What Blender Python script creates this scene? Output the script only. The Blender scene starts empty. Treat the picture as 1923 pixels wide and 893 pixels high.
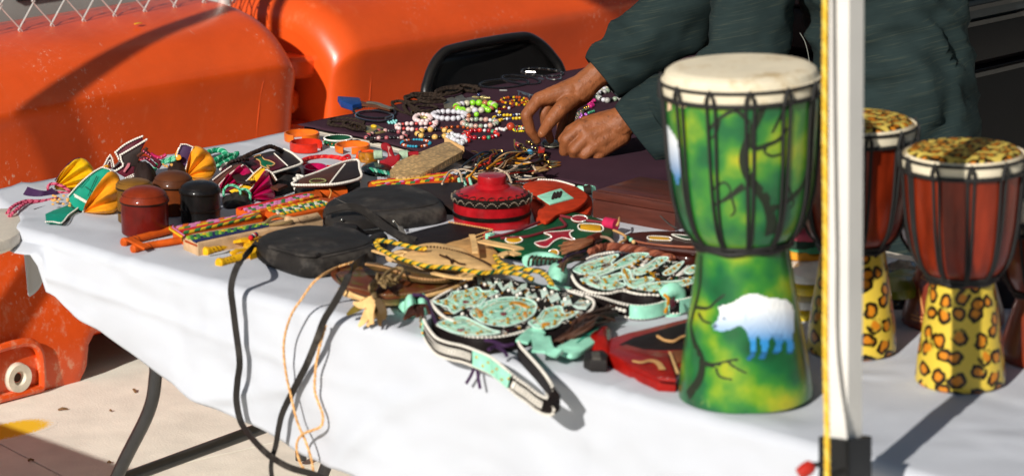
import bpy, bmesh, math, random
import numpy as np
from mathutils import Vector, Matrix, noise
random.seed(7)
scene = bpy.context.scene
COL = scene.collection
R_ = math.radians
# ------------------------------------------------------------------ camera
TZ = 0.74                                   # height of the table tops
PITCH, AZ, FPX = R_(14), R_(43.7), 5342.0   # view direction and focal length (in photo pixels)
FH = np.array([-math.sin(AZ), math.cos(AZ), 0.0]); RT = np.array([math.cos(AZ), math.sin(AZ), 0.0]); ZZ = np.array([0, 0, 1.0])
FW = FH*math.cos(PITCH) - ZZ*math.sin(PITCH); UP = FH*math.sin(PITCH) + ZZ*math.cos(PITCH)
CAM = np.array([4.29244, -3.12282, 2.02])
cam = bpy.data.cameras.new("camera"); cam_o = bpy.data.objects.new("camera", cam); COL.objects.link(cam_o)
cam.sensor_width = 36; cam.lens = FPX/1923*36; cam.clip_start = .1; cam.clip_end = 400
cam_o.matrix_world = Matrix(((RT[0], UP[0], -FW[0], CAM[0]), (RT[1], UP[1], -FW[1], CAM[1]), (RT[2], UP[2], -FW[2], CAM[2]), (0, 0, 0, 1)))
cam.dof.use_dof = True; cam.dof.focus_distance = 6.0; cam.dof.aperture_fstop = 5.2
scene.camera = cam_o
# ------------------------------------------------------------------ sky and sun
SUN_EL, SUN_DIR = R_(29), np.array([-.252, .9677, 0])      # shadows fall along SUN_DIR
w = bpy.data.worlds.new("World"); scene.world = w; w.use_nodes = True
nt = w.node_tree; bg = nt.nodes["Background"]
sky = nt.nodes.new("ShaderNodeTexSky"); sky.sky_type = 'NISHITA'; sky.sun_disc = False
sky.sun_elevation = SUN_EL; sky.sun_rotation = math.atan2(-SUN_DIR[0], -SUN_DIR[1])
sky.air_density = 1.0; sky.dust_density = 0.3; sky.ozone_density = 1.0
nt.links.new(sky.outputs[0], bg.inputs[0]); bg.inputs[1].default_value = 0.05
sl = bpy.data.lights.new("sun", 'SUN'); sl.energy = 5.0; sl.angle = R_(.55); sl.color = (1, .955, .885)
so = bpy.data.objects.new("sun", sl); COL.objects.link(so)
sd = Vector((SUN_DIR[0]*math.cos(SUN_EL), SUN_DIR[1]*math.cos(SUN_EL), -math.sin(SUN_EL)))
so.rotation_euler = sd.to_track_quat('-Z', 'Y').to_euler()
scene.view_settings.view_transform = 'Standard'; scene.view_settings.look = 'None'
scene.view_settings.exposure = -0.05; scene.view_settings.gamma = 1.0
scene.cycles.max_bounces = 6

# ------------------------------------------------------------------ where things stand: sight lines met with real planes
def ray(x, y): return FW + RT*(x-961.5)/FPX - UP*(y-446.5)/FPX
def P(x, y, z=0.0):
    d = ray(x, y); return CAM + d*((TZ+z-CAM[2])/d[2])
def PX(x, y, X):
    d = ray(x, y); return CAM + d*((X-CAM[0])/d[0])
def PY(x, y, Y):
    d = ray(x, y); return CAM + d*((Y-CAM[1])/d[1])
def dep(p): return float((np.array(p)-CAM) @ FW)
def Q(x, y, d): return CAM + ray(x, y)*d
def pxm(d): return FPX/d
def flat(pts, z): return [P(x, y, z) for x, y in pts]
V = Vector

# ------------------------------------------------------------------ materials
MATS = {}
def srgb(h):
    h = h.lstrip('#'); o = []
    for i in (0, 2, 4):
        c = int(h[i:i+2], 16)/255; o.append(c/12.92 if c <= .04045 else ((c+.055)/1.055)**2.4)
    return o
def mat(name, col, rough=.55, var=.18, scale=30, bump=.15, bscale=250, metal=0.0, coat=0.0, spec=.5, dirt=None, dirt_scale=8, dirt_at=.62, stretch=(1, 1, 1), sheen=0, trans=0.0):
    if name in MATS: return MATS[name]
    c = srgb(col) if isinstance(col, str) else list(col)
    m = bpy.data.materials.new(name); m.use_nodes = True; n = m.node_tree; L = n.links.new
    b = n.nodes["Principled BSDF"]
    tc = n.nodes.new("ShaderNodeTexCoord"); mp = n.nodes.new("ShaderNodeMapping"); mp.inputs['Scale'].default_value = stretch
    L(tc.outputs['Object'], mp.inputs[0])
    n1 = n.nodes.new("ShaderNodeTexNoise"); n1.inputs['Scale'].default_value = scale; n1.inputs['Detail'].default_value = 5
    L(mp.outputs[0], n1.inputs['Vector'])
    mx = n.nodes.new("ShaderNodeMix"); mx.data_type = 'RGBA'
    mx.inputs[6].default_value = [max(0, x*(1-var)) for x in c]+[1]; mx.inputs[7].default_value = [min(1, x*(1+var)) for x in c]+[1]
    rp = n.nodes.new("ShaderNodeMapRange"); rp.inputs[1].default_value = .3; rp.inputs[2].default_value = .7
    L(n1.outputs[0], rp.inputs[0]); L(rp.outputs[0], mx.inputs[0])
    out = mx.outputs[2]
    if dirt:
        n3 = n.nodes.new("ShaderNodeTexNoise"); n3.inputs['Scale'].default_value = dirt_scale; n3.inputs['Detail'].default_value = 9; n3.inputs['Roughness'].default_value = .7
        L(mp.outputs[0], n3.inputs['Vector'])
        r3 = n.nodes.new("ShaderNodeMapRange"); r3.inputs[1].default_value = dirt_at; r3.inputs[2].default_value = dirt_at+.12
        L(n3.outputs[0], r3.inputs[0])
        m3 = n.nodes.new("ShaderNodeMix"); m3.data_type = 'RGBA'; m3.inputs[7].default_value = list(srgb(dirt))+[1]
        L(r3.outputs[0], m3.inputs[0]); L(out, m3.inputs[6]); out = m3.outputs[2]
    L(out, b.inputs['Base Color'])
    b.inputs['Roughness'].default_value = rough; b.inputs['Metallic'].default_value = metal
    b.inputs['Coat Weight'].default_value = coat; b.inputs['Coat Roughness'].default_value = .12
    b.inputs['Specular IOR Level'].default_value = spec
    b.inputs['Transmission Weight'].default_value = trans
    if sheen: b.inputs['Sheen Weight'].default_value = sheen
    if bump:
        n2 = n.nodes.new("ShaderNodeTexNoise"); n2.inputs['Scale'].default_value = bscale; n2.inputs['Detail'].default_value = 4
        L(mp.outputs[0], n2.inputs['Vector'])
        bp = n.nodes.new("ShaderNodeBump"); bp.inputs['Strength'].default_value = bump; bp.inputs['Distance'].default_value = .002
        L(n2.outputs[0], bp.inputs['Height']); L(bp.outputs[0], b.inputs['Normal'])
    m["nodes_ready"] = 1
    MATS[name] = m
    return m
def leather(name, col, rough=.5, **k): return mat("leather "+name, col, rough, spec=k.pop('spec', .09), var=k.pop('var', .22), scale=k.pop('scale', 45), bump=k.pop('bump', .35), bscale=k.pop('bscale', 500), **k)
def thread(name, col): return mat("thread "+name, col, .8, spec=.15, var=.12, scale=200, bump=.2, bscale=1500)
def bead_mat(name, col, rough=.22, **k): return mat("bead "+name, col, rough, var=k.pop('var', .15), scale=90, bump=0, coat=k.pop('coat', .4), **k)
LB = lambda: leather("black", '#2b2827', .42)
WHITE_TH = lambda: thread("white", '#e9e2d6'); TAN_TH = lambda: thread("tan", '#c99a63')

# ------------------------------------------------------------------ geometry helpers
ORG = {}
def catmull(pts, n=6, closed=False):
    p = [np.array(q, float) for q in pts]
    if len(p) < 3: return p
    out = []; m = len(p); rng = range(m if closed else m-1)
    for i in rng:
        if closed: a, b, c, d = p[(i-1) % m], p[i], p[(i+1) % m], p[(i+2) % m]
        else: a, b, c, d = p[max(i-1, 0)], p[i], p[i+1], p[min(i+2, m-1)]
        for k in range(n):
            t = k/n
            out.append(.5*((2*b)+(-a+c)*t+(2*a-5*b+4*c-d)*t*t+(-a+3*b-3*c+d)*t**3))
    if not closed: out.append(p[-1])
    return out
def resample(pts, step=None, n=None, closed=False):
    p = [np.array(q, float) for q in pts]
    if closed: p = p+[p[0]]
    d = [0]
    for i in range(1, len(p)): d.append(d[-1]+np.linalg.norm(p[i]-p[i-1]))
    tot = d[-1]
    if n is None: n = max(2, int(tot/step)+(0 if closed else 1))
    out = []; j = 0
    for k in range(n):
        s = tot*k/(n if closed else n-1)
        while j < len(d)-2 and d[j+1] < s: j += 1
        t = (s-d[j])/max(1e-9, d[j+1]-d[j]); out.append(p[j]+(p[j+1]-p[j])*t)
    return out
def frames(path, closed=False, up0=None):
    n = len(path); T = []
    for i in range(n):
        a = path[(i-1) % n] if (closed or i > 0) else path[i]; b = path[(i+1) % n] if (closed or i < n-1) else path[i]
        t = b-a; l = np.linalg.norm(t); T.append(t/l if l > 1e-12 else np.array([1., 0, 0]))
    u = np.array([0, 0, 1.]) if up0 is None else np.array(up0, float)
    if abs(u @ T[0]) > .95: u = np.array([1., 0, 0])
    U = []
    for t in T:
        u = u-t*(u @ t); u = u/max(1e-9, np.linalg.norm(u)); U.append(u)
    return T, U
class G:
    def __init__(s): s.v = []; s.f = []
    def add(s, v, f):
        o = len(s.v); s.v += [tuple(map(float, p)) for p in v]; s.f += [tuple(i+o for i in q) for q in f]; return s
    def tube(s, path, r, seg=7, closed=False, sq=1.0):
        path = [np.array(p, float) for p in path]; T, U = frames(path, closed); n = len(path); v = []; f = []
        for i, (p, t, u) in enumerate(zip(path, T, U)):
            w_ = np.cross(t, u); rr = r[i] if hasattr(r, '__len__') else r
            for k in range(seg):
                a = 2*math.pi*k/seg; v.append(p+u*math.sin(a)*rr*sq+w_*math.cos(a)*rr)
        for i in range(n if closed else n-1):
            j = (i+1) % n
            for k in range(seg): f.append((i*seg+k, i*seg+(k+1) % seg, j*seg+(k+1) % seg, j*seg+k))
        if not closed: f.append(tuple(range(seg-1, -1, -1))); f.append(tuple((n-1)*seg+k for k in range(seg)))
        return s.add(v, f)
    def ribbon(s, path, w_, t_, up, closed=False):
        """strap: w_ wide across the path, t_ thick along up (a vector or one for each point)"""
        path = [np.array(p, float) for p in path]; T, _ = frames(path, closed); n = len(path); v = []; f = []
        for i, p in enumerate(path):
            u = np.array(up[i] if np.ndim(up) == 2 else up, float); sd_ = np.cross(T[i], u); sd_ = sd_/max(1e-9, np.linalg.norm(sd_)); u = np.cross(sd_, T[i])
            ww = w_[i] if hasattr(w_, '__len__') else w_
            for a, b in ((-1, -1), (1, -1), (1, 1), (-1, 1)): v.append(p+sd_*a*ww/2+u*b*t_/2)
        for i in range(n if closed else n-1):
            j = (i+1) % n
            for k in range(4): f.append((i*4+k, i*4+(k+1) % 4, j*4+(k+1) % 4, j*4+k))
        if not closed: f.append((3, 2, 1, 0)); f.append(tuple((n-1)*4+k for k in range(4)))
        return s.add(v, f)
    def ball(s, c, r, nu=8, nv=5, ax=None):
        c = np.array(c, float); r3 = np.array([r]*3 if np.isscalar(r) else r, float); v = []; f = []
        A = np.eye(3) if ax is None else np.array(ax)
        v.append(c+A.T @ (np.array([0, 0, 1])*r3))
        for j in range(1, nv):
            th = math.pi*j/nv
            for k in range(nu):
                a = 2*math.pi*k/nu; v.append(c+A.T @ (np.array([math.sin(th)*math.cos(a), math.sin(th)*math.sin(a), math.cos(th)])*r3))
        v.append(c-A.T @ (np.array([0, 0, 1])*r3))
        for k in range(nu): f.append((0, 1+k, 1+(k+1) % nu))
        for j in range(nv-2):
            for k in range(nu): f.append((1+j*nu+k, 1+(j+1)*nu+k, 1+(j+1)*nu+(k+1) % nu, 1+j*nu+(k+1) % nu))
        e = len(v)-1; b = 1+(nv-2)*nu
        for k in range(nu): f.append((b+k, e, b+(k+1) % nu))
        return s.add(v, f)
    def box(s, c, d, ax=None, rot=0):
        c = np.array(c, float); A = np.eye(3) if ax is None else np.array(ax, float)
        if rot: A = np.array([[math.cos(rot), math.sin(rot), 0], [-math.sin(rot), math.cos(rot), 0], [0, 0, 1]])
        v = []
        for z in (-1, 1):
            for x, y in ((-1, -1), (1, -1), (1, 1), (-1, 1)): v.append(c+A[0]*x*d[0]/2+A[1]*y*d[1]/2+A[2]*z*d[2]/2)
        return s.add(v, [(3, 2, 1, 0), (4, 5, 6, 7), (0, 1, 5, 4), (1, 2, 6, 5), (2, 3, 7, 6), (3, 0, 4, 7)])
    def lathe(s, prof, base, axis=(0, 0, 1), seg=40, a0=0.0, a1=None, close=False, rx=1.0, xdir=None):
        ax = np.array(axis, float); ax /= np.linalg.norm(ax)
        x = np.array(RT if xdir is None else xdir, float); x = x-ax*(x @ ax); x /= np.linalg.norm(x); y = np.cross(ax, x); base = np.array(base, float)
        full = a1 is None; a1 = a0+2*math.pi if full else a1; n = seg if full else seg+1; v = []; f = []; m = len(prof)
        for k in range(n):
            a = a0+(a1-a0)*k/seg
            for r, h in prof: v.append(base+ax*h+x*math.cos(a)*r*rx+y*math.sin(a)*r)
        for k in range(seg):
            k2 = (k+1) % n
            for i in range(m if close else m-1): f.append((k*m+i, k2*m+i, k2*m+(i+1) % m, k*m+(i+1) % m))
        if not full and close: f.append(tuple(range(m-1, -1, -1))); f.append(tuple((n-1)*m+i for i in range(m)))
        return s.add(v, f)
    def slab(s, top, th, down=(0, 0, -1), bev=0.0015, top_noise=0.0):
        """solid plate: top outline (coplanar points), th thick, edges rounded by bev"""
        top = [np.array(p, float) for p in top]; dn = np.array(down, float); dn /= np.linalg.norm(dn); n = len(top); cen = sum(top)/n
        nrm = sum(np.cross(top[i]-cen, top[(i+1) % n]-cen) for i in range(n))
        if nrm @ dn > 0: top = top[::-1]
        up = -dn; off = []
        for i in range(n):
            e1 = top[i]-top[i-1]; e2 = top[(i+1) % n]-top[i]
            a = np.cross(up, e1/max(1e-9, np.linalg.norm(e1))); b = np.cross(up, e2/max(1e-9, np.linalg.norm(e2))); m_ = a+b
            l = np.linalg.norm(m_); m_ = m_/l if l > 1e-6 else a; c_ = max(.5, m_ @ a); off.append(m_/c_)
        bev = min(bev, th*.45); v = []
        for ins, dz in ((bev*.6, th), (0, th-bev*.6), (0, bev), (bev*.3, bev*.3), (bev, 0)): v += [top[i]+off[i]*ins+dn*dz for i in range(n)]
        f = []
        for k in range(4):
            for i in range(n): j = (i+1) % n; f.append((k*n+i, k*n+j, (k+1)*n+j, (k+1)*n+i))
        f.append(tuple(4*n+i for i in range(n))); f.append(tuple(n-1-i for i in range(n)))
        return s.add(v, f)
    def pillow(s, outline, h, edge=.006, p=2.5, nz=.003, nsc=14, rings=7, n=72, cen=None, seed=0, smooth=True):
        """soft bag lying on the outline: edge thick at its rim, h high in the middle, wrinkled by nz"""
        o = catmull(outline, 6, True) if smooth else outline
        o = resample(o, n=n, closed=True); c = sum(o)/n if cen is None else np.array(cen, float); v = []; f = []
        def pt(q, s_, z):
            r = c+(q-c)*s_; w_ = noise.noise(V((r[0]*nsc+seed, r[1]*nsc, seed*1.7)))+.5*noise.noise(V((r[0]*nsc*2.7, r[1]*nsc*2.7+seed, 3)))
            r[2] = q[2]*s_+c[2]*(1-s_)+z+(nz*w_ if z > edge*.6 else 0); return r
        lv = [(.985, 0), (1, edge*.35), (1, edge*.75), (.985, edge)]
        for k in range(1, rings+1):
            s_ = .985*(1-k/(rings+.0)); lv.append((max(s_, .04), edge+(h-edge)*(1-max(s_, .04)**p)))
        for s_, z in lv: v += [pt(q, s_, z) for q in o]
        m = len(lv)
        for k in range(m-1):
            for i in range(n): j = (i+1) % n; f.append((k*n+i, k*n+j, (k+1)*n+j, (k+1)*n+i))
        f.append(tuple((m-1)*n+i for i in range(n))); f.append(tuple(n-1-i for i in range(n)))
        a = sum(np.cross(o[i]-c, o[(i+1) % n]-c)[2] for i in range(n))
        if a < 0: f = [q[::-1] for q in f]
        return s.add(v, f)
    def grid(s, pts):   # pts[i][j]
        a, b = len(pts), len(pts[0]); v = [p for r in pts for p in r]
        return s.add(v, [(i*b+j, i*b+j+1, (i+1)*b+j+1, (i+1)*b+j) for i in range(a-1) for j in range(b-1)])
    def build(s, name, m, parent=None, smooth=True, angle=38, **props): return add_mesh(name, s.v, s.f, m, parent, smooth, angle, **props)
def setp(o, label=None, cat=None, group=None, kind=None):
    if label: o['label'] = label
    if cat: o['category'] = cat
    if group: o['group'] = group
    if kind: o['kind'] = kind
def add_mesh(name, v, f, m, parent=None, smooth=True, angle=38, label=None, cat=None, group=None, kind=None, origin=None):
    v = np.array(v, float)
    if parent is not None: org = ORG[parent.name]
    elif origin is not None: org = np.array(origin, float)
    else: org = np.array([(v[:, 0].min()+v[:, 0].max())/2, (v[:, 1].min()+v[:, 1].max())/2, v[:, 2].min()])
    me = bpy.data.meshes.new(name); me.from_pydata((v-org).tolist(), [], f); me.update()
    if smooth:
        me.polygons.foreach_set('use_smooth', [True]*len(me.polygons))
        if angle: me.set_sharp_from_angle(angle=R_(angle))
    if m: me.materials.append(m)
    o = bpy.data.objects.new(name, me); COL.objects.link(o)
    if parent is not None: o.parent = parent
    else: o.location = org
    ORG[o.name] = org
    setp(o, label, cat, group, kind)
    return o
def thing(name, label, cat, loc, group=None, kind=None):
    o = bpy.data.objects.new(name, None); COL.objects.link(o); o.location = tuple(map(float, loc)); o.empty_display_size = .05
    ORG[o.name] = np.array(loc, float); setp(o, label, cat, group, kind); return o
def inst(name, me, loc, parent, scale=(1, 1, 1), rot=None):
    o = bpy.data.objects.new(name, me); COL.objects.link(o); o.parent = parent; o.location = tuple(np.array(loc, float)-ORG[parent.name]); o.scale = scale
    if rot is not None: o.rotation_euler = rot
    return o
def ell(cx, cy, rx, ry, n=24, a0=0, a1=360, rot=0, wob=0, seed=0):
    out = []
    for k in range(n):
        a = R_(a0+(a1-a0)*k/(n if abs(a1-a0) >= 360 else n-1)); q = 1+wob*noise.noise(V((math.cos(a)*1.5+seed, math.sin(a)*1.5, seed)))
        x, y = rx*q*math.cos(a), ry*q*math.sin(a); out.append((cx+x*math.cos(R_(rot))-y*math.sin(R_(rot)), cy+x*math.sin(R_(rot))+y*math.cos(R_(rot))))
    return out
def stitch(name, path, m, parent, r=.0022, gap=.005, closed=False, n=6):
    g = G(); pts = resample(path, step=gap, closed=closed); T, U = frames(pts, closed)
    for p, t, u in zip(pts, T, U): g.ball(p, (r*1.25, r, r), n, 4, ax=[t, np.cross(u, t), u])
    return g.build(name, m, parent)
def braid(name, path, r, mats, parent, pitch=.03, seg=6, closed=False):
    pts = resample(catmull(path, 8, closed), step=.004, closed=closed); T, U = frames(pts, closed); k = len(mats); tot = len(pts)*.004
    if closed: pitch = tot/max(1, round(tot/pitch))
    for i, m in enumerate(mats):
        q = []
        for j, (p, t, u) in enumerate(zip(pts, T, U)):
            a = 2*math.pi*(j*.004/pitch+i/k); q.append(p+(u*math.sin(a)*.7+np.cross(t, u)*math.cos(a))*r*.55)
        g = G(); g.tube(q, r*.62, seg, closed); g.build(name, m, parent)
def decal(name, pts, z, m, parent, th=.0016, smooth=0, **k):
    q = [P(x, y, z) for x, y in pts]
    if smooth: q = catmull(q, smooth, True)
    return G().slab(q, th, bev=.0005).build(name, m, parent, **k)
SPH = {}
def sphere_mesh(m, n=(12, 8)):
    key = (m.name, n)
    if key not in SPH:
        g = G().ball((0, 0, 0), 1.0, *n); me = bpy.data.meshes.new("bead"); me.from_pydata(g.v, [], g.f); me.polygons.foreach_set('use_smooth', [True]*len(me.polygons)); me.materials.append(m); SPH[key] = me
    return SPH[key]
def remesh(parts, vox, name, m, parent, smooth_it=4, post=None, **props):
    """one continuous surface grown round tapered limbs [(p0, r0, p1, r1), ...]"""
    g = G()
    for p0, r0, p1, r1 in parts:
        p0, p1 = np.array(p0, float), np.array(p1, float); L_ = np.linalg.norm(p1-p0); n = max(2, int(L_/max(.004, min(r0, r1)*.5))); nn = n+1
        d = (p1-p0)/max(L_, 1e-9); path = []; rr = []
        for k in range(4): a = math.pi/2*k/4; path.append(p0-d*r0*math.cos(a)); rr.append(max(r0*math.sin(a), r0*.12))
        for k in range(nn): path.append(p0+(p1-p0)*k/n); rr.append(r0+(r1-r0)*k/n)
        for k in range(1, 5): a = math.pi/2*k/4; path.append(p1+d*r1*math.sin(a)); rr.append(max(r1*math.cos(a), r1*.12))
        g.tube(path, rr, 14)
    me = bpy.data.meshes.new("tmp"); me.from_pydata(g.v, [], g.f); o = bpy.data.objects.new("tmp", me); COL.objects.link(o)
    md = o.modifiers.new("r", 'REMESH'); md.mode = 'VOXEL'; md.voxel_size = vox
    ms = o.modifiers.new("s", 'SMOOTH'); ms.iterations = smooth_it; ms.factor = .5
    dg = bpy.context.evaluated_depsgraph_get(); ev = o.evaluated_get(dg).to_mesh()
    v = np.empty(len(ev.vertices)*3); ev.vertices.foreach_get('co', v); v = v.reshape(-1, 3); f = [tuple(p.vertices) for p in ev.polygons]
    nr = np.empty(len(ev.vertices)*3); ev.vertices.foreach_get('normal', nr); nr = nr.reshape(-1, 3)
    o.evaluated_get(dg).to_mesh_clear(); bpy.data.objects.remove(o); bpy.data.meshes.remove(me)
    if post is not None: v = post(v, nr)
    return add_mesh(name, v, f, m, parent, True, 0, **props)
# ================================================================== SETTING
m_conc = mat("concrete", '#ebe5d6', .85, var=.10, scale=9, bump=.5, bscale=160, dirt='#b5a894', dirt_scale=75, dirt_at=.75, stretch=(1, 1, 1))
m_joint = mat("dark joint earth", '#4a4036', .95, bump=.3)
G().add([(-60, -60, -.03), (60, -60, -.03), (60, 60, -.03), (-60, 60, -.03)], [(0, 1, 2, 3)]).build("ground", m_joint, smooth=False, kind="structure")
pav = thing("pavement", None, None, (0, 0, 0), kind="structure")
jd = P(116, 893, -TZ)-P(0, 833, -TZ); ja = math.atan2(jd[1], jd[0]); j0 = P(60, 863, -TZ)
ex = np.array([math.cos(ja), math.sin(ja), 0]); ey = np.array([-ex[1], ex[0], 0])
for i in range(-4, 5):
    for k in range(-4, 5):
        c = j0+ex*(i+.62)*1.9+ey*(k+.5)*1.9
        q = [c+ex*a*.9475+ey*b*.9475 for a, b in ((-1, -1), (1, -1), (1, 1), (-1, 1))]
        for p in q: p[2] = 0.0
        G().slab(q, .03, bev=.002).build("slab", m_conc, pav, smooth=False)
# sprayed yellow mark
m_ypaint = mat("yellow spray paint", '#ebe5d6', .85, var=.06, scale=9); n_ = m_ypaint.node_tree; b_ = n_.nodes["Principled BSDF"]; src_ = b_.inputs['Base Color'].links[0].from_socket
a_ = n_.nodes.new("ShaderNodeAttribute"); a_.attribute_name = "spray"; nz_ = n_.nodes.new("ShaderNodeTexNoise"); nz_.inputs['Scale'].default_value = 170; tc_ = n_.nodes.new("ShaderNodeTexCoord"); n_.links.new(tc_.outputs['Object'], nz_.inputs['Vector'])
ad_ = n_.nodes.new("ShaderNodeMath"); ad_.operation = 'ADD'; n_.links.new(a_.outputs['Fac'], ad_.inputs[0]); n_.links.new(nz_.outputs[0], ad_.inputs[1])
mr_ = n_.nodes.new("ShaderNodeMapRange"); mr_.inputs[1].default_value = .72; mr_.inputs[2].default_value = 1.15; n_.links.new(ad_.outputs[0], mr_.inputs[0])
mx_ = n_.nodes.new("ShaderNodeMix"); mx_.data_type = 'RGBA'; n_.links.new(mr_.outputs[0], mx_.inputs[0]); n_.links.new(src_, mx_.inputs[6]); mx_.inputs[7].default_value = list(srgb('#f0c020'))+[1]; n_.links.new(mx_.outputs[2], b_.inputs['Base Color'])
q = [P(x, y, -TZ) for x, y in ((-60, 806), (-20, 797), (20, 789), (60, 783), (92, 784), (108, 794), (84, 808), (46, 819), (0, 829), (-50, 838))]
for p in q: p[2] = .0005
o_ = catmull(q, 4, True); c_ = [P(-40+130*k/39*1.0, 820-30*k/39, -TZ) for k in range(40)]; nn = len(o_); ctr = sum(o_)/nn; vs = []; fs = []
for s_ in (1, .72, .4, .05): vs += [np.array([*(ctr+(p-ctr)*s_)[:2], .0005]) for p in o_]
for k in range(3): fs += [(k*nn+i_, k*nn+(i_+1) % nn, (k+1)*nn+(i_+1) % nn, (k+1)*nn+i_) for i_ in range(nn)]
fs.append(tuple(3*nn+i_ for i_ in range(nn)))
o_ = G().add(vs, fs).build("paint_mark", m_ypaint, smooth=False, kind="structure"); ca = o_.data.color_attributes.new("spray", 'FLOAT_COLOR', 'POINT')
for i_ in range(4*nn): c_ = (0, .6, .9, 1)[i_//nn]; ca.data[i_].color = (c_, c_, c_, 1)
# bits of litter on the pavement
m_bark = mat("dry bark", '#7a5a38', .9); bits = 0
for x, y, a, L_ in ((252, 735, 1.2, .035), (118, 770, .35, .03), (205, 870, .1, .018), (208, 773, .5, .01), (58, 866, .4, .03), (330, 720, .9, .012)):
    c = P(x, y, -TZ); d = RT*math.cos(a)+FH*math.sin(a)*(-1 if a > 1 else 1); g = G()
    L_ *= .45 if bits not in (0, 1) else .75; g.ribbon([c-d*L_/2+ZZ*.003, c+ZZ*.006, c+d*L_/2+ZZ*.003], [.002, .006, .003], .004, ZZ)
    g.build("bark_chip", m_bark, smooth=False, label=["brown bark chip lying on the pavement nearest the black table leg", "thin dark twig on the pavement beside the yellow paint mark", "small pale chip on the pavement near the bottom of the photo", "tiny brown crumb on the pavement above the yellow paint", "curved dry stem lying in the shaded corner of pavement", "small chip on the pavement at the edge of the table's shadow"][bits], cat="debris", group="litter on the pavement"); bits += 1

# ------------------------------------------------------------------ orange barriers
def barrier_mat():
    m = mat("orange plastic", '#e6551a', .34, var=.09, scale=3.5, bump=.12, bscale=60, coat=.12)
    n = m.node_tree; L = n.links.new; b = n.nodes["Principled BSDF"]; src = b.inputs['Base Color'].links[0].from_socket
    tc = n.nodes.new("ShaderNodeTexCoord")
    def layer(src, scale, stretch, lo, hi, col, amt, mask=None):
        mp = n.nodes.new("ShaderNodeMapping"); mp.inputs['Scale'].default_value = stretch; L(tc.outputs['Object'], mp.inputs[0])
        nz = n.nodes.new("ShaderNodeTexNoise"); nz.inputs['Scale'].default_value = scale; nz.inputs['Detail'].default_value = 10; nz.inputs['Roughness'].default_value = .72; L(mp.outputs[0], nz.inputs['Vector'])
        r = n.nodes.new("ShaderNodeMapRange"); r.inputs[1].default_value = lo; r.inputs[2].default_value = hi; r.inputs[4].default_value = amt; L(nz.outputs[0], r.inputs[0]); fac = r.outputs[0]
        if mask is not None:
            mm = n.nodes.new("ShaderNodeMath"); mm.operation = 'MULTIPLY'; L(fac, mm.inputs[0]); L(mask, mm.inputs[1]); fac = mm.outputs[0]
        mx = n.nodes.new("ShaderNodeMix"); mx.data_type = 'RGBA'; L(fac, mx.inputs[0]); L(src, mx.inputs[6]); mx.inputs[7].default_value = list(srgb(col))+[1]
        return mx.outputs[2]
    sp = n.nodes.new("ShaderNodeSeparateXYZ"); L(tc.outputs['Object'], sp.inputs[0])
    low = n.nodes.new("ShaderNodeMapRange"); low.inputs[1].default_value = .38; low.inputs[2].default_value = .02; L(sp.outputs[2], low.inputs[0])
    mk = n.nodes.new("ShaderNodeTexNoise"); mk.inputs['Scale'].default_value = 3.2; mk.inputs['Detail'].default_value = 3; L(tc.outputs['Object'], mk.inputs['Vector'])
    mkr = n.nodes.new("ShaderNodeMapRange"); mkr.inputs[1].default_value = .50; mkr.inputs[2].default_value = .62; L(mk.outputs[0], mkr.inputs[0])
    src = layer(src, 85, (1, 1, .7), .585, .635, '#f0d9bd', .7, mkr.outputs[0])                 # scuffs
    src = layer(src, 4, (1, 26, .9), .66, .71, '#e9a98a', .38)
    src = layer(src, 7, (1, 4, 4), .66, .70, '#f2dcc4', .35)             # runs
    src = layer(src, 2.2, (1, 1, 1), .45, .75, '#a83a10', .4)
    src = layer(src, 9, (1, 1, .5), .60, .70, '#e88a5a', .3)
    src = layer(src, 3, (1, 3, 30), .70, .73, '#f0cdb0', .5)                  # old sun fade
    src = layer(src, 38, (1, 1, .8), .52, .72, '#e6c9a8', .75, low.outputs[0])  # dust at the foot
    L(src, b.inputs['Base Color'])
    return m
m_or = barrier_mat()
m_plug = mat("white plastic plug", '#ddd3bf', .5, dirt='#8f8371', dirt_at=.6)
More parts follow.
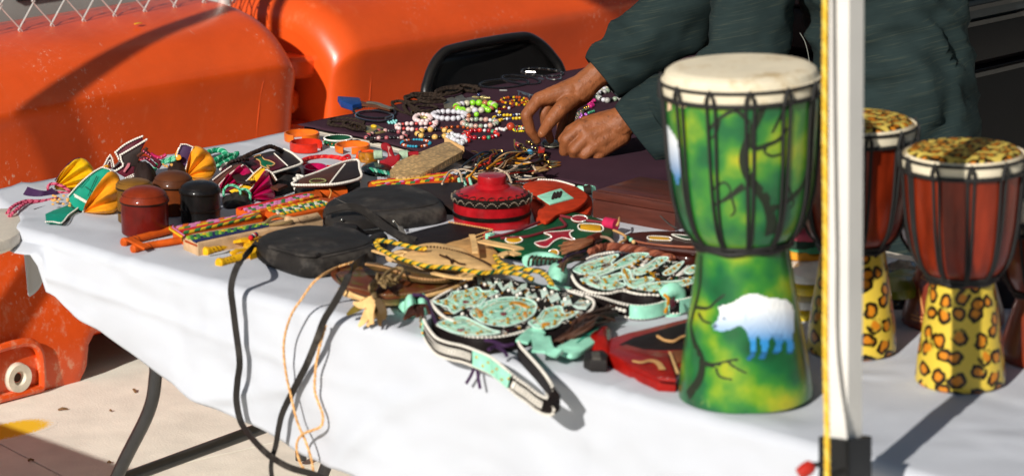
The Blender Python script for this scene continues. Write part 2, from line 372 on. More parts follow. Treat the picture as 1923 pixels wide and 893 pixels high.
# cross-section: (x outwards from the back, z)
PROF = [(-1.07, .0), (-1.066, .06), (-1.075, .12), (-1.10, .2), (-1.136, .3), (-1.166, .4), (-1.163, .5), (-1.151, .6), (-1.139, .665), (-1.144, .686), (-1.156, .703), (-1.185, .733), (-1.225, .765), (-1.28, .79), (-1.36, .807), (-1.45, .814), (-1.53, .814), (-1.58, .802), (-1.62, .77), (-1.64, .70), (-1.645, .4), (-1.70, .1), (-1.71, 0)]
def make_barrier(y0, y1, label, round0, round1, feet):
    t = thing("water_barrier", label, "barrier", (-1.36, (y0+y1)/2, 0), "orange water filled barriers behind the tables")
    pr = catmull([(a, 0, b) for a, b in PROF], 3); cx = -1.36; g = G(); rows = []
    ys = []; E_ = .09
    for k in range(9): ys.append((y0+E_*(1-math.cos(math.pi/2*k/8)), math.sin(math.pi/2*k/8) if round0 else 1))
    n = int((y1-y0-2*E_)/.02)
    for k in range(1, n): ys.append((y0+E_+(y1-y0-2*E_)*k/n, 1))
    for k in range(8, -1, -1): ys.append((y1-E_*(1-math.cos(math.pi/2*k/8)), math.sin(math.pi/2*k/8) if round1 else 1))
    for y, s_ in ys:
        row = []
        for p in pr:
            x, z = p[0], p[2]; s2 = .80+.20*s_; s3 = .9+.1*s_
            x2 = cx+(x-cx)*s2; z2 = z*s3 if z > .3 else z
            # forklift slots: the underside rises between the feet
            for f0, f1 in feet:
                e = min(1, max(0, (y-f0)/.05))*min(1, max(0, (f1-y)/.05)); e = e*e*(3-2*e)
                lim = .10*e
                if z2 < lim: z2 = lim; x2 += (-.02 if x > cx else .02)*e
            if z > .66 and z < .79: x2 += .006*noise.noise(V((y*2, z*6, 1)))
            row.append((x2, y, z2+.004*noise.noise(V((x*2, y*1.4, 5)))))
        rows.append(row)
    g.grid(rows); m_ = len(pr)
    g.f.append(tuple(range(m_))); e = len(rows)-1; g.f.append(tuple(e*m_+i for i in range(m_-1, -1, -1)))
    b = g.build("body", m_or, t, angle=50)
    return t, b
bar1, body1 = make_barrier(-.9, 1.775, "near orange plastic barrier with a white plug in its foot", True, True, [(.965, 1.45), (-.55, -.05)])
# moulded recess and plug of the near barrier's foot
g = G(); cy, cz, cxf = .772, .052, -1.066
fr = []
for k in range(28):
    a = 2*math.pi*k/28; q_ = .115 if abs(math.cos(a)) < .9 else .12
    fr.append(np.array([cxf+.004, cy-.015+.085*math.copysign(abs(math.cos(a))**.6, math.cos(a)), max(.012, cz+.085*math.copysign(abs(math.sin(a))**.6, math.sin(a)))]))
g.tube(fr, .011, 8, True); g.build("moulded_rim", m_or, bar1)
pl = G().lathe([(.0, -.004), (.012, -.004), (.013, .006), (.018, .016), (.034, .017), (.036, .012), (.037, .0)], (cxf-.004, cy, cz), (1, 0, 0), 28).build("plug", m_plug, bar1)
G().lathe([(0, .0), (.011, .0)], (cxf+.0005, cy, cz), (1, 0, 0), 16).build("plug_hole", mat("plug hole brown", '#3a2415', .9), pl)
# strengthening rib near the end, and the hinge lugs of the end
G().tube([(-1.1445, 1.64, .64), (-1.1524, 1.635, .6), (-1.1644, 1.63, .5), (-1.1674, 1.625, .4), (-1.1374, 1.62, .3)], .0018, 6).build("moulded_seam", m_or, bar1)
for z in (.18, .36, .54): G().lathe([(0, -.028), (.085, -.028), (.095, -.018), (.095, .018), (.085, .028), (0, .028)], (-1.33, 1.80, z), (0, 0, 1), 26).build("hinge_lug", m_or, bar1)
bar2, body2 = make_barrier(1.90, 4.6, "far orange plastic barrier behind the black folding chair", True, True, [(2.3, 2.8), (3.6, 4.1)])
G().tube([(-1.1424, 2.03, .668), (-1.1524, 2.03, .6), (-1.1644, 2.03, .5), (-1.1674, 2.03, .4), (-1.1374, 2.03, .3)], .0018, 6).build("moulded_seam", m_or, bar2)
for z in (.27, .45, .63): G().lathe([(0, -.028), (.085, -.028), (.095, -.018), (.095, .018), (.085, .028), (0, .028)], (-1.33, 1.90, z), (0, 0, 1), 26).build("hinge_lug", m_or, bar2)

# ------------------------------------------------------------------ grey platform behind the near barrier
m_grey = mat("grey painted metal", '#a9a9a3', .5, var=.08, scale=6, bump=.1)
m_dark = mat("dark gap", '#141312', .8, bump=0)
t = thing("metal_platform", "light grey metal platform with dark slots beyond the near barrier", "platform", (-2.6, .9, 0))
G().slab([(-1.95, -.8, .83), (-1.95, 2.2, .83), (-3.6, 2.2, .83), (-3.6, -.8, .83)], .12, bev=.01).build("deck", m_grey, t)
G().box((-2.75, .7, .35), (1.5, 2.9, .69)).build("side_panel", m_grey, t)
for k in range(9): G().box((-1.975+.003, -.55+k*.3, .80), (.06, .17, .045)).build("slot", m_dark, t)
for k in range(3): G().slab([(-2.2-k*.45, -.8, .842), (-2.2-k*.45, 2.2, .842), (-2.24-k*.45, 2.2, .842), (-2.24-k*.45, -.8, .842)], .011, bev=.003).build("rib", m_grey, t)

# ------------------------------------------------------------------ chain link fence on the near barrier
m_wire = mat("galvanised wire", '#d2d0ca', .42, var=.12, metal=.25, bump=0)
t = thing("chain_link_fence", "galvanised chain link fence standing on top of the near barrier", "fence", (-1.40, .8, .81))
FX, dz, dy = -1.40, .066, .0495
def wire(y, ph):
    path = []
    for k in range(18):
        z = .815+k*dz; s_ = ((k+ph) % 2)*2-1
        path.append((FX+.0035*(-1 if (k % 2) else 1), y+s_*dy*.5+s_*.004, z))
    g = G(); g.tube(path, .0022, 6); b = path[0]
    if ph == 0 or True: g.tube([b, (b[0], b[1]+.006, b[2]-.008), (b[0]+.004, b[1]-.003, b[2]-.014)], .0021, 5)
    return g
y = .20; ph = 0
while y < 1.70:
    wire(y, 0).build("wire", m_wire, t); wire(y+dy*.5+dy*.5, 1).build("wire", m_wire, t); y += dy*2
G().tube([(FX, 1.735, .80), (FX, 1.735, 2.0)], .019, 12).build("post", m_wire, t)
g = G()
for k in range(14): g.tube([(FX+.023*math.cos(a), 1.735+.023*math.sin(a), .83+.03*k+.01*a) for a in np.linspace(0, 6.28, 12)], .0021, 5)
g.build("tie_wire", m_wire, t)
G().tube([(FX, .2, 1.985), (FX, 1.735, 1.985)], .016, 10).build("top_rail", m_wire, t)
# green leaf-like yellow tag lying on the barrier
q = PX(260, 60, -1.30); q[2] = .805
G().ribbon([q-[0, .012, -.001], q+[0, 0, .002], q+[0, .012, .001]], [.004, .009, .004], .0015, ZZ).build("fallen_leaf", mat("yellow leaf", '#e8b31c', .6), label="small yellow leaf lying on top of the near orange barrier", cat="leaf")

# ------------------------------------------------------------------ tables
m_plastic = mat("beige table plastic", '#ddd2c0', .5, var=.06, scale=140, bump=.25, bscale=420)
m_tubeblk = mat("black painted tube", '#4c4c4e', .3, var=.1, metal=.75, bump=.05)
def rrect(x0, y0, x1, y1, r, z, n=6):
    o = []
    for cx, cy, a0 in ((x1-r, y1-r, 0), (x0+r, y1-r, 90), (x0+r, y0+r, 180), (x1-r, y0+r, 270)):
        for k in range(n+1): a = R_(a0+90*k/n); o.append((cx+r*math.cos(a), cy+r*math.sin(a), z))
    return o
front_t = thing("folding_table", "long folding table under the white cloth with black tube legs", "table", (1.0, .4, 0))
G().slab(rrect(.01, .01, 2.32, .80, .05, TZ-.004), .042, bev=.01).build("tabletop", m_plastic, front_t)
# leg frames
def bend(pts, r=.0128): return G().tube(catmull(pts, 8), r, 12)
a0, a1, a2 = PY(292, 705, .09), PY(280, 775, .09), PY(215, 905, .09)
for k, yy in enumerate((.09, .70)):
    pts = [(a0[0]+.02, yy, TZ-.05), (a0[0]+.003, yy, a0[2]+.04), (a0[0], yy, a0[2]), (a1[0]-.003, yy, a1[2]), (a2[0], yy, a2[2]), (a2[0]-.12, yy, 0.014)]
    bend(pts).build("leg", m_tubeblk, front_t)
b0, b1 = Q(262, 887, dep(PY(235, 860, .14))), Q(560, 778, dep(PY(560, 778, .5)))
b1 = b0+(b1-b0)*.78
G().tube([b0-(b1-b0)*.25, b0, b1], .0125, 12).build("brace", m_tubeblk, front_t)
for yy in (.10, .66):
    bend([(2.0, yy, TZ-.05), (2.02, yy, .6), (2.05, yy, .4), (2.22, yy, .014)]).build("leg", m_tubeblk, front_t)
# the second, bare edged table beneath the back of the white cloth
end_t = thing("folding_table", "beige plastic table whose bare edge shows between white and purple cloths", "table", (.6, .6, 0))
pts = [P(560, 241, -.002), P(548, 244, -.002), P(545, 250, -.002), (-.262, .8, TZ-.002), (-.262, .3, TZ-.002)]
pts += [(.12, .3, TZ-.002), (2.1, .3, TZ-.002), (2.1, .955, TZ-.002), P(1080, 345, -.002), P(900, 310, -.002)]
pts = [np.array(p) for p in pts]
for p in pts: p[2] = TZ-.0465
pts2 = [p.copy() for p in pts]
G().slab(pts2, .012, bev=.004).build("tabletop_rim", m_plastic, end_t)
strip = [P(562, 240, 0), P(552, 242.5, 0), P(547, 248, 0), P(546, 256, 0), (-.20, .88, TZ), (1.9, .90, TZ), (1.9, 1.005, TZ), P(1090, 352, 0), P(905, 316, 0)]
G().slab([np.array(p) for p in strip], .03, bev=.006).build("tabletop", m_plastic, end_t)
rim = [P(-70, 398, .001), P(-40, 391, .001), P(0, 389, .001), P(54, 391, .001), P(44, 425, .001), P(30, 440, .001), P(0, 452, .001), P(-70, 470, .001)]
G().slab(catmull(rim, 3, True), .028, bev=.012).build("table_end", m_plastic, end_t)
for x_, y_ in ((-.2, .9), (1.9, .9)): bend([(x_, y_, TZ-.05), (x_, y_, .4), (x_, y_, .014)]).build("leg", m_tubeblk, end_t)
purple_t = thing("folding_table", "folding table under the dark purple cloth", "table", (.1, 1.9, 0))
G().slab(rrect(-.29, 1.005, .53, 2.80, .05, TZ-.006), .04, bev=.01).build("tabletop", m_plastic, purple_t)
for x_ in (-.2, .45):
    for y_ in (1.2, 2.6): bend([(x_, y_, TZ-.05), (x_, y_, .35), (x_, y_+.03, .014)]).build("leg", m_tubeblk, purple_t)

# unseen table, added out of frame to cast shade on the pavement's corner
shade_t = thing("folding_table", "unseen folding table added out of frame to shade the pavement", "table", (-.55, -1.05, 0))
G().slab(rrect(-1.35, -1.42, .12, -.66, .05, TZ), .042, bev=.01).build("tabletop", m_plastic, shade_t)
for x_ in (-1.2, -.05):
    for y_ in (-1.3, -.8): bend([(x_, y_, TZ-.05), (x_, y_, .35), (x_+.03, y_, .014)]).build("leg", m_tubeblk, shade_t)
# ------------------------------------------------------------------ cloths
m_white = mat("white cotton", '#c4c7ce', .85, var=.03, scale=5, bump=.35, bscale=700, spec=.1)
def wrinkle(m, scale, dist, strength):
    n = m.node_tree; L = n.links.new; b = n.nodes["Principled BSDF"]; old = b.inputs['Normal'].links[0].from_socket; tc = n.nodes.new("ShaderNodeTexCoord")
    nz = n.nodes.new("ShaderNodeTexNoise"); nz.noise_type = 'RIDGED_MULTIFRACTAL'; nz.inputs['Scale'].default_value = scale; nz.inputs['Detail'].default_value = 2.5; nz.inputs['Distortion'].default_value = .6
    L(tc.outputs['Object'], nz.inputs['Vector']); bp = n.nodes.new("ShaderNodeBump"); bp.inputs['Strength'].default_value = strength; bp.inputs['Distance'].default_value = dist
    L(nz.outputs[0], bp.inputs['Height']); L(old, bp.inputs['Normal']); L(bp.outputs[0], b.inputs['Normal'])
wrinkle(m_white, 6.5, .012, .8)
m_purple = mat("purple cotton", '#3e2933', .95, var=.10, scale=8, bump=.4, bscale=600, spec=.06)
HEM = [(-.30, .70), (.0, .64), (.09, .632)]+[(float(q[0]), float(q[2])) for q in [PY(x, y, -.03) for x, y in ((95, 566), (145, 612), (215, 665), (280, 710), (376, 760), (457, 806), (560, 868), (640, 893))]]+[(1.4, .42), (2.6, .36)]
def interp(tab, x):
    for (x0, y0), (x1, y1) in zip(tab, tab[1:]):
        if x <= x1: return y0+(y1-y0)*max(0, (x-x0)/(x1-x0))
    return tab[-1][1]
white_c = thing("tablecloth", "white cotton tablecloth hanging down in front of the long table", "tablecloth", (1.0, .4, TZ))
rows = []; xs = list(np.arange(-.262, .02, .02))+list(np.arange(.02, 2.50, .0125))
for x in xs:
    row = []; yf = -.012 if x >= .0 else .125*(-x/.262)**.6; hem = interp(HEM, x)
    yb = .945+.012*noise.noise(V((x*6, 3, 0)))
    for k in range(34):
        y = yb+(yf+.02-yb)*k/33
        fc = sum(.0035*math.exp(-abs(x-c)/.008) for c in (.36, .95, 1.52))+sum(.003*math.exp(-abs(y-c)/.008) for c in (.22, .58))
        z = TZ+.0030+.0030*noise.noise(V((x*4+y*3, y*8, 0)))+.0030*max(0, 1-6*abs(noise.noise(V((x*5-y*3, y*7+x*2, 2)))))*.7+fc
        if x < .03: z += .000
        row.append((x, y, z))
    zt = row[-1][2]; cut = min(1, max(0, (x-.112)/.022)); cut = cut*cut*(3-2*cut); drop = .034+(zt-.012-hem-.034)*cut; nb = 8
    for k in range(1, nb+1):
        a = math.pi/2*k/nb; row.append((x, yf+.02-.022*math.sin(a), zt-.02*(1-math.cos(a))))
    nd = 34
    for k in range(1, nd+1):
        t_ = k/nd; z = zt-.02-(drop-.02)*t_; f_ = t_**.8
        wv = .006*f_*math.sin(x*14+2*noise.noise(V((x*3, 1, 0))))+.018*f_*noise.noise(V((x*3.5+z*4, z*6, 3)))+.010*f_*noise.noise(V((x*7+z*12, z*9-x*2, 5)))+.0035*noise.noise(V((x*16-z*20, z*26+x*5, 7)))+.011*f_*max(0, 1-5*abs(noise.noise(V((x*2.6-z*4.5, z*3+x*1.2, 11)))))
        # one long slanting crease under the edge
        ce = (TZ-.065-(x-.1)*.045)-z; wv += .0055*math.exp(-(ce/.011)**2)*(1 if x > .08 else 0)*min(1, (1.2-min(x, 1.2))*1.5)
        # pulled aside at the corner
        pull = .03*max(0, 1-(x-.09)/.10)**1.5*(1-t_)*4*t_ if x >= .09 else 0
        row.append((x+pull*t_*.8, yf-.002-wv-.012*t_, z))
    rows.append(row)
g = G(); g.grid(rows); wc = g.build("cloth_sheet", m_white, white_c, angle=0)
sol = wc.modifiers.new("s", 'SOLIDIFY'); sol.thickness = .0012; sol.offset = -1
# the corner fold that hangs in the table's own shade
rows = []
for k in range(16):
    y = .000+.116*k/15; row = []
    for j in range(16):
        t_ = j/15; row.append((.034-.070*k/15+.006*math.sin(k*.8+t_*2)*t_+.004*t_, y, TZ-.006-(.118+.014*math.sin(k*.45))*t_))
    rows.append(row)
g = G(); g.grid(rows); o = g.build("corner_fold", m_white, white_c, angle=0); o.modifiers.new("s", 'SOLIDIFY').thickness = .0014
# purple cloth
purple_c = thing("tablecloth", "dark purple cloth under the beads and necklaces", "tablecloth", (.1, 1.9, TZ))
A_, B_ = P(562, 238, .001), P(880, 303, .001)
rows = []
for i in range(70):
    s_ = i/69; row = []; x = -.300+s_*.875
    yf = A_[1]+.004+.012*noise.noise(V((x*5, 0, 9)))*min(1, i/6)
    y_b = 2.82
    for k in range(90):
        y = yf+(y_b-yf)*k/89
        z = TZ+.0028+.0018*noise.noise(V((x*7, y*7, 5)))+.0016*abs(noise.noise(V((x*14+y*8, y*12, 8))))
        row.append((x, y, z))
    rows.append(row)
# the drape on the vendor's side
for k in range(1, 14):
    row = []
    for j in range(90):
        p = rows[69][j]; t_ = k/13
        row.append((p[0]+.018*math.sin(min(1, t_*6)*math.pi/2)+.02*t_*noise.noise(V((p[1]*6, t_, 4))), p[1], p[2]-.34*max(0, t_-.02)))
    rows.append(row)
g = G(); g.grid(rows); pc = g.build("cloth_sheet", m_purple, purple_c, angle=0)
pc.modifiers.new("s", 'SOLIDIFY').thickness = .0012
rows2 = []
for k in range(8):
    rows2.append([(-.300-.012*math.sin(k/7*1.57)+.004*noise.noise(V((y*8, k*.2, 0))), y, TZ+.002-.05*(k/7)**1.5) for y in np.linspace(A_[1]+.03, 2.82, 80)])
g = G(); g.grid(rows2); g.build("cloth_edge", m_purple, purple_c, angle=0).modifiers.new("s", 'SOLIDIFY').thickness = .0012

# ------------------------------------------------------------------ black folding chair
m_chair = mat("black chair metal", '#161515', .35, var=.15, scale=20, bump=.08, dirt='#7a7672', dirt_scale=25, dirt_at=.68)
CXc = -.52
y0c, y1c = PX(786, 175, CXc)[1], PX(1050, 128, CXc)[1]
cm = (y0c+y1c)/2; hw = (y1c-y0c)/2
t = thing("folding_chair", "black metal folding chair tucked behind the purple table", "chair", (-.35, cm, 0))
zt = PX(930, 80, CXc)[2]
out = [(-hw, .0), (-hw, .40), (-hw+.005, zt-.13), (-hw+.03, zt-.06), (-hw+.085, zt-.012), (-hw+.15, zt), (hw-.15, zt), (hw-.085, zt-.012), (hw-.03, zt-.06), (hw-.005, zt-.13), (hw, .40), (hw, .0)]
def chx(z): return CXc+(.74-z)*.30
G().tube(catmull([(chx(z), cm+y, z) for y, z in out], 6), .0125, 12).build("frame_tube", m_chair, t)
rows = []
for i in range(13):
    z = .50+(zt-.012-.50)*i/12; lim = hw-.012
    if z > zt-.13: lim = hw-.012-.13*((z-(zt-.13))/.13)**2.2*.9
    rows.append([(chx(z)-.004-.02*(1-(k/6-1)**2), cm-lim+2*lim*k/12, z) for k in range(13)])
g = G(); g.grid(rows); g.build("backrest", m_chair, t).modifiers.new("s", 'SOLIDIFY').thickness = .004
G().slab(rrect(-.42, cm-hw+.03, -.04, cm+hw-.03, .05, .45), .02, bev=.006).build("seat", m_chair, t)
for s_ in (-1, 1): G().tube([(-.5, cm+s_*(hw-.03), .43), (-.03, cm+s_*(hw-.03), .01)], .0115, 10).build("leg", m_chair, t)

# ------------------------------------------------------------------ dark storage boxes behind the vendor
m_bin = mat("dark storage plastic", '#171315', .4, var=.12, scale=4, bump=.05, dirt='#221b1e', dirt_scale=3, dirt_at=.56, spec=.12)
m_binlid = mat("dark teal lid", '#0f1b21', .5, bump=.05)
m_binrim = mat("pale bin rim", '#332f2c', .5, bump=.05)
BX = .72
zr1, zr2, zb = PX(1860, 32, BX)[2], PX(1860, 6, BX)[2], PX(1860, 122, BX)[2]
def storage(z0, z1, label, rim_z, lid):
    t = thing("storage_box", label, "storage box", (BX-.3, 2.7, z0), "dark storage boxes stacked behind the vendor")
    G().slab([(BX, 1.98, z1), (BX, 3.6, z1), (BX-.55, 3.6, z1), (BX-.55, 1.98, z1)], z1-z0, bev=.02).build("body", m_bin, t)
    G().box((BX+.006, 2.79, rim_z), (.02, 1.64, .010)).build("rim", m_binrim, t)
    if lid: G().slab([(BX+.012, 1.965, z1+.05), (BX+.012, 3.615, z1+.05), (BX-.56, 3.615, z1+.05), (BX-.56, 1.965, z1+.05)], .048, bev=.01).build("lid", m_binlid, t)
storage(zb+.003, zr1, "upper dark plastic storage box with a pale rim behind the vendor", zr1-.004, True)
storage(.30, zb, "large dark storage box standing under the one with the pale rim", zb-.012, False)
storage(zr1+.055, zr2+.26, "topmost dark storage box at the upper edge of the photo", zr2, False)
G().box((BX-.28, 2.75, .15), (.5, 1.5, .298)).build("storage_box", m_bin, label="low dark box on the ground carrying the storage boxes", cat="storage box", group="dark storage boxes stacked behind the vendor")

# ------------------------------------------------------------------ canopy
m_leg = mat("white canopy leg", '#d8d4cd', .5, var=.05, scale=12, bump=.12, bscale=90, spec=.25, dirt='#a8a39a', dirt_scale=28, dirt_at=.66)
m_blk = mat("black bracket plastic", '#121213', .45, var=.1, bump=.1)
m_red = mat("red knob plastic", '#b3261a', .4, bump=.05)
m_roof = mat("white canopy fabric", '#d9d8d4', .8, var=.03, bump=.1)
pb, pt = Q(1587, 893, 3.86), Q(1590, 0, 3.80)
pdir = (pt-pb)/np.linalg.norm(pt-pb); pb = pb-pdir*(pb[2]/pdir[2]); H_ = 2.55
can = thing("canopy", "white square canopy leg in a black foot bracket before the drums", "canopy", pb)
lx, ly = np.array([1., 0, 0]), np.array([0, 1., 0]); lx = lx-pdir*(lx @ pdir); lx /= np.linalg.norm(lx); ly = np.cross(pdir, lx)
G().box(pb+pdir*H_/2, (.0325, .0325, H_), ax=[lx, ly, pdir]).build("leg", m_leg, can, smooth=False)
zs = float(PY(1570, 820, pb[1])[2]); sl_ = zs/pdir[2]
ps = Q(1571, 822, 3.84); ps_c = pb+pdir*((ps-pb) @ pdir)
g = G(); L2 = (ps_c[2])/pdir[2]
g.box(pb+pdir*(L2-.06), (.051, .051, .12), ax=[lx, ly, pdir]); g.box(pb+pdir*(L2-.30), (.040, .040, .36), ax=[lx, ly, pdir])
br = g.build("foot_bracket", m_blk, can, smooth=False)
kc = Q(1526, 872, 3.79)
g = G(); g.lathe([(0, .0), (.0065, .0), (.0095, .004), (.0100, .012), (.0085, .022), (0, .024)], kc, -RT*.65-FH*.3-ZZ*.35, 14); g.build("knob", m_red, br)
G().tube([kc, kc+RT*.03+FH*.005], .004, 8).build("knob_stem", m_blk, br)
# the other corners of the canopy stand outside the picture
for c in ((-.862, -.12), ): G().box((c[0], c[1], H_/2), (.034, .034, H_)).build("leg", m_leg, can, smooth=False)
zr = 2.43
for c in ((-.90, 3.9), (2.08, 3.9)): G().box((c[0], c[1], H_/2), (.034, .034, H_)).build("leg", m_leg, can, smooth=False)
x0, x1, y0, y1 = -.92, 2.10, -.13, 3.92; xm, ym = (x0+x1)/2, (y0+y1)/2
g = G(); g.add([(x0, y0, H_), (x1, y0, H_), (x1, y1, H_), (x0, y1, H_), (xm, ym, H_+.75)], [(0, 1, 4), (1, 2, 4), (2, 3, 4), (3, 0, 4)])
g.build("roof", m_roof, can, smooth=False).modifiers.new("s", 'SOLIDIFY').thickness = .003
g = G(); g.add([(x0, y0, zr), (x1, y0, zr), (x1, y1, zr), (x0, y1, zr), (x0, y0, H_), (x1, y0, H_), (x1, y1, H_), (x0, y1, H_)], [(0, 1, 5, 4), (1, 2, 6, 5), (2, 3, 7, 6), (3, 0, 4, 7)])
g.build("valance", m_roof, can, smooth=False).modifiers.new("s", 'SOLIDIFY').thickness = .003
# yellow rope down the leg
m_rope = mat("yellow rope", '#e9b92e', .7, var=.15, scale=150, bump=.3, bscale=900)
m_rope2 = mat("yellow rope light", '#f2d25c', .7, var=.1, scale=150, bump=.3, bscale=900)
rt = thing("rope", "yellow twisted rope running down beside the white canopy leg", "rope", pb)
rp = [Q(1550, -500, 3.74), Q(1550, -80, 3.76), Q(1549, 200, 3.77), Q(1551, 450, 3.78), Q(1550, 640, 3.785), Q(1553, 800, 3.75), Q(1554, 930, 3.75), Q(1556, 1150, 3.74)]
braid("strand", rp, .0040, [m_rope, m_rope2, m_rope], rt, pitch=.03)
# ================================================================== DRUMS
class Lathe:
    """turned body: profile (radius, height along the axis), with the point where a sight line meets it"""
    def __init__(s, base, top, prof):
        s.b = np.array(base, float); s.ax = np.array(top, float)-s.b; s.L = np.linalg.norm(s.ax); s.ax /= s.L
        s.h = np.array([p[1] for p in prof]); s.r = np.array([p[0] for p in prof])
        x = RT-s.ax*(RT @ s.ax); s.x = x/np.linalg.norm(x); s.y = np.cross(s.ax, s.x)
    def R(s, h): return float(np.interp(h, s.h, s.r))
    def at(s, a, h, off=0.0):     # a measured from the right, towards the viewer is -90 degrees
        return s.b+s.ax*h+(s.x*math.cos(a)+s.y*math.sin(a))*(s.R(h)+off)
    def hit(s, px, py, off=0.0):
        d = ray(px, py); t0 = dep(s.b)-.25; pv = None
        for k in range(500):
            p = CAM+d*(t0+k*.001); q = p-s.b; h = q @ s.ax
            rad = np.linalg.norm(q-s.ax*h)
            if -.01 < h < s.L*1.05 and rad <= s.R(min(max(h, 0), s.L)):
                q = q-s.ax*h; n = q/max(1e-9, np.linalg.norm(q)); return p+n*off
        # grazing: nearest point of the outline
        best = min(((np.linalg.norm((CAM+d*(t0+k*.002)-s.b)-s.ax*((CAM+d*(t0+k*.002)-s.b) @ s.ax)), k) for k in range(250)))
        return CAM+d*(t0+best[1]*.002)
def inpoly(x, y, P_):
    c = False; j = len(P_)-1
    for i in range(len(P_)):
        if (P_[i][1] > y) != (P_[j][1] > y) and x < (P_[j][0]-P_[i][0])*(y-P_[i][1])/(P_[j][1]-P_[i][1])+P_[i][0]: c = not c
        j = i
    return c
def paint_patch(name, L_, poly, m, parent, step=2.6, off=.0012, colfn=None):
    """flat print that follows the turned body"""
    x0, x1 = min(p[0] for p in poly), max(p[0] for p in poly); y0, y1 = min(p[1] for p in poly), max(p[1] for p in poly)
    nx, ny = int((x1-x0)/step)+1, int((y1-y0)/step)+1; idx = {}; v = []; f = []; pxs = []
    def vert(i, j):
        if (i, j) not in idx:
            idx[(i, j)] = len(v); X, Y = x0+i*step, y0+j*step; v.append(L_.hit(X, Y, off)); pxs.append((X, Y))
        return idx[(i, j)]
    for i in range(nx):
        for j in range(ny):
            if inpoly(x0+(i+.5)*step, y0+(j+.5)*step, poly): f.append((vert(i, j), vert(i, j+1), vert(i+1, j+1), vert(i+1, j)))
    o = add_mesh(name, v, f, m, parent, True, 0)
    if colfn:
        ca = o.data.color_attributes.new("print", 'FLOAT_COLOR', 'POINT')
        for k, (X, Y) in enumerate(pxs): ca.data[k].color = list(colfn(X, Y))+[1]
    return o
def print_mat(name):
    m = mat(name, '#ffffff', .3, var=0, bump=0, coat=.2); n = m.node_tree
    a = n.nodes.new("ShaderNodeAttribute"); a.attribute_name = "print"
    n.links.new(a.outputs['Color'], n.nodes["Principled BSDF"].inputs['Base Color']); return m
def leopard(name, base='#dcbd44', sc=35, k=0.0):
    m = mat(name, base, .3 if not k else .7, var=.08, scale=12, bump=.03, coat=.2 if not k else 0, spec=.3 if not k else .08); n = m.node_tree; L = n.links.new; b = n.nodes["Principled BSDF"]
    src = b.inputs['Base Color'].links[0].from_socket
    tc = n.nodes.new("ShaderNodeTexCoord"); nz = n.nodes.new("ShaderNodeTexNoise"); nz.inputs['Scale'].default_value = 45; nz.inputs['Detail'].default_value = 3
    L(tc.outputs['Object'], nz.inputs['Vector'])
    mm = n.nodes.new("ShaderNodeVectorMath"); mm.operation = 'SCALE'; mm.inputs['Scale'].default_value = .018; L(nz.outputs['Color'], mm.inputs[0])
    ad = n.nodes.new("ShaderNodeVectorMath"); ad.operation = 'ADD'; 
    sx = n.nodes.new("ShaderNodeSeparateXYZ"); L(tc.outputs['Object'], sx.inputs[0]); cx_ = n.nodes.new("ShaderNodeCombineXYZ")
    if k: L(sx.outputs[0], cx_.inputs[0]); L(sx.outputs[1], cx_.inputs[1])
    else:
        at = n.nodes.new("ShaderNodeMath"); at.operation = 'ARCTAN2'; L(sx.outputs[1], at.inputs[0]); L(sx.outputs[0], at.inputs[1])
        ml = n.nodes.new("ShaderNodeMath"); ml.operation = 'MULTIPLY'; L(at.outputs[0], ml.inputs[0]); ml.inputs[1].default_value = .058; L(ml.outputs[0], cx_.inputs[0]); L(sx.outputs[2], cx_.inputs[1])
    L(cx_.outputs[0], ad.inputs[0]); L(mm.outputs[0], ad.inputs[1])
    vo = n.nodes.new("ShaderNodeTexVoronoi"); vo.inputs['Scale'].default_value = sc; vo.inputs['Randomness'].default_value = .62; vo.voronoi_dimensions = '2D'; L(ad.outputs[0], vo.inputs['Vector'])
    def ramp(lo, hi):
        r = n.nodes.new("ShaderNodeMapRange"); r.inputs[1].default_value = lo; r.inputs[2].default_value = hi; r.inputs[3].default_value = 1; r.inputs[4].default_value = 0; L(vo.outputs['Distance'], r.inputs[0]); return r.outputs[0]
    n4 = n.nodes.new("ShaderNodeTexNoise"); n4.inputs['Scale'].default_value = 38; L(tc.outputs['Object'], n4.inputs['Vector'])
    br = n.nodes.new("ShaderNodeMapRange"); br.inputs[1].default_value = .34-k; br.inputs[2].default_value = .42-k; L(n4.outputs[0], br.inputs[0])
    ring = n.nodes.new("ShaderNodeMath"); ring.operation = 'MULTIPLY'; L(ramp(.40+k, .46+k), ring.inputs[0]); L(br.outputs[0], ring.inputs[1])
    m1 = n.nodes.new("ShaderNodeMix"); m1.data_type = 'RGBA'; L(ring.outputs[0], m1.inputs[0]); L(src, m1.inputs[6]); m1.inputs[7].default_value = list(srgb('#17120b'))+[1]
    m2 = n.nodes.new("ShaderNodeMix"); m2.data_type = 'RGBA'; L(ramp(.19, .28), m2.inputs[0]); L(m1.outputs[2], m2.inputs[6]); m2.inputs[7].default_value = list(srgb('#cf7f1e'))+[1]
    L(m2.outputs[2], b.inputs['Base Color']); return m
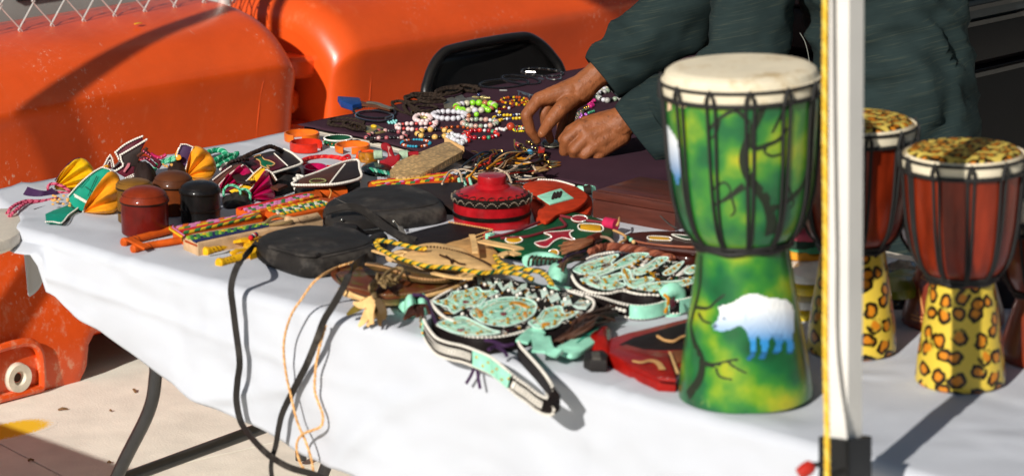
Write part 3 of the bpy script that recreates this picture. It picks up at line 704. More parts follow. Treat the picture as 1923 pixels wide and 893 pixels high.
def jungle():
    m = mat("green painted wood", '#3c8f2f', .28, var=.1, scale=10, bump=.02, coat=.3); n = m.node_tree; L = n.links.new; b = n.nodes["Principled BSDF"]
    tc = n.nodes.new("ShaderNodeTexCoord"); nz = n.nodes.new("ShaderNodeTexNoise"); nz.inputs['Scale'].default_value = 14; nz.inputs['Detail'].default_value = 3; nz.inputs['Roughness'].default_value = .42
    L(tc.outputs['Object'], nz.inputs['Vector'])
    cr = n.nodes.new("ShaderNodeValToRGB"); e = cr.color_ramp.elements
    stops = [(.30, '#083f22'), (.46, '#106030'), (.56, '#357d28'), (.645, '#759820'), (.74, '#aaa81a'), (.85, '#5d6f18')]
    e[0].position, e[0].color = stops[0][0], list(srgb(stops[0][1]))+[1]; e[1].position, e[1].color = stops[1][0], list(srgb(stops[1][1]))+[1]
    for p_, c_ in stops[2:]: q = e.new(p_); q.color = list(srgb(c_))+[1]
    L(nz.outputs[0], cr.inputs[0])
    n2 = n.nodes.new("ShaderNodeTexNoise"); n2.inputs['Scale'].default_value = 34; n2.inputs['Detail'].default_value = 8; L(tc.outputs['Object'], n2.inputs['Vector'])
    r2 = n.nodes.new("ShaderNodeMapRange"); r2.inputs[1].default_value = .66; r2.inputs[2].default_value = .78; r2.inputs[4].default_value = .5; L(n2.outputs[0], r2.inputs[0])
    mx = n.nodes.new("ShaderNodeMix"); mx.data_type = 'RGBA'; L(r2.outputs[0], mx.inputs[0]); L(cr.outputs[0], mx.inputs[6]); mx.inputs[7].default_value = list(srgb('#9db35a'))+[1]
    L(mx.outputs[2], b.inputs['Base Color']); return m
m_drope = mat("black drum rope", '#141210', .6, var=.2, scale=80, bump=.5, bscale=900)
m_skin_d = mat("drum skin", '#e2d6bb', .7, var=.10, scale=22, bump=.2, bscale=120, spec=.15, dirt='#c2ac86', dirt_scale=11, dirt_at=.54)
m_headprint = leopard("leopard printed skin", '#d8bc58', 50, .045)
m_leo = leopard("leopard painted wood")
m_redwood = mat("red stained wood", '#76240d', .33, var=.4, scale=18, bump=.08, stretch=(3, 3, .6), coat=.15, spec=.3, dirt='#a84420', dirt_scale=40, dirt_at=.68)
m_brown = mat("carved brown wood", '#7a2c14', .35, var=.25, scale=20, bump=.3, coat=.4)
m_carve = mat("pale carved line", '#cf8a52', .6, bump=0)
m_jungle = jungle()
def djembe(label, bpx, tpx, hw, m_bowl, m_base, m_head, npair, a_off, twist=True, face_hits=None, group="djembe drums on the white tablecloth", lean=True):
    """bpx: base centre, tpx: head centre (photo), hw: {y: half width}"""
    base = P(*bpx, .004); d0 = dep(base); s = FPX/d0
    top = Q(tpx[0], tpx[1], d0-.0); k = (bpx[1]-tpx[1])/s/math.cos(PITCH+.03)
    top = base+ZZ*k; 
    if lean:
        want = Q(tpx[0], tpx[1], dep(top)); top = top+RT*((want-top) @ RT)
    t = thing("djembe_drum", label, "drum", base, group)
    ys = sorted(hw, reverse=True); y0, y1 = bpx[1], tpx[1]
    prof = [(hw[y]/(FPX/dep(base+(top-base)*(y0-y)/(y0-y1))), (y0-y)/(y0-y1)*np.linalg.norm(top-base)) for y in ys]
    h_ = [p[1] for p in prof]; hs = np.linspace(0, h_[-1], 90)
    # smooth profile
    rs = np.interp(hs, h_, [p[0] for p in prof])
    for _ in range(3): rs[1:-1] = (rs[:-2]+2*rs[1:-1]+rs[2:])/4
    L_ = Lathe(base, top, list(zip(rs, hs))); H = L_.L
    iw = int(np.argmin(rs[20:70])+20); hwaist = hs[iw]
    pb_ = [(0, .003), (rs[0]-.006, .0), (rs[0]-.001, .004)]+[(rs[i], hs[i]) for i in range(2, iw+1)]
    G().lathe(pb_, base, L_.ax, 56).build("base", m_base, t)
    hh = H*.935                                  # lower hoop
    ih = int(np.searchsorted(hs, hh)); pw = [(rs[i], hs[i]) for i in range(iw, ih+1)]
    pw[0] = (pw[0][0]*1.0, pw[0][1]+.0005)
    G().lathe(pw, base, L_.ax, 56).build("bowl", m_bowl, t)
    rt_ = L_.R(hh)
    # skin: folded down band, rounded edge, flat head
    sk = [(rt_+.001, hh-.006), (rt_+.0022, hh+.012), (rt_+.0015, hh+.016), (rt_-.0012, H-.016), (rt_-.005, H-.006), (rt_-.012, H-.001), (rt_-.022, H), (0, H+.001)]
    G().lathe(sk[:5], base, L_.ax, 56).build("skin_edge", m_skin_d, t)
    G().lathe(sk[4:], base, L_.ax, 56).build("drum_head", m_head, t)
    def circ(h, off, n=72): return [L_.b+L_.ax*h+(L_.x*math.cos(2*math.pi*i/n)+L_.y*math.sin(2*math.pi*i/n))*(rt_+off) for i in range(n)]
    g = G(); g.tube(circ(hh+.0135, .0035), .0026, 6, True); g.build("hoop", m_drope, t)
    g = G(); g.tube(circ(hh-.0055, .0035), .0034, 6, True); g.build("hoop", m_drope, t)
    # tension ropes in pairs, each following the bowl
    for q in range(npair):
        a = 2*math.pi*(q+a_off)/npair; g = G()
        for da in (-.055, .055):
            path = []
            for i in range(26):
                u = i/25; h = hh-.004-(hh-.004-hwaist-.006)*u; sp = da*(1-.5*u) if u < .9 else da*.5
                path.append(L_.at(a+sp, h, .0026))
            g.tube(path, .0024, 6)
        g.tube([L_.at(a+x_, hh+y_, .006) for x_, y_ in ((-.06, -.008), (-.04, .006), (0, .017), (.04, .006), (.06, -.008))], .0028, 6)
        g.build("tension_rope", m_drope, t)
    g = G(); g.tube([L_.b+L_.ax*(hwaist+.006+.002*math.sin(i*.9))+(L_.x*math.cos(2*math.pi*i/48)+L_.y*math.sin(2*math.pi*i/48))*(L_.R(hwaist+.006)+.002) for i in range(48)], .0045, 7, True)
    g.tube([L_.b+L_.ax*(hwaist+.013)+(L_.x*math.cos(2*math.pi*i/48)+L_.y*math.sin(2*math.pi*i/48))*(L_.R(hwaist+.013)+.002) for i in range(48)], .0032, 7, True)
    g.build("waist_ring", m_drope, t)
    return t, L_
# big green drum
hw = {742: 127, 725: 126, 700: 123, 660: 117, 600: 107, 540: 97, 490: 90, 460: 86, 452: 86, 442: 98, 425: 112, 400: 122, 360: 132, 300: 139, 240: 143, 190: 147, 160: 149, 137: 148}
dg, LG = djembe("large djembe drum painted green with a white bear on its base", (1400, 742), (1391, 137), hw, m_jungle, m_jungle, m_skin_d, 13, -.25+.06)
m_print = print_mat("painted bear")
bear = [(1339, 612), (1341, 606), (1349, 600), (1352, 588), (1350, 576), (1353, 571), (1358, 571), (1362, 573), (1377, 567), (1392, 557), (1407, 551), (1424, 552), (1442, 558), (1460, 560), (1476, 562), (1485, 570), (1490, 584), (1490, 606), (1488, 630), (1489, 652), (1487, 664), (1476, 664), (1478, 650), (1474, 636), (1468, 640), (1467, 655), (1460, 664), (1449, 663), (1454, 654), (1456, 640), (1450, 632), (1444, 636), (1441, 658), (1436, 672), (1424, 673), (1430, 660), (1428, 640), (1424, 628), (1419, 634), (1420, 655), (1416, 668), (1410, 675), (1400, 674), (1409, 664), (1408, 640), (1402, 622), (1394, 612), (1384, 612), (1370, 618), (1356, 621), (1344, 619)]
def bearcol(X, Y):
    w_ = np.array(srgb('#f4f4f2')); bl = np.array(srgb('#2f86c4')); dk = np.array(srgb('#123a5e'))
    t_ = min(1, max(0, (Y-578)/62))**.85; t_ = max(t_, .55*max(0, 1-abs(X-1400)/16)*min(1, max(0, (Y-560)/40)) if 1385 < X < 1416 else 0)
    c = w_*(1-t_)+bl*t_
    if Y > 660: c = c*.35+dk*.65
    for ex_, ey_, er in ((1343, 612, 4), (1360, 597, 2.6), (1353, 573, 3.4)):
        if (X-ex_)**2+(Y-ey_)**2 < er*er: c = dk*.6
    if 1446 < X < 1470 and Y > 625: c = c*.75+dk*.25
    return c
paint_patch("painted_bear", LG, bear, m_print, dg, colfn=bearcol)
bear2 = [(1253, 232), (1262, 245), (1272, 262), (1277, 285), (1279, 310), (1277, 345), (1272, 348), (1268, 330), (1262, 318), (1258, 300), (1254, 270)]
paint_patch("painted_animal", LG, bear2, m_print, dg, colfn=lambda X, Y: np.array(srgb('#e9eef2'))*(1-min(1, max(0, (Y-265)/70)))+np.array(srgb('#3a7fb8'))*min(1, max(0, (Y-265)/70)))
for pl_ in ([(1276, 182), (1284, 178), (1284, 190), (1293, 192), (1292, 200), (1282, 204), (1276, 198)], [(1357, 190), (1376, 189), (1374, 196), (1366, 198)], [(1253, 180), (1262, 182), (1262, 205), (1256, 208)]):
    paint_patch("chipped_paint", LG, pl_, mat("chipped wood", '#e9c9a4', .7, bump=.2), dg, 2.2)
m_branch = mat("black painted branch", '#17210f', .5, var=.2, bump=0)
def branch(pts, r0, r1):
    q = catmull([(x, y, 0) for x, y in pts], 5); n = len(q); path = [LG.hit(p[0], p[1], -.0003) for p in q]
    ok = [path[0]]+[b for a, b in zip(path, path[1:]) if np.linalg.norm(a-b) < .08]
    G().ribbon(ok, [2.7*(r0+(r1-r0)*i/len(ok))/1240 for i in range(len(ok))], .0022, [LG.x*0+(p-LG.b)-LG.ax*((p-LG.b) @ LG.ax) for p in ok]).build("painted_branch", m_branch, dg)
for pts, a, b in (([(1446, 440), (1448, 410), (1438, 375), (1415, 345), (1400, 320), (1396, 290), (1410, 250), (1430, 210), (1440, 185)], 8, 4), ([(1400, 262), (1418, 278), (1440, 272), (1462, 262), (1478, 240)], 4, 2),
    ([(1440, 270), (1436, 285), (1450, 293), (1468, 288)], 2.5, 1.5), ([(1448, 390), (1480, 375), (1505, 350), (1515, 320)], 5, 2), ([(1398, 350), (1370, 370), (1340, 385)], 3.5, 1.5), ([(1395, 345), (1375, 365), (1380, 395), (1372, 405)], 2, 1.2),
    ([(1340, 355), (1360, 342), (1372, 360), (1350, 380)], 1.8, 1), ([(1400, 222), (1380, 208), (1352, 222), (1330, 245)], 3.2, 2), ([(1352, 225), (1345, 250), (1328, 265)], 2, 1), ([(1410, 228), (1398, 215), (1412, 240)], 2.2, 1.2),
    ([(1292, 742), (1312, 715), (1319, 690), (1316, 668), (1305, 645), (1298, 615), (1302, 590), (1314, 540), (1318, 480)], 7, 2.2), ([(1318, 680), (1340, 685), (1368, 678), (1386, 674)], 4, 1.5), ([(1345, 690), (1352, 706), (1375, 712)], 2, 1), ([(1368, 680), (1382, 690), (1402, 700)], 2, 1),
    ([(1306, 576), (1330, 578), (1345, 565), (1362, 552)], 2.6, 1.2), ([(1312, 588), (1322, 602), (1336, 606)], 2.6, 1), ([(1478, 195), (1462, 225), (1450, 250)], 3, 1.2), ([(1480, 350), (1490, 380), (1482, 390)], 2, 1)):
    branch(pts, a, b)
# leopard drums
hwl = {716: 85, 700: 84, 660: 80, 600: 71, 550: 64, 524: 60, 516: 61, 508: 72, 495: 83, 470: 93, 420: 103, 370: 108, 330: 111, 305: 114, 284: 113}
ld1, L1 = djembe("leopard spotted djembe with red bowl beside the end of the table", (1803, 716), (1811, 284), hwl, m_redwood, m_leo, m_headprint, 11, .18)
hw2 = {y-62: v for y, v in hwl.items()}
ld2, L2_ = djembe("leopard spotted djembe with red bowl partly hidden by the canopy leg", (1599, 656), (1606, 229), {(656-(716-y)*427/432): v*1.0 for y, v in hwl.items()}, m_redwood, m_leo, m_headprint, 11, .42)
# plain carved drums behind them
hwb = {612: 96, 590: 96, 575: 93, 520: 80, 470: 66, 455: 66, 440: 80, 410: 96, 360: 106, 310: 110, 270: 112}
bd, LBd = djembe("carved brown djembe standing behind the leopard spotted drum", (1790, 606), (1794, 338), {606-(612-y)*268/342: v for y, v in hwb.items()}, m_brown, m_brown, m_skin_d, 11, .3)
for pts in (((1722, 500), (1728, 550), (1735, 590)), ((1716, 520), (1724, 590)), ((1718, 512), (1735, 516), (1742, 505)), ((1730, 520), (1742, 526)), ((1712, 597), (1740, 604), (1800, 608)), ((1712, 590), (1740, 597), (1800, 601))):
    pth = [LBd.hit(x, y, .0004) for x, y in pts]; G().tube(catmull(pth, 4), .0016, 5).build("carved_line", m_carve, bd)
bd2, _ = djembe("dark carved djembe at the photo's edge behind the leopard drum", (1972, 672), (1975, 400), {672-(612-y)*272/342: v*.98 for y, v in hwb.items()}, m_brown, m_brown, m_skin_d, 11, .1)

# goods seen between the drums
def bagthing(name, label, cat, outline, base, h, m, nz=.006, extra=None, group=None):
    c = P(*base); t = thing(name, label, cat, c, group)
    g = G().pillow(outline, h, edge=h*.45, nz=nz, nsc=22, seed=random.random()*9); g.build("body", m, t); return t
def around(px, py, rx, ry, z=0, n=10): return [P(x, y, z) for x, y in ell(px, py, rx, ry, n)]
m_pk = [mat("pink striped cloth", '#b5485a', .8, bump=.5), mat("green wrap", '#3f8f63', .6), mat("yellow wrap", '#e5c72a', .35, coat=.4), mat("white wrap", '#e7e3d6', .35, coat=.4), mat("olive wrap", '#6f7a1e', .35, coat=.3), mat("dark wrap", '#1d1c1f', .25, coat=.6, dirt='#4a4a50', dirt_scale=30, dirt_at=.6)]
t = thing("plastic_packet", "stack of yellow and white plastic packets between green drum and canopy leg", "packets", P(1520, 560))
for k, (m_, z0) in enumerate(((m_pk[2], 0), (m_pk[3], .022), (m_pk[2], .046), (m_pk[3], .066))):
    G().pillow([p+ZZ*z0 for p in around(1522, 585, 60, 22)], .026, .012, nz=.004, nsc=25, seed=k).build("packet", m_, t)
t = thing("folded_cloths", "pink striped and green cloths folded on the packets behind the drums", "cloths", P(1515, 520, .09))
for k, (m_, z0) in enumerate(((mat("yellow fringe", '#e0951e', .7), .092), (m_pk[1], .104), (mat("black green cloth", '#1e3a2a', .8), .112), (m_pk[0], .125), (m_pk[0], .150), (mat("dark red cloth", '#5a1824', .8), .168))):
    G().pillow([p+ZZ*z0+RT*(.006*math.sin(k*2)) for p in around(1515, 570, 56, 20)], .024, .012, nz=.005, nsc=35, seed=k+3).build("cloth", m_, t)
bagthing("plastic_bag", "olive green plastic packet lying between the two leopard drums", "packet", around(1690, 545, 45, 18, .055), (1690, 545), .03, m_pk[4])
bagthing("plastic_tub", "dark wrapped bundles below the olive packet behind the drums", "bundle", around(1690, 560, 52, 24), (1690, 560), .055, m_pk[5], nz=.012)
bagthing("cloth_bundle", "dark cloth bundle in shadow behind the right hand drums", "bundle", around(1880, 560, 70, 24), (1880, 560), .09, mat("dark bundle", '#1a1518', .8), nz=.012)

# ================================================================== PERSON
m_skin = mat("brown skin", '#8b5230', .5, var=.2, scale=40, bump=.5, bscale=300, spec=.3, dirt='#5c3420', dirt_scale=55, dirt_at=.58)
m_skin.node_tree.nodes["Principled BSDF"].inputs['Subsurface Weight'].default_value = .08
m_skin.node_tree.nodes["Principled BSDF"].inputs['Subsurface Radius'].default_value = (.012, .004, .002)
m_nail = mat("finger nail", '#b98a70', .25, bump=0, coat=.4)
def tunic_mat():
    m = mat("dark teal tunic", '#232f2f', .88, var=.14, scale=16, bump=.35, bscale=900, spec=.12); n = m.node_tree; L = n.links.new; b = n.nodes["Principled BSDF"]
    src = b.inputs['Base Color'].links[0].from_socket; tc = n.nodes.new("ShaderNodeTexCoord")
    mp = n.nodes.new("ShaderNodeMapping"); mp.inputs['Rotation'].default_value = (0, R_(-14), AZ); mp.inputs['Scale'].default_value = (7, 30, 230); mp.vector_type = 'TEXTURE'
    mp.inputs['Scale'].default_value = (1/9, 1/30, 1/380)
    L(tc.outputs['Object'], mp.inputs[0]); nz = n.nodes.new("ShaderNodeTexNoise"); nz.inputs['Scale'].default_value = 1; nz.inputs['Detail'].default_value = 3; L(mp.outputs[0], nz.inputs['Vector'])
    r = n.nodes.new("ShaderNodeMapRange"); r.inputs[1].default_value = .56; r.inputs[2].default_value = .68; r.inputs[4].default_value = .11; L(nz.outputs[0], r.inputs[0])
    mx = n.nodes.new("ShaderNodeMix"); mx.data_type = 'RGBA'; L(r.outputs[0], mx.inputs[0]); L(src, mx.inputs[6]); mx.inputs[7].default_value = list(srgb('#77765a'))+[1]
    r2 = n.nodes.new("ShaderNodeMapRange"); r2.inputs[1].default_value = .44; r2.inputs[2].default_value = .36; r2.inputs[4].default_value = .22; L(nz.outputs[0], r2.inputs[0])
    m2 = n.nodes.new("ShaderNodeMix"); m2.data_type = 'RGBA'; L(r2.outputs[0], m2.inputs[0]); L(mx.outputs[2], m2.inputs[6]); m2.inputs[7].default_value = list(srgb('#141f22'))+[1]
    L(m2.outputs[2], b.inputs['Base Color']); return m
m_tunic = tunic_mat(); m_trouser = mat("black trousers", '#17181b', .8, var=.15, bump=.3)
DH = dep(P(1040, 285))                       # how far the hands are
person = thing("person", "person in a dark teal striped tunic bending over the purple cloth with both hands", "person", (.85, 1.6, 0))
DS = DH-.13
H = lambda x, y, d=0.0: Q(x, y, DH-d)        # d: metres nearer than the fingertips
Bz = []
# hand whose thumb and forefinger pinch
W1 = H(1112, 148, .02); e1 = H(1240, 42, .03)
k1 = [H(1012, 186, .035), H(1036, 183, .012), H(1058, 190, -.012), H(1075, 198, -.03)]
Bz += [(e1, .042, W1, .0285), (W1, .0285, H(1090, 168, .02), .030), (H(1090, 165, .018), .029, k1[0], .0150), (H(1092, 170, .012), .026, k1[1], .0150), (H(1094, 172, 0), .025, k1[2], .0145), (H(1096, 176, -.01), .023, k1[3], .0130), (k1[0], .0150, k1[1], .0150), (k1[1], .0150, k1[2], .014), (H(1070, 170, .03), .02, H(1035, 185, .03), .014)]
def finger(j, r):
    for i in range(len(j)-1): Bz.append((j[i], r[i]*1.0, j[i+1], r[i+1]*1.0))
finger([k1[0], H(988, 216, .045), H(995, 243, .035), H(1009, 264, .02)], [.0145, .0122, .0112, .0084])
finger([H(1082, 180, .026), H(1054, 203, .054), H(1034, 227, .060), H(1018, 251, .05)], [.018, .0165, .0145, .0102])
finger([k1[1], H(1022, 212, .02), H(1026, 240, .012), H(1034, 263, .01)], [.0140, .0118, .0105, .0084])
finger([k1[2], H(1056, 215, -.002), H(1054, 240, -.002), H(1049, 258, .0)], [.0130, .0112, .0098, .0080])
finger([k1[3], H(1072, 222, -.02), H(1066, 243, -.02), H(1060, 258, -.015)], [.0115, .0100, .0088, .0072])
# hand lying closed over what it holds
W2 = H(1180, 222, .06); e2 = H(1270, 212, .075)
k2 = [H(1092, 240, .072), H(1103, 258, .080), H(1119, 272, .080), H(1136, 280, .072)]
Bz += [(e2, .034, W2, .032), (W2, .033, H(1160, 235, .06), .034), (H(1158, 226, .058), .027, k2[0], .0165), (H(1158, 236, .06), .028, k2[1], .0165), (H(1160, 246, .06), .027, k2[2], .016), (H(1164, 254, .06), .025, k2[3], .0145), (k2[0], .016, k2[1], .016), (k2[1], .016, k2[2], .0155), (k2[2], .0155, k2[3], .014)]
finger([k2[0], H(1064, 262, .072), H(1060, 284, .055), H(1074, 288, .035)], [.0152, .0138, .0122, .0098])
finger([k2[1], H(1079, 281, .082), H(1080, 297, .062), H(1092, 296, .040)], [.0155, .0136, .0118, .0096])
finger([k2[2], H(1099, 290, .080), H(1102, 300, .060), H(1112, 297, .042)], [.0148, .0130, .0112, .0092])
finger([k2[3], H(1122, 293, .072), H(1124, 300, .055), H(1132, 296, .040)], [.0132, .0114, .0100, .0084])
finger([H(1150, 222, .035), H(1100, 232, .035), H(1072, 246, .032), H(1056, 262, .022)], [.020, .0165, .014, .0100])
# arms, shoulders, head, trunk and legs carry on out of the picture as one body
sh1, sh2 = Q(1395, -330, DH+.02), Q(1500, -300, DS-.12); el1 = H(1310, -25, .01); el2 = Q(1396, 120, DS-.05)
neck, headc = Q(1440, -420, DS-.02), Q(1395, -520, DS-.03)
pel = np.array(Q(1680, 230, DS-.0)); chest = Q(1530, -230, DS-.03)
Bz += [(e1, .036, el1, .038), (el1, .038, H(1345, -90, .0), .040), (H(1345, -90, .0), .040, sh1, .045), (e2, .034, Q(1330, 188, DS-.03), .036), (Q(1330, 188, DS-.03), .036, el2, .040), (el2, .040, Q(1405, 40, DS-.05), .040), (Q(1405, 40, DS-.05), .040, Q(1425, -80, DS-.06), .042), (Q(1425, -80, DS-.06), .042, sh2, .045), (pel, .085, Q(1660, 40, DS), .095), (Q(1660, 40, DS), .095, chest, .10), (chest, .10, sh1, .055), (chest, .10, sh2, .055), (chest, .10, neck, .055), (neck, .055, headc, .06), (headc, .082, headc+RT*.035+ZZ*.03, .085), (headc-RT*.045-ZZ*.03, .052, headc, .075), (headc-RT*.09+ZZ*.0, .012, headc-RT*.085-ZZ*.02, .017)]
for s_ in (-1, 1):
    hip = pel+FH*.085*s_-ZZ*.05; kn = np.array([hip[0]-.03, hip[1]-.02, .44]); an = np.array([hip[0]+.03, hip[1]+.03, .09])
    Bz += [(hip, .062, kn, .052), (kn, .055, an, .038), (an, .04, an-RT*.14-ZZ*.045, .032)]
    Bz += [(headc+FH*.078*s_+RT*.01, .02, headc+FH*.082*s_+RT*.015-ZZ*.02, .014)]
def skin_post(v, nr):
    for i in range(len(v)):
        p = v[i]; a = noise.noise(V(p*90))*.0006+noise.noise(V((p[0]*220, p[1]*220, p[2]*90)))*.00035; v[i] = p+nr[i]*a
    return v
body = remesh(Bz, .0023, "body", m_skin, person, 3, skin_post)
for s_ in (-1, 1):
    e = headc-RT*.073+FH*.03*s_+ZZ*.012; G().ball(e, .013, 10, 6).build("eye", mat("eye white", '#d8d2c8', .3, bump=0), person)
    G().ball(e-RT*.0095, .0062, 8, 5).build("iris", mat("eye dark", '#20140d', .3, bump=0), person)
G().tube([headc-RT*.088-ZZ*.048+FH*a for a in (-.024, 0, .024)], .006, 8).build("mouth", mat("lips", '#6b3a2c', .5), person)
rows = []
for i in range(14):
    a = R_(5+72*i/13)
    rows.append([headc+RT*.025+ZZ*.02+(RT*math.cos(b_)*.104*math.sin(a)+FH*math.sin(b_)*.096*math.sin(a)+ZZ*math.cos(a)*.105)*(1+.02*noise.noise(V((b_*9, a*9, 0)))) for b_ in np.linspace(-2.0, 2.0, 30)])
g = G(); g.grid(rows); g.build("hair", mat("short black hair", '#120f0e', .9, bump=.8, bscale=800), person).modifiers.new("s", 'SOLIDIFY').thickness = .006
def nail(c, n_, l_, w_=.0052):
    n_ = n_/np.linalg.norm(n_); l_ = l_-n_*(l_ @ n_); l_ /= np.linalg.norm(l_); G().ball(c, (.0068, w_, .0015), 10, 6, ax=[l_, np.cross(n_, l_), n_]).build("nail", m_nail, person)
tv = -FW
nail(H(1020, 247, .05)+tv*.0088-RT*.001, tv+ZZ*.25, H(1018, 251, 0)-H(1034, 227, 0), .0058)
# clothes
def loft(name, secs, m, parent, seed=0, fold=.006, seg=56, sub=7, th=.0022, close_end=False, dirs=None):
    """cloth round a limb: secs = [(centre, half width across the view, half depth)], folds added"""
    C_ = catmull([s[0] for s in secs], sub); A_ = catmull([(s[1], s[2], 0) for s in secs], sub); T, _ = frames(C_); rows = []; n = len(C_)
    for i, (c, ab, t) in enumerate(zip(C_, A_, T)):
        u = -FW-t*(-FW @ t); u /= np.linalg.norm(u); w_ = np.cross(t, u); row = []; q = i/(n-1)
        for k in range(seg):
            a = 2*math.pi*k/seg; d = w_*math.cos(a)*ab[0]+u*math.sin(a)*ab[1]
            w0 = noise.noise(V((c+d)*5+seed)); rg = 1-2.6*abs(noise.noise(V((c+d)*np.array([7, 7, 11])+V((seed, w0*1.6, w0))))); rg2 = 1-2.6*abs(noise.noise(V((c+d)*np.array([15, 15, 22])+V((w0, seed*3, 0)))))
            f_ = fold*min(1, .25+q*4)*(1.1*rg+.45*rg2+.6*w0)
            row.append(c+d*(1+f_/np.linalg.norm(d)))
        row.append(row[0]); rows.append(row)
    # turn the mouth of the sleeve inwards
    r0 = rows[0]; c0 = sum(r0[:-1])/seg; inner = [[c0+(p-c0)*s_+T[0]*dz_ for p in r0] for s_, dz_ in ((.80, .05), (.90, .015), (.955, .002))]
    g = G(); g.grid(inner+rows); return g.build(name, m, parent, angle=0)
def perp(w): return w/pxm(DH)
s1 = [(H(1131, 147, .02), .052, .046), (H(1160, 123, .02), .058, .052), (H(1200, 90, .02), .062, .058), (H(1245, 52, .02), .072, .062), (H(1295, 0, .02), .082, .07), (H(1345, -90, .0), .088, .078), (sh1, .09, .085)]
loft("sleeve", s1, m_tunic, person, 1.0, .012)
s2 = [(H(1199, 257, .06), .078, .055), (H(1224, 238, .065), .080, .060), (H(1264, 214, .08), .080, .066), (Q(1330, 188, DS-.03), .078, .068), (Q(1396, 120, DS-.05), .080, .075), (Q(1405, 40, DS-.05), .078, .075), (Q(1425, -80, DS-.06), .082, .08), (sh2, .09, .085)]
loft("sleeve", s2, m_tunic, person, 5.0, .010)
tor = [(Q(1690, 640, DS+.05), .150, .17), (Q(1690, 450, DS+.03), .150, .165), (Q(1685, 300, DS+.02), .148, .16), (Q(1680, 200, DS), .150, .155), (Q(1672, 100, DS), .150, .15), (Q(1655, 0, DS), .150, .15), (Q(1600, -140, DS-.02), .15, .15), (Q(1520, -270, DS-.04), .14, .15), (Q(1455, -380, DS-.03), .075, .09)]
loft("tunic", tor, m_tunic, person, 9.0, .019, seg=90, sub=9)
G().tube(catmull([Q(1502, 62, DS-.17), Q(1512, 80, DS-.17), Q(1519, 110, DS-.17), Q(1521, 142, DS-.17)], 5), .0006, 4).build("loose_thread", mat("pale thread", '#8d8f86', .8, bump=0), person)
for s_ in (-1, 1):
    hip = pel+FH*.085*s_-ZZ*.05
    loft("trouser_leg", [(np.array([hip[0]+.03, hip[1]+.03, .07]), .07, .07), (np.array([hip[0]-.03, hip[1]-.02, .42]), .085, .085), (hip-ZZ*.1, .105, .11), (hip, .11, .115)], m_trouser, person, 12+s_, .006)
    an = np.array([hip[0]+.03, hip[1]+.03, .055]); G().pillow([an+RT*a+FH*b+ZZ*-.05 for a, b in ((.05, 0), (.03, .045), (-.08, .05), (-.18, .03), (-.2, 0), (-.18, -.03), (-.08, -.05), (.03, -.045))], .09, .03, nz=0).build("shoe", m_blk, person)
# ================================================================== LEATHER GOODS ON THE WHITE CLOTH
def D(x, y, base, d=0.0): return Q(x, y, dep(P(*base))-d)       # a point standing over base
TW = -FH                                                         # towards the viewer, level
L_yel, L_org, L_tea, L_pur, L_mag = leather("yellow", '#e8b313', .38, coat=.25), leather("orange yellow", '#ef9a22', .36, coat=.3), leather("teal", '#138a72', .5), leather("purple", '#3d2545', .45), leather("magenta", '#b3124f', .3, coat=.45)
L_bur, L_drk, L_brn, L_tan, L_red = leather("burgundy", '#541524', .42), leather("dark brown", '#2c211e', .5), leather("brown", '#4f2c20', .45), leather("tan", '#e0b47a', .6), leather("red", '#b02216', .32, coat=.35)
L_orr, L_blk, L_mint, L_grn = leather("orange red", '#d9501b', .42), LB(), leather("mint", '#9adcc0', .65, var=.2, dirt='#dcefe2', dirt_scale=150, dirt_at=.6, spec=.12), leather("green", '#0f4a2b', .45)
T_wh, T_tan, T_pink, T_mint = WHITE_TH(), TAN_TH(), thread("pink", '#d4627c'), thread("mint", '#7cc9a4')
T_green, T_blk = thread("green", '#1f8f63'), thread("black", '#201c1b')

def pleat(name, apex, arc, base, k, m, parent, amp=.009, bulge=.022, back=.022, off=0.0, apex_off=0.0):
    """gathered leather: folds run from the tied apex out to the rounded arc"""
    A = D(*apex, base, apex_off); O = resample(catmull([D(x, y, base, off) for x, y in arc], 6), n=k*8+1); nv = 12; n = len(O)
    fr, bk = [], []
    for i, o in enumerate(O):
        u = i/(n-1); c = math.cos(2*math.pi*k*u); rf, rb = [], []
        for j in range(nv+1):
            v = .04+.96*j/nv; p = A+(o-A)*v; e = math.sin(math.pi*min(1, v*.93))**.8
            edge = min(1, u*6)*min(1, (1-u)*6)
            q = bulge*e*edge+amp*c*(.35+.65*v)*e**.4*(.3+.7*edge)
            sag = .004*noise.noise(V((p[0]*30, p[1]*30, p[2]*30)))
            rf.append(p+TW*(q+sag)+ZZ*(.25*q)); rb.append(p-TW*(back*e*edge+.001)+ZZ*0)
        fr.append(rf); bk.append(rb[::-1])
    rows = [f+b for f, b in zip(fr, bk)]; rows = [r+[r[0]] for r in rows]
    g = G(); g.grid(rows); m_ = len(rows[0])
    g.f.append(tuple(range(m_-2, -1, -1))); e = len(rows)-1; g.f.append(tuple(e*m_+i for i in range(m_-1)))
    return g.build(name, m, parent, angle=70)
def plate(name, pts, base, m, parent, th=.003, off=0.0, smooth=0, lean=0.0):
    """upright piece facing the viewer; lean tips its lower part forward"""
    q = [D(x, y, base, off) for x, y in pts]
    if smooth: q = catmull(q, smooth, True)
    return G().slab(q, th, down=FW, bev=.0008).build(name, m, parent)
def dline(pts, base, off=0.0, sm=5, closed=False): return catmull([D(x, y, base, off) for x, y in pts], sm, closed)
def cord(name, pts, m, parent, r=.0016, sm=6, seg=6): return G().tube(catmull(pts, sm), r, seg).build(name, m, parent)

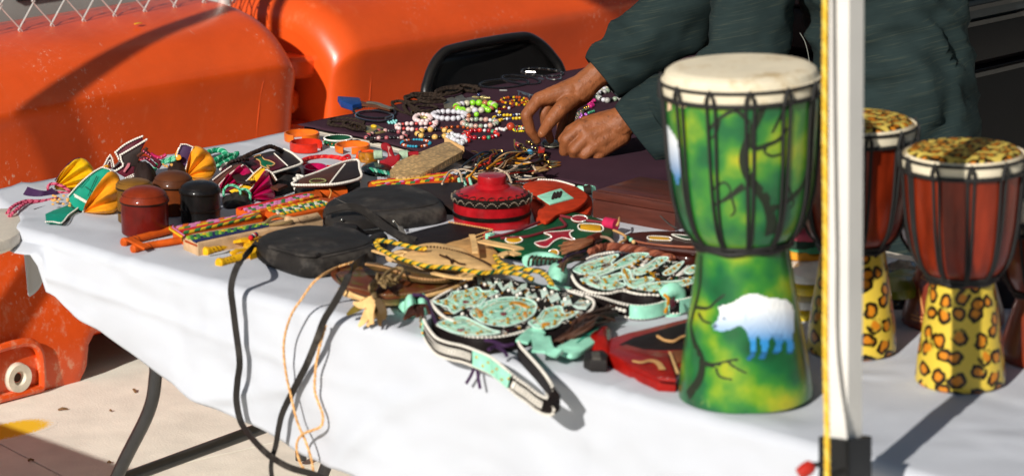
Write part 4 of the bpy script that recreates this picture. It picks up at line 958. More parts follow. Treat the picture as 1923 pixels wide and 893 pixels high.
# yellow pouch
b = (138, 360); t = thing("leather_pouch", "yellow pleated leather pouch standing farthest along the cloth with a pink cord", "pouch", P(*b), "pleated leather pouches")
pleat("pleated_side", (102, 354), [(106, 339), (118, 322), (134, 305), (150, 298), (163, 303), (173, 316), (174, 328), (166, 342), (150, 355), (132, 361)], b, 6, L_yel, t)
stitch("stitching", dline([(104, 338), (118, 320), (134, 303), (148, 297)], b, .002), L_pur, t, .0016, .0035)
braid("tie_cord", [D(x, y, b, .03) for x, y in ((132, 360), (118, 350), (104, 345), (92, 347), (90, 356), (100, 360), (116, 362), (135, 365))], .0035, [T_pink, thread("crimson", '#8e1537'), T_pink], t, .014)
# dark purple strip curling on the cloth and the long pink cord
t2 = thing("leather_strip", "dark purple curled leather strip with white stitched edge by the yellow pouch", "leather strip", P(75, 362))
s_ = [P(48, 358, .012), P(60, 362, .010), P(78, 366, .008), P(92, 365, .007), P(103, 358, .012)]
G().ribbon(catmull(s_, 5), .018, .002, ZZ*.6+TW).build("strip", L_pur, t2); stitch("stitching", catmull([p-ZZ*.009+TW*.004 for p in s_], 5), T_wh, t2, .0018, .004)
t3 = thing("lanyard", "pink braided cord with a green tip hanging over the table end", "cord", P(40, 385))
for dx, dy in ((0, 0), (5, 7)):
    braid("strand", [P(110, 372, .006), P(80, 377, .006), P(50, 377+dy*.5, .008), P(30+dx, 384+dy, .008), P(16+dx, 396+dy, .006), D(8+dx*.6, 414, (20, 400)), D(1+dx, 428, (20, 400))], .0036, [T_pink, thread("crimson", '#8e1537'), T_pink], t3, .014)
G().tube([D(8, 412, (20, 400), .01), D(5, 424, (20, 400), .01)], .0055, 8).build("tip", L_tea, t3)
braid("strand", [D(-6, 405, (20, 400)), D(0, 420, (20, 400)), D(-4, 440, (20, 400))], .0036, [T_pink, T_pink], t3, .014)
# teal and orange pouch
b = (185, 402); t = thing("leather_pouch", "orange pleated pouch with a broad teal band and fishtail end", "pouch", P(*b), "pleated leather pouches")
pleat("pleated_side", (156, 399), [(158, 396), (168, 380), (184, 352), (198, 330), (210, 322), (221, 330), (227, 350), (226, 375), (221, 394), (205, 404), (180, 409)], b, 5, L_org, t, amp=.012, bulge=.03)
G().slab(catmull([D(x, y, b, -.03) for x, y in ((170, 335), (178, 322), (195, 310), (205, 312), (190, 340))], 3, True), .02, down=FW, bev=.006).build("far_side", L_org, t)
band = [(193, 314), (209, 322), (190, 345), (172, 374), (157, 396), (138, 388), (129, 368), (150, 345), (175, 324)]
plate("band", band, b, L_tea, t, .004, .006, 2)
for e in (((193, 314), (209, 322), (190, 345), (172, 374), (156, 397)), ((193, 313), (175, 323), (150, 344), (128, 368))): stitch("stitching", dline(e, b, .010), T_wh, t, .0015, .0035)
for k in range(9): 
    for j in range(2): plate("checker", [(139+k*2.8+j*1.4, 363+k*1.6+j*3.6), (141.4+k*2.8+j*1.4, 364.4+k*1.6+j*3.6), (140.4+k*2.8+j*1.4, 367+k*1.6+j*3.6), (138+k*2.8+j*1.4, 365.6+k*1.6+j*3.6)], b, T_wh, t, .001, .0085)
for e in (((182, 330), (165, 368)), ((160, 350), (176, 362)), ((166, 333), (150, 352))): cord("ink_line", dline(e, b, .0105, 2), T_blk, t, .0006)
tail = [(85, 401), (100, 394), (123, 386), (134, 378), (152, 386), (140, 395), (128, 404), (116, 418), (100, 416), (87, 416)]
q = [P(x, y, .012) for x, y in tail]; G().slab(q, .004).build("fishtail", L_tea, t)
stitch("stitching", catmull([P(x, y, .013) for x, y in ((86, 416), (100, 416), (116, 418), (128, 404), (140, 395), (150, 387))], 3), T_wh, t, .0015, .0035)
G().slab([P(x, y, .005) for x, y in ((116, 421), (132, 406), (146, 392), (156, 398), (140, 406))], .004).build("tail_lining", L_drk, t)
g = G()
for k in range(26):
    x, y = 97+random.random()*52, 366+random.random()*20; a = P(x, y, .014+random.random()*.006); g.ball(a, (.004, .0028, .0024), 6, 4)
g.build("knotted_fringe", thread("apricot", '#dba45c'), t); 
G().tube([P(64, 393, .003), P(80, 388, .003), P(96, 385, .004)], .0012, 5).build("thin_cord", T_blk, t)

# burgundy folded purse with toothed white edges
b = (242, 352); t = thing("leather_purse", "burgundy leather purse standing open with white beaded zigzag edges", "purse", P(*b))
front = [(226, 291), (245, 280), (262, 270), (275, 262), (270, 272), (264, 284), (260, 296), (262, 318), (264, 330), (240, 336), (222, 326), (216, 321), (231, 311), (228, 302)]
back = [(217, 286), (232, 273), (250, 263), (267, 256), (268, 264), (250, 300), (225, 320), (207, 317), (223, 305), (222, 296)]
plate("back_flap", back, b, L_bur, t, .003, -.022); plate("front_flap", front, b, L_bur, t, .003, .0)
plate("lining", [(230, 293), (262, 275), (268, 274), (262, 292), (258, 312), (234, 312)], b, L_drk, t, .002, .003)
for e, o in ((((217, 286), (232, 273), (250, 263), (267, 256)), -.019), (((226, 291), (245, 280), (262, 270), (275, 262)), .004), (((226, 291), (228, 302), (231, 311), (216, 321)), .004), (((217, 286), (222, 296), (223, 305), (207, 317)), -.019)):
    stitch("beaded_edge", dline(e, b, o, 4), T_wh, t, .0023, .0046)
for k in range(8):
    for j in range(2): plate("checker", [(235+k*3.2+j*1.6, 333-k*1.5+j*2.6), (237.2+k*3.2+j*1.6, 332-k*1.5+j*2.6), (237+k*3.2+j*1.6, 334.6-k*1.5+j*2.6), (234.8+k*3.2+j*1.6, 335.6-k*1.5+j*2.6)], b, T_wh, t, .001, .004)
plate("toggle", [(231, 322), (240, 306), (245, 306), (243, 313), (234, 324)], b, leather("dusty pink", '#b86a72', .6), t, .004, .006)
plate("stitched_corner", [(194, 314), (207, 292), (214, 312), (206, 318)], b, L_bur, t, .004, .008); stitch("beaded_edge", dline(((194, 314), (207, 291), (214, 312)), b, .012, 3), T_wh, t, .0019, .004); stitch("beaded_edge", dline(((200, 312), (207, 300), (210, 312)), b, .0125, 3), T_wh, t, .0014, .004)
G().pillow([P(x, y, 0) for x, y in ((255, 345), (285, 348), (295, 362), (275, 370), (255, 362))], .055, .03, nz=.012, nsc=30, seed=2).build("soft_body", L_drk, t)
plate("side_edge", [(262, 316), (268, 318), (276, 338), (266, 342)], b, L_tea, t, .003, .012); stitch("beaded_edge", dline(((263, 316), (267, 330), (274, 340)), b, .016), T_wh, t, .0015, .004)
for pts, m_ in ((((268, 281), (278, 288), (290, 298), (300, 304)), L_bur), (((283, 288), (292, 294), (303, 296), (312, 290)), L_mag), (((262, 297), (272, 296), (284, 304), (292, 312)), L_bur), (((270, 306), (272, 315), (275, 322)), T_pink), (((276, 277), (272, 283), (266, 288), (258, 294)), L_brn), (((290, 300), (300, 308), (296, 316)), L_bur)):
    G().tube(catmull([D(x, y, b, .005) for x, y in pts], 6), .0035, 7).build("tie_lace", m_, t)
for pts in (((270, 284), (280, 291), (283, 293)), ((265, 300), (275, 297), (281, 300)), ((296, 297), (304, 294)), ((272, 308), (273, 318))): stitch("lace_stitching", dline(pts, b, .010), T_pink, t, .0017, .0055)

# orange pouch with purple band
b = (365, 348); t = thing("leather_pouch", "orange pleated pouch with a purple band behind the brown round box", "pouch", P(*b), "pleated leather pouches")
pleat("pleated_side", (351, 332), [(352, 322), (358, 292), (364, 276), (378, 278), (394, 290), (404, 306), (405, 320), (398, 334), (386, 342), (368, 346)], b, 5, L_org, t, amp=.011, bulge=.028)
plate("far_side", [(327, 298), (331, 284), (340, 272), (350, 272), (340, 300)], b, L_org, t, .015, -.02, 2)
plate("band", [(340, 271), (352, 271), (362, 276), (357, 292), (350, 312), (346, 328), (332, 326), (331, 300), (334, 284)], b, L_pur, t, .004, .004, 2)
for e in (((340, 271), (334, 284), (331, 297)), ((362, 276), (357, 292), (350, 312), (348, 320)), ((340, 271), (350, 271), (362, 276))): stitch("stitching", dline(e, b, .009), T_wh, t, .0015, .0034)
for dy in (0, 5): braid("tie_cord", [D(x, y+dy, b, .018) for x, y in ((286, 332), (287, 322), (292, 311), (303, 303), (318, 298), (330, 294))], .0036, [T_mint, T_green, T_mint], t, .014)
plate("cord_end", [(330, 294), (336, 290), (340, 294), (339, 299), (332, 301)], b, L_org, t, .006, .022, 2)
g = G()
for k in range(9): g.ball(D(304+random.random()*22, 308+random.random()*9, b, .02), .0024, 6, 4)
g.build("bead_knots", thread("apricot", '#dba45c'), t)
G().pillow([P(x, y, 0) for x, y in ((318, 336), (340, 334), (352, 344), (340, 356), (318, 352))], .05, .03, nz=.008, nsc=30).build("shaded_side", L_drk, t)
t = thing("lanyard", "thick green braided cord coiled behind the orange and purple pouch", "cord", P(415, 297))
braid("strand", [P(x, y, z) for x, y, z in ((388, 306, .01), (386, 292, .014), (396, 284, .015), (414, 282, .015), (424, 290, .013), (416, 300, .010), (402, 306, .010), (408, 312, .010), (430, 300, .012), (445, 288, .013))], .0062, [T_green, T_mint, T_green], t, .024)
braid("strand", [P(x, y, z) for x, y, z in ((400, 303, .02), (412, 296, .022), (425, 292, .02), (443, 291, .015))], .0055, [T_green, T_mint, T_green], t, .022)

# two magenta pouches
b = (430, 364); t = thing("leather_pouch", "magenta pleated pouch with a brown band next to the black round box", "pouch", P(*b), "pleated leather pouches")
pleat("pleated_side", (412, 362), [(413, 346), (430, 326), (446, 314), (456, 310), (467, 317), (474, 326), (471, 336), (460, 346), (442, 358)], b, 5, L_mag, t, amp=.012, bulge=.024)
plate("band", [(400, 337), (420, 322), (436, 312), (452, 307), (456, 311), (438, 322), (420, 336), (411, 347), (404, 346)], b, L_brn, t, .004, .008, 2)
stitch("stitching", dline(((411, 347), (424, 333), (440, 320), (456, 310)), b, .013), T_wh, t, .0014, .0034); stitch("stitching", dline(((400, 337), (418, 323), (434, 312)), b, .013), T_wh, t, .0014, .0034)
b = (485, 378); t = thing("leather_pouch", "magenta pleated pouch with a yellow band and pale green cord", "pouch", P(*b), "pleated leather pouches")
pleat("pleated_side", (468, 372), [(470, 357), (480, 345), (490, 330), (499, 320), (505, 326), (509, 340), (513, 356), (516, 371), (502, 376), (484, 378)], b, 6, L_mag, t, amp=.011, bulge=.028)
plate("band", [(447, 352), (462, 340), (478, 324), (490, 315), (499, 319), (490, 334), (478, 348), (468, 357), (455, 356)], b, L_yel, t, .004, .008, 2)
for e in (((447, 352), (462, 340), (478, 324), (490, 314)), ((468, 357), (480, 345), (491, 331), (499, 319))): stitch("stitching", dline(e, b, .013), T_wh, t, .0014, .0034)
cord("ink_line", dline(((462, 346), (474, 350)), b, .0135, 2), T_blk, t, .0007); cord("ink_line", dline(((474, 330), (476, 344)), b, .0135, 2), T_blk, t, .0007)
for pts in (((420, 368), (421, 356), (430, 348), (444, 350), (452, 360), (450, 366)), ((452, 355), (464, 356), (470, 366), (468, 378)), ((443, 382), (452, 379), (462, 382), (472, 381))): braid("tie_cord", [D(x, y, b, .03) for x, y in pts], .003, [T_mint, T_green, T_mint], t, .012)
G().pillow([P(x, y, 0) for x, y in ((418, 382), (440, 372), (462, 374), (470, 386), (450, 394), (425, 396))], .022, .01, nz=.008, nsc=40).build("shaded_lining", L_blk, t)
plate("lining", [(430, 358), (440, 354), (452, 357), (450, 362), (438, 364)], b, L_yel, t, .003, .022)
plate("end_flap", [(502, 320), (512, 326), (520, 338), (517, 342), (508, 332)], b, L_brn, t, .003, -.004); stitch("stitching", dline(((502, 319), (511, 325), (519, 337)), b, .0), T_wh, t, .002, .004)

# magenta and black wallet with the green lizard
b = (510, 330); t = thing("leather_wallet", "burgundy and black leather wallet with a green lizard patch", "wallet", P(*b), "stitched leather wallets")
zt_ = .042
pts = [(424, 312), (440, 302), (470, 293), (505, 284), (534, 280), (548, 288), (559, 297), (567, 306), (545, 315), (514, 324), (500, 332), (470, 342), (445, 340)]
G().slab([P(x, y, .026) for x, y in [(432, 322), (470, 303), (534, 290), (566, 314), (520, 340), (512, 352), (470, 352)]], .026, bev=.008).build("gusset", L_blk, t)
G().slab([P(x, y, zt_) for x, y in pts], .005, bev=.0015).build("flap", L_drk, t)
decal("panel", [(456, 300), (480, 294), (511, 288), (522, 296), (538, 309), (524, 316), (506, 321), (494, 312), (478, 318), (470, 310)], zt_+.0018, L_bur, t, .0022)
decal("lizard_patch", [(478, 295), (489, 292), (496, 300), (504, 302), (515, 307), (510, 311), (501, 310), (504, 315), (497, 314), (490, 309), (489, 302)], zt_+.0045, leather("emerald", '#0f6a45', .45), t, .002)
for e in (((478, 294), (489, 291), (496, 299), (505, 301), (516, 307), (510, 311), (501, 311), (505, 316), (497, 314), (490, 310), (488, 302), (478, 297)), ((515, 288), (526, 298), (540, 311)), ((440, 303), (456, 308), (468, 317), (476, 325))): stitch("stitching", catmull([P(x, y, zt_+.004) for x, y in e], 3), T_tan if e[0][0] > 460 and e[0][0] < 500 else T_wh, t, .0015, .0038)
for e in (((534, 280), (548, 287), (559, 296), (567, 306), (545, 315), (512, 325)),): stitch("edge_stitching", catmull([P(x, y, zt_+.001) for x, y in e], 4), T_wh, t, .0028, .0052)
stitch("edge_stitching", catmull([P(x, y, .03) for x, y in ((414, 318), (418, 310), (428, 307), (436, 312))], 4), T_wh, t, .003, .0055)
decal("red_corner", [(415, 320), (420, 312), (431, 311), (425, 318)], .03, L_bur, t, .006)
braid("handle", [P(446, 302, .05), P(468, 290, .058), P(485, 283, .060), P(506, 275, .062), P(520, 279, .055), P(530, 284, .045)], .0052, [L_drk, leather("umber", '#3d2c26', .5), L_drk], t, .02)
for k in range(5): G().tube(catmull([P(428+k*5, 308-k*1.5, .05), P(436+k*6, 302-k, .064), P(446+k*5, 300, .05)], 5), .003, 6).build("lace", L_drk, t)
# brown wallet
b = (612, 350); t = thing("leather_wallet", "dark brown leather wallet edged with thick white stitching", "wallet", P(*b), "stitched leather wallets")
zt_ = .036
flap_ = [(549, 345), (566, 334), (600, 322), (640, 306), (671, 300), (675, 316), (678, 333), (650, 342), (622, 346), (590, 347), (558, 347)]
G().slab([P(x, y, .016) for x, y in [(553, 352), (600, 336), (672, 312), (676, 340), (640, 355), (590, 360), (560, 360)]], .016, bev=.004).build("back", L_blk, t)
G().slab([P(x, y, zt_) for x, y in flap_], .006, bev=.002).build("flap", L_brn, t)
decal("dark_panel", [(622, 342), (636, 322), (650, 306), (670, 302), (675, 330), (650, 339)], zt_+.0016, L_drk, t, .002)
stitch("edge_stitching", catmull([P(x, y, zt_) for x, y in flap_], 3, True), T_wh, t, .0028, .0050, True)
stitch("edge_stitching", catmull([P(x, y, .010) for x, y in ((551, 351), (560, 359), (590, 360), (630, 357), (660, 350), (676, 341))], 4), T_wh, t, .003, .0055)
stitch("stitching", catmull([P(x, y, zt_+.002) for x, y in ((620, 344), (632, 328), (648, 308))], 4), T_wh, t, .002, .0045)
stitch("stitching", catmull([P(x, y, zt_+.002) for x, y in ((582, 340), (590, 336), (606, 336), (612, 340), (600, 343), (586, 343))], 4, True), thread("olive", '#8a8a5a'), t, .0016, .004)
stitch("edge_stitching", catmull([P(x, y, .038) for x, y in ((549, 344), (556, 340), (552, 335), (562, 334), (558, 329), (568, 331))], 2), T_wh, t, .003, .005)
b = (520, 352); t = thing("leather_wallet", "black folded leather wallet between magenta pouch and brown wallet", "wallet", P(*b), "stitched leather wallets")
G().pillow([P(x, y, 0) for x, y in ((512, 352), (530, 336), (556, 338), (566, 352), (545, 364), (516, 372))], .03, .016, nz=.006, nsc=30).build("body", L_blk, t)
G().slab([P(x, y, .034) for x, y in ((508, 350), (522, 344), (540, 346), (522, 354))], .006).build("flap_end", L_brn, t)
t = thing("leather_bracelet", "small magenta leather bracelet lying between wallets and red braid", "bracelet", P(592, 322))
g = G(); g.ribbon(catmull([P(x, y, .010) for x, y in ell(592, 320, 21, 7, 20)], 2, True), .016, .003, [p for p in [((np.array(P(x, y, .01))-P(592, 320, .01))) for x, y in ell(592, 320, 21, 7, 40)]], True); g.build("band", L_mag, t)

# round leather boxes
def roundbox(label, cx, rim_y, bot_y, hwid, m, m_lid, rings, dome):
    base = P(cx, bot_y-hwid*.20, .004); s = pxm(dep(base)); r = hwid/s; h = (bot_y-hwid*.20-rim_y)/s/math.cos(PITCH)
    t = thing("round_box", label, "round box", base, "round leather boxes with lids")
    G().lathe([(0, .0), (r-.003, 0), (r, .003), (r+.0004, h*.5), (r, h-.004)], base, seg=48).build("body", m, t)
    pr = [(r, h-.0038), (r+.002, h-.003), (r+.002, h+.002)]+[(r*.985*math.cos(a), h+.002+dome*math.sin(a)**.85) for a in np.linspace(.12, 1.5, 9)]+[(0, h+.002+dome)]
    lid = G().lathe(pr, base, seg=48).build("lid", m_lid, t, angle=50)
    for q in rings: G().lathe([(r+.0002, q*h-.0024), (r+.0026, q*h-.001), (r+.0026, q*h+.001), (r+.0002, q*h+.0024)], base, seg=48).build("leather_ring", leather("ring black", '#16100d', .3, coat=.3), t)
    a1 = .3; stitch("lid_stitching", [base+ZZ*(h+.0022+dome*math.sin(a1)**.85)+(RT*math.cos(a)+FH*math.sin(a))*(r*.985*math.cos(a1)) for a in np.linspace(0, 6.283, 60)[:-1]], leather("dark stitch", '#2a1a12', .6), lid, .0008, .004, True, 5)
    return t
roundbox("olive brown round leather box standing behind the red one", 254, 347, 422, 32, leather("olive", '#6a4a1c', .38, coat=.2), leather("olive lid", '#7a5420', .42, coat=.15), (.93, .3), .009)
roundbox("brown round leather box with a dark rim standing by the orange pouch", 327, 344, 408, 37, leather("chestnut", '#6b3417', .35, coat=.25), leather("chestnut lid", '#57301b', .4, coat=.2), (.93,), .022)
roundbox("dark red round leather box with domed lid nearest the orange fan handles", 273, 374, 446, 44, leather("oxblood", '#5e130d', .32, coat=.3), leather("oxblood lid", '#7d2c14', .38, coat=.2), (.955,), .023)
roundbox("black round leather box with domed lid beside the magenta pouches", 377, 357, 424, 37, leather("jet", '#171616', .3, coat=.25), leather("jet lid", '#191717', .33, coat=.25), (.42, .95), .016)

# cuffs
def cuff(label, cx, cy, w_, hgt, m, g0, gap, group="leather bracelets by the beige table edge", name="leather_cuff"):
    base = P(cx, cy, .004); s = pxm(dep(base)); r = w_/2/s; h = hgt/s
    return G().lathe([(r-.0028, 0), (r, .0006), (r+.0005, h*.5), (r, h-.0006), (r-.0028, h), (r-.0033, h*.5)], base, seg=44, a0=R_(g0+gap/2), a1=R_(g0+360-gap/2), close=True).build(name, m, label=label, cat="bracelet", group=group)
L_ora = leather("bright orange", '#df6a1c', .3, coat=.4)
cuff("orange leather cuff farthest back beside the corner of bare table", 567, 263, 66, 15, L_ora, -100, 28)
cuff("red leather cuff with a gap in front of the farthest orange cuff", 575, 282, 61, 17, leather("vermilion", '#c22a18', .3, coat=.4), -25, 34)
cuff("orange leather cuff beside the red dagger ornament", 662, 283, 66, 13, L_ora, -105, 30)
b = P(635, 272, .004); s = pxm(dep(b)); t = thing("beaded_bracelet", "green and white beaded bracelet standing between red and orange cuffs", "bracelet", b, "leather bracelets by the beige table edge"); r = 26/s; h = 14/s
G().lathe([(r-.003, 0), (r, 0), (r, h), (r-.003, h)], b, seg=40, close=True).build("band", leather("forest", '#17452f', .5), t)
for hh in (.001, h-.001): stitch("beaded_edge", [b+ZZ*hh+(RT*math.cos(a)+FH*math.sin(a))*r for a in np.linspace(0, 6.283, 50)[:-1]], bead_mat("seed white", '#ece6da'), t, .0022, .0042, True)
g, g2 = G(), G()
for k in range(40):
    a = random.random()*6.28; (g if k % 2 else g2).ball(b+ZZ*(h*(.25+.5*random.random()))+(RT*math.cos(a)+FH*math.sin(a))*(r+.0005), .0019, 6, 4)
g.build("seed_beads", bead_mat("seed green", '#2f9a5f'), t); g2.build("seed_beads", bead_mat("seed orange", '#d8561f'), t)
G().tube([b+(RT*1.0)*r+ZZ*h*.5, b+RT*(r+.012)+ZZ*h*.6, b+RT*(r+.018)+ZZ*h*.4], .003, 6).build("button_loop", L_drk, t)
t = thing("braided_bracelet", "red braided leather bracelet lying flat beyond the brown wallet", "bracelet", P(612, 305), "leather bracelets by the beige table edge")
braid("strand", [P(x, y, .007) for x, y in ell(610, 304, 42, 10, 22)], .0052, [leather("scarlet", '#c41a22', .35, coat=.3), leather("scarlet light", '#e0402f', .35, coat=.3), leather("scarlet", '#c41a22')], t, .016, closed=True)
cord("tail", [P(645, 296, .01), P(655, 292, .012), P(657, 300, .01)], leather("scarlet", '#c41a22'), t, .0035); cord("tail", [P(640, 312, .008), P(650, 308, .01), P(658, 312, .008)], leather("scarlet light", '#e0402f'), t, .0035)
# amber ring with orange leather
t = thing("horn_bracelet", "glossy amber horn bracelet topped with orange leather lacing", "bracelet", P(691, 305), "leather bracelets by the beige table edge")
bb = P(692, 303, .004); s = pxm(dep(bb))
G().lathe([(.015, 0), (.019, .001), (.0195, .011), (.019, .021), (.015, .022), (.0145, .011)], bb, seg=36, close=True, rx=1.1).build("horn_ring", bead_mat("amber horn", '#a0661a', .12, var=.5, coat=.8), t)
for k in range(6): G().tube(catmull([D(670+k*2, 300-k, (690, 303), .012), D(673+k*4, 288-k, (690, 303), .016), D(682+k*5, 283+k, (690, 303), .012), D(690+k*3, 290+k, (690, 303), .008)], 5), .0034, 6).build("lacing", L_orr, t)
# red ornament and snakeskin sheath = one dagger
t = thing("sheathed_dagger", "dagger in a snakeskin sheath with a red leather guard and green wrapping", "dagger", P(780, 305))
m_snake = mat("snake skin", '#dcb478', .5, var=.2, scale=20, bump=.6, bscale=700, dirt='#5a4028', dirt_scale=30, dirt_at=.60)
def scales(m):
    n = m.node_tree; L = n.links.new; b_ = n.nodes["Principled BSDF"]; src = b_.inputs['Base Color'].links[0].from_socket; tc = n.nodes.new("ShaderNodeTexCoord")
    vo = n.nodes.new("ShaderNodeTexVoronoi"); vo.feature = 'DISTANCE_TO_EDGE'; vo.inputs['Scale'].default_value = 95; vo.inputs['Randomness'].default_value = .35; L(tc.outputs['Object'], vo.inputs['Vector'])
    r = n.nodes.new("ShaderNodeMapRange"); r.inputs[1].default_value = .06; r.inputs[2].default_value = .26; r.inputs[3].default_value = .55; r.inputs[4].default_value = 0; L(vo.outputs['Distance'], r.inputs[0])
    mx = n.nodes.new("ShaderNodeMix"); mx.data_type = 'RGBA'; L(r.outputs[0], mx.inputs[0]); L(src, mx.inputs[6]); mx.inputs[7].default_value = list(srgb('#3a2a1a'))+[1]; L(mx.outputs[2], b_.inputs['Base Color'])
scales(m_snake)
G().slab([P(x, y, .030) for x, y in ((732, 319), (746, 302), (782, 287), (835, 266), (846, 266), (867, 280), (868, 284), (830, 305), (792, 326), (760, 330), (744, 330))], .016, bev=.003).build("sheath", m_snake, t)
G().ribbon(catmull([P(x, y, .024) for x, y in ((868, 285), (830, 306), (793, 328), (760, 332))], 4), .008, .004, TW).build("sheath_edge", L_tan, t)
G().ribbon([P(836, 263, .026), P(870, 281, .026)], .012, .004, TW).build("sheath_mouth", L_tan, t)
L_crim = leather("crimson suede", '#8f1620', .6)
G().slab(catmull([D(x, y, (735, 322)) for x, y in ((715, 275), (717, 269), (727, 268), (735, 275), (739, 287), (742, 292), (750, 289), (751, 299), (745, 309), (735, 315), (722, 316), (712, 311), (711, 303), (722, 299), (728, 293), (726, 285), (718, 281))], 3, True), .010, down=FW, bev=.003).build("guard", L_crim, t)
stitch("beaded_edge", dline(((711, 303), (712, 311), (722, 316), (735, 315), (745, 309)), (735, 322), .002), T_wh, t, .002, .004)
for k in range(5): cord("scratched_line", [D(728+k*1.2, 274+k*.5, (735, 322), .001), D(730, 284, (735, 322), .001), D(731+k, 293, (735, 322), .001)], thread("rose", '#c98a80'), t, .0006)
m_wrap = mat("pale green wrapping", '#a9c2a4', .8, bump=.9, bscale=300, stretch=(6, 1, 1))
for x0, x1 in ((702, 718), (750, 766)): G().tube([D(x0, 291, (735, 318)), D(x1, 290, (735, 318))], .0095, 10).build("wrapping", m_wrap, t)
G().tube([D(766, 290, (735, 318)), D(786, 289, (735, 318))], .006, 8).build("neck", L_crim, t)
t = thing("braided_bracelet", "dark green braided leather bracelet between wallet and snakeskin sheath", "bracelet", P(712, 325))
G().pillow([P(x, y, 0) for x, y in ell(708, 322, 30, 12, 14)], .018, .008, nz=.003).build("band", leather("black green", '#10201a', .25, coat=.5), t)
for k in range(9): G().slab([P(693+k*6, 314+k*1.5, .021), P(697+k*6, 318+k*1.5, .021), P(702+k*6, 322+k*1.2, .021), P(704+k*6, 319+k*1.2, .021), P(699+k*6, 314+k*1.3, .021)], .002).build("braid_strip", [leather("jade", '#3fae86', .5), L_mint, L_tea][k % 3], t)

# folded leather hand fans
m_weaveA = [thread(n_, c_) for n_, c_ in (("wv pink", '#d983b0'), ("wv red", '#c8242c'), ("wv yellow", '#e0b62a'), ("wv green", '#3f7f46'), ("wv orange", '#d9632a'), ("wv navy", '#28305a'), ("wv pale", '#d9d2bd'), ("wv lime", '#9dc23a'))]
def strips(t, A, B, A2, B2, z, pats, n=16):
    """woven stripes on the top of a closed fan: from edge A-B to edge A2-B2"""
    A, B, A2, B2 = [P(*q, z) for q in (A, B, A2, B2)]; N = len(pats)
    for i, pt_ in enumerate(pats):
        u0, u1 = (i+.08)/N, (i+.92)/N
        gs = {}
        nn = n if len(pt_) > 1 else 1
        for k in range(nn):
            v0, v1 = k/nn, (k+1)/nn; sh = .5/nn if len(pt_) > 1 else 0
            def pt(u, v): return (A+(A2-A)*u)*(1-v)+(B+(B2-B)*u)*v
            q = [pt(u0, min(1, v0+sh)), pt(u1, v0), pt(u1, v1), pt(u0, min(1, v1+sh))]
            g = gs.setdefault(pt_[k % len(pt_)], G()); g.slab([p+ZZ*(.0008*((i+k) % 2)) for p in q], .0035, bev=.0009)
        for ci, g in gs.items(): g.build("woven_stripe", m_weaveA[ci], t)
def rod(t, pts, r, m, name="handle"):
    h = G().tube(catmull([P(x, y, z) for x, y, z in pts], 5), r, 12).build(name, m, t)
    a, b_ = P(*pts[0]), P(*pts[1]); d = (b_-a)/np.linalg.norm(b_-a)
    G().tube([a-d*.003, a, a+d*.004, a+d*.010], [r*.9, r*1.25, r*1.25, r*1.02], 12).build("handle_end", m, h)
    for k in range(3): 
        c_ = a+(b_-a)*(.3+.22*k); T, U = frames([a, b_]); w_ = np.cross(T[0], U[0]); G().tube([c_+d*.004*j+(U[0]*math.cos(j*1.0)+w_*math.sin(j*1.0))*r*1.01 for j in range(7)], .0008, 5).build("wrap_seam", L_brn, h)
L_oh, L_yh, L_beige = leather("orange hide", '#c9561a', .5), leather("yellow hide", '#e2ab1c', .45), leather("beige hide", '#c2a07a', .65)
FG = "folded leather hand fans"
t = thing("hand_fan", "folded fan with orange handles and red and yellow woven stripes", "fan", P(380, 440), FG)
G().slab([P(x, y, .026) for x, y in ((324, 425), (487, 396), (493, 405), (345, 440))], .024, bev=.003).build("pleated_block", L_oh, t)
strips(t, (326, 424), (484, 397), (344, 438), (491, 404), .0285, [(0, 4, 0), (2, 3, 0, 2), (1,), (3, 2)], 14)
stitch("stitching", [P(346+k*6.2, 446-k*1.55, .014)+TW*.003 for k in range(24)], leather("rust", '#a33f14', .5), t, .0026, .013)
rod(t, [(232, 455, .008), (262, 447, .009), (322, 431, .012)], .0072, L_oh); rod(t, [(250, 467, .008), (285, 460, .009), (343, 450, .012)], .0072, L_oh)
G().ribbon([P(240, 447, .012), P(256, 455, .019), P(276, 466, .012)], .014, .004, ZZ).build("handle_strap", L_oh, t)
for k in range(3): G().tube([P(319+k*3, 424-k, .006), P(319+k*3, 430-k, .030), P(342+k*2, 445-k, .030), P(342+k*2, 452-k, .010)], .002, 6).build("binding", m_weaveA[(2, 4, 0)[k]], t)
t = thing("hand_fan", "folded beige fan with a green patterned top beside the black bag", "fan", P(430, 450), FG)
G().slab([P(x, y, .028) for x, y in ((344, 444), (360, 438), (500, 414), (598, 398), (606, 408), (520, 428), (372, 456))], .027, bev=.004).build("pleated_block", L_beige, t)
strips(t, (346, 443), (500, 417), (368, 453), (508, 423), .0305, [(7, 3, 5, 3, 7, 2), (3, 7, 3, 5), (5,)], 26)
stitch("stitching", [P(376+k*7, 464-k*1.4, .016)+TW*.003 for k in range(20)], leather("rust", '#a33f14', .5), t, .0026, .02)
stitch("stitching", [P(349+k*3, 452+k*1.2, .022)+TW*.002 for k in range(8)], leather("rust", '#a33f14', .5), t, .0022, .005); stitch("stitching", [P(349+k*3, 476+k*1.2, .002)+TW*.001 for k in range(8)], leather("rust", '#a33f14', .5), t, .0022, .005)
for pts in (((497, 420, .03), (512, 408, .036), (530, 406, .036), (548, 414, .034), (530, 419, .034), (505, 422, .032)),): cord("cord_loop", [P(*p) for p in pts], leather("khaki cord", '#8f7650', .6), t, .0032)
rod(t, [(538, 412, .036), (560, 412, .034), (596, 404, .034)], .0055, L_beige)
t = thing("hand_fan", "folded fan with two yellow leather handles half under the black bag", "fan", P(450, 470), FG)
rod(t, [(384, 473, .009), (415, 464, .010), (458, 452, .012)], .0078, L_yh); rod(t, [(411, 494, .009), (440, 486, .010), (478, 474, .012)], .0078, L_yh)
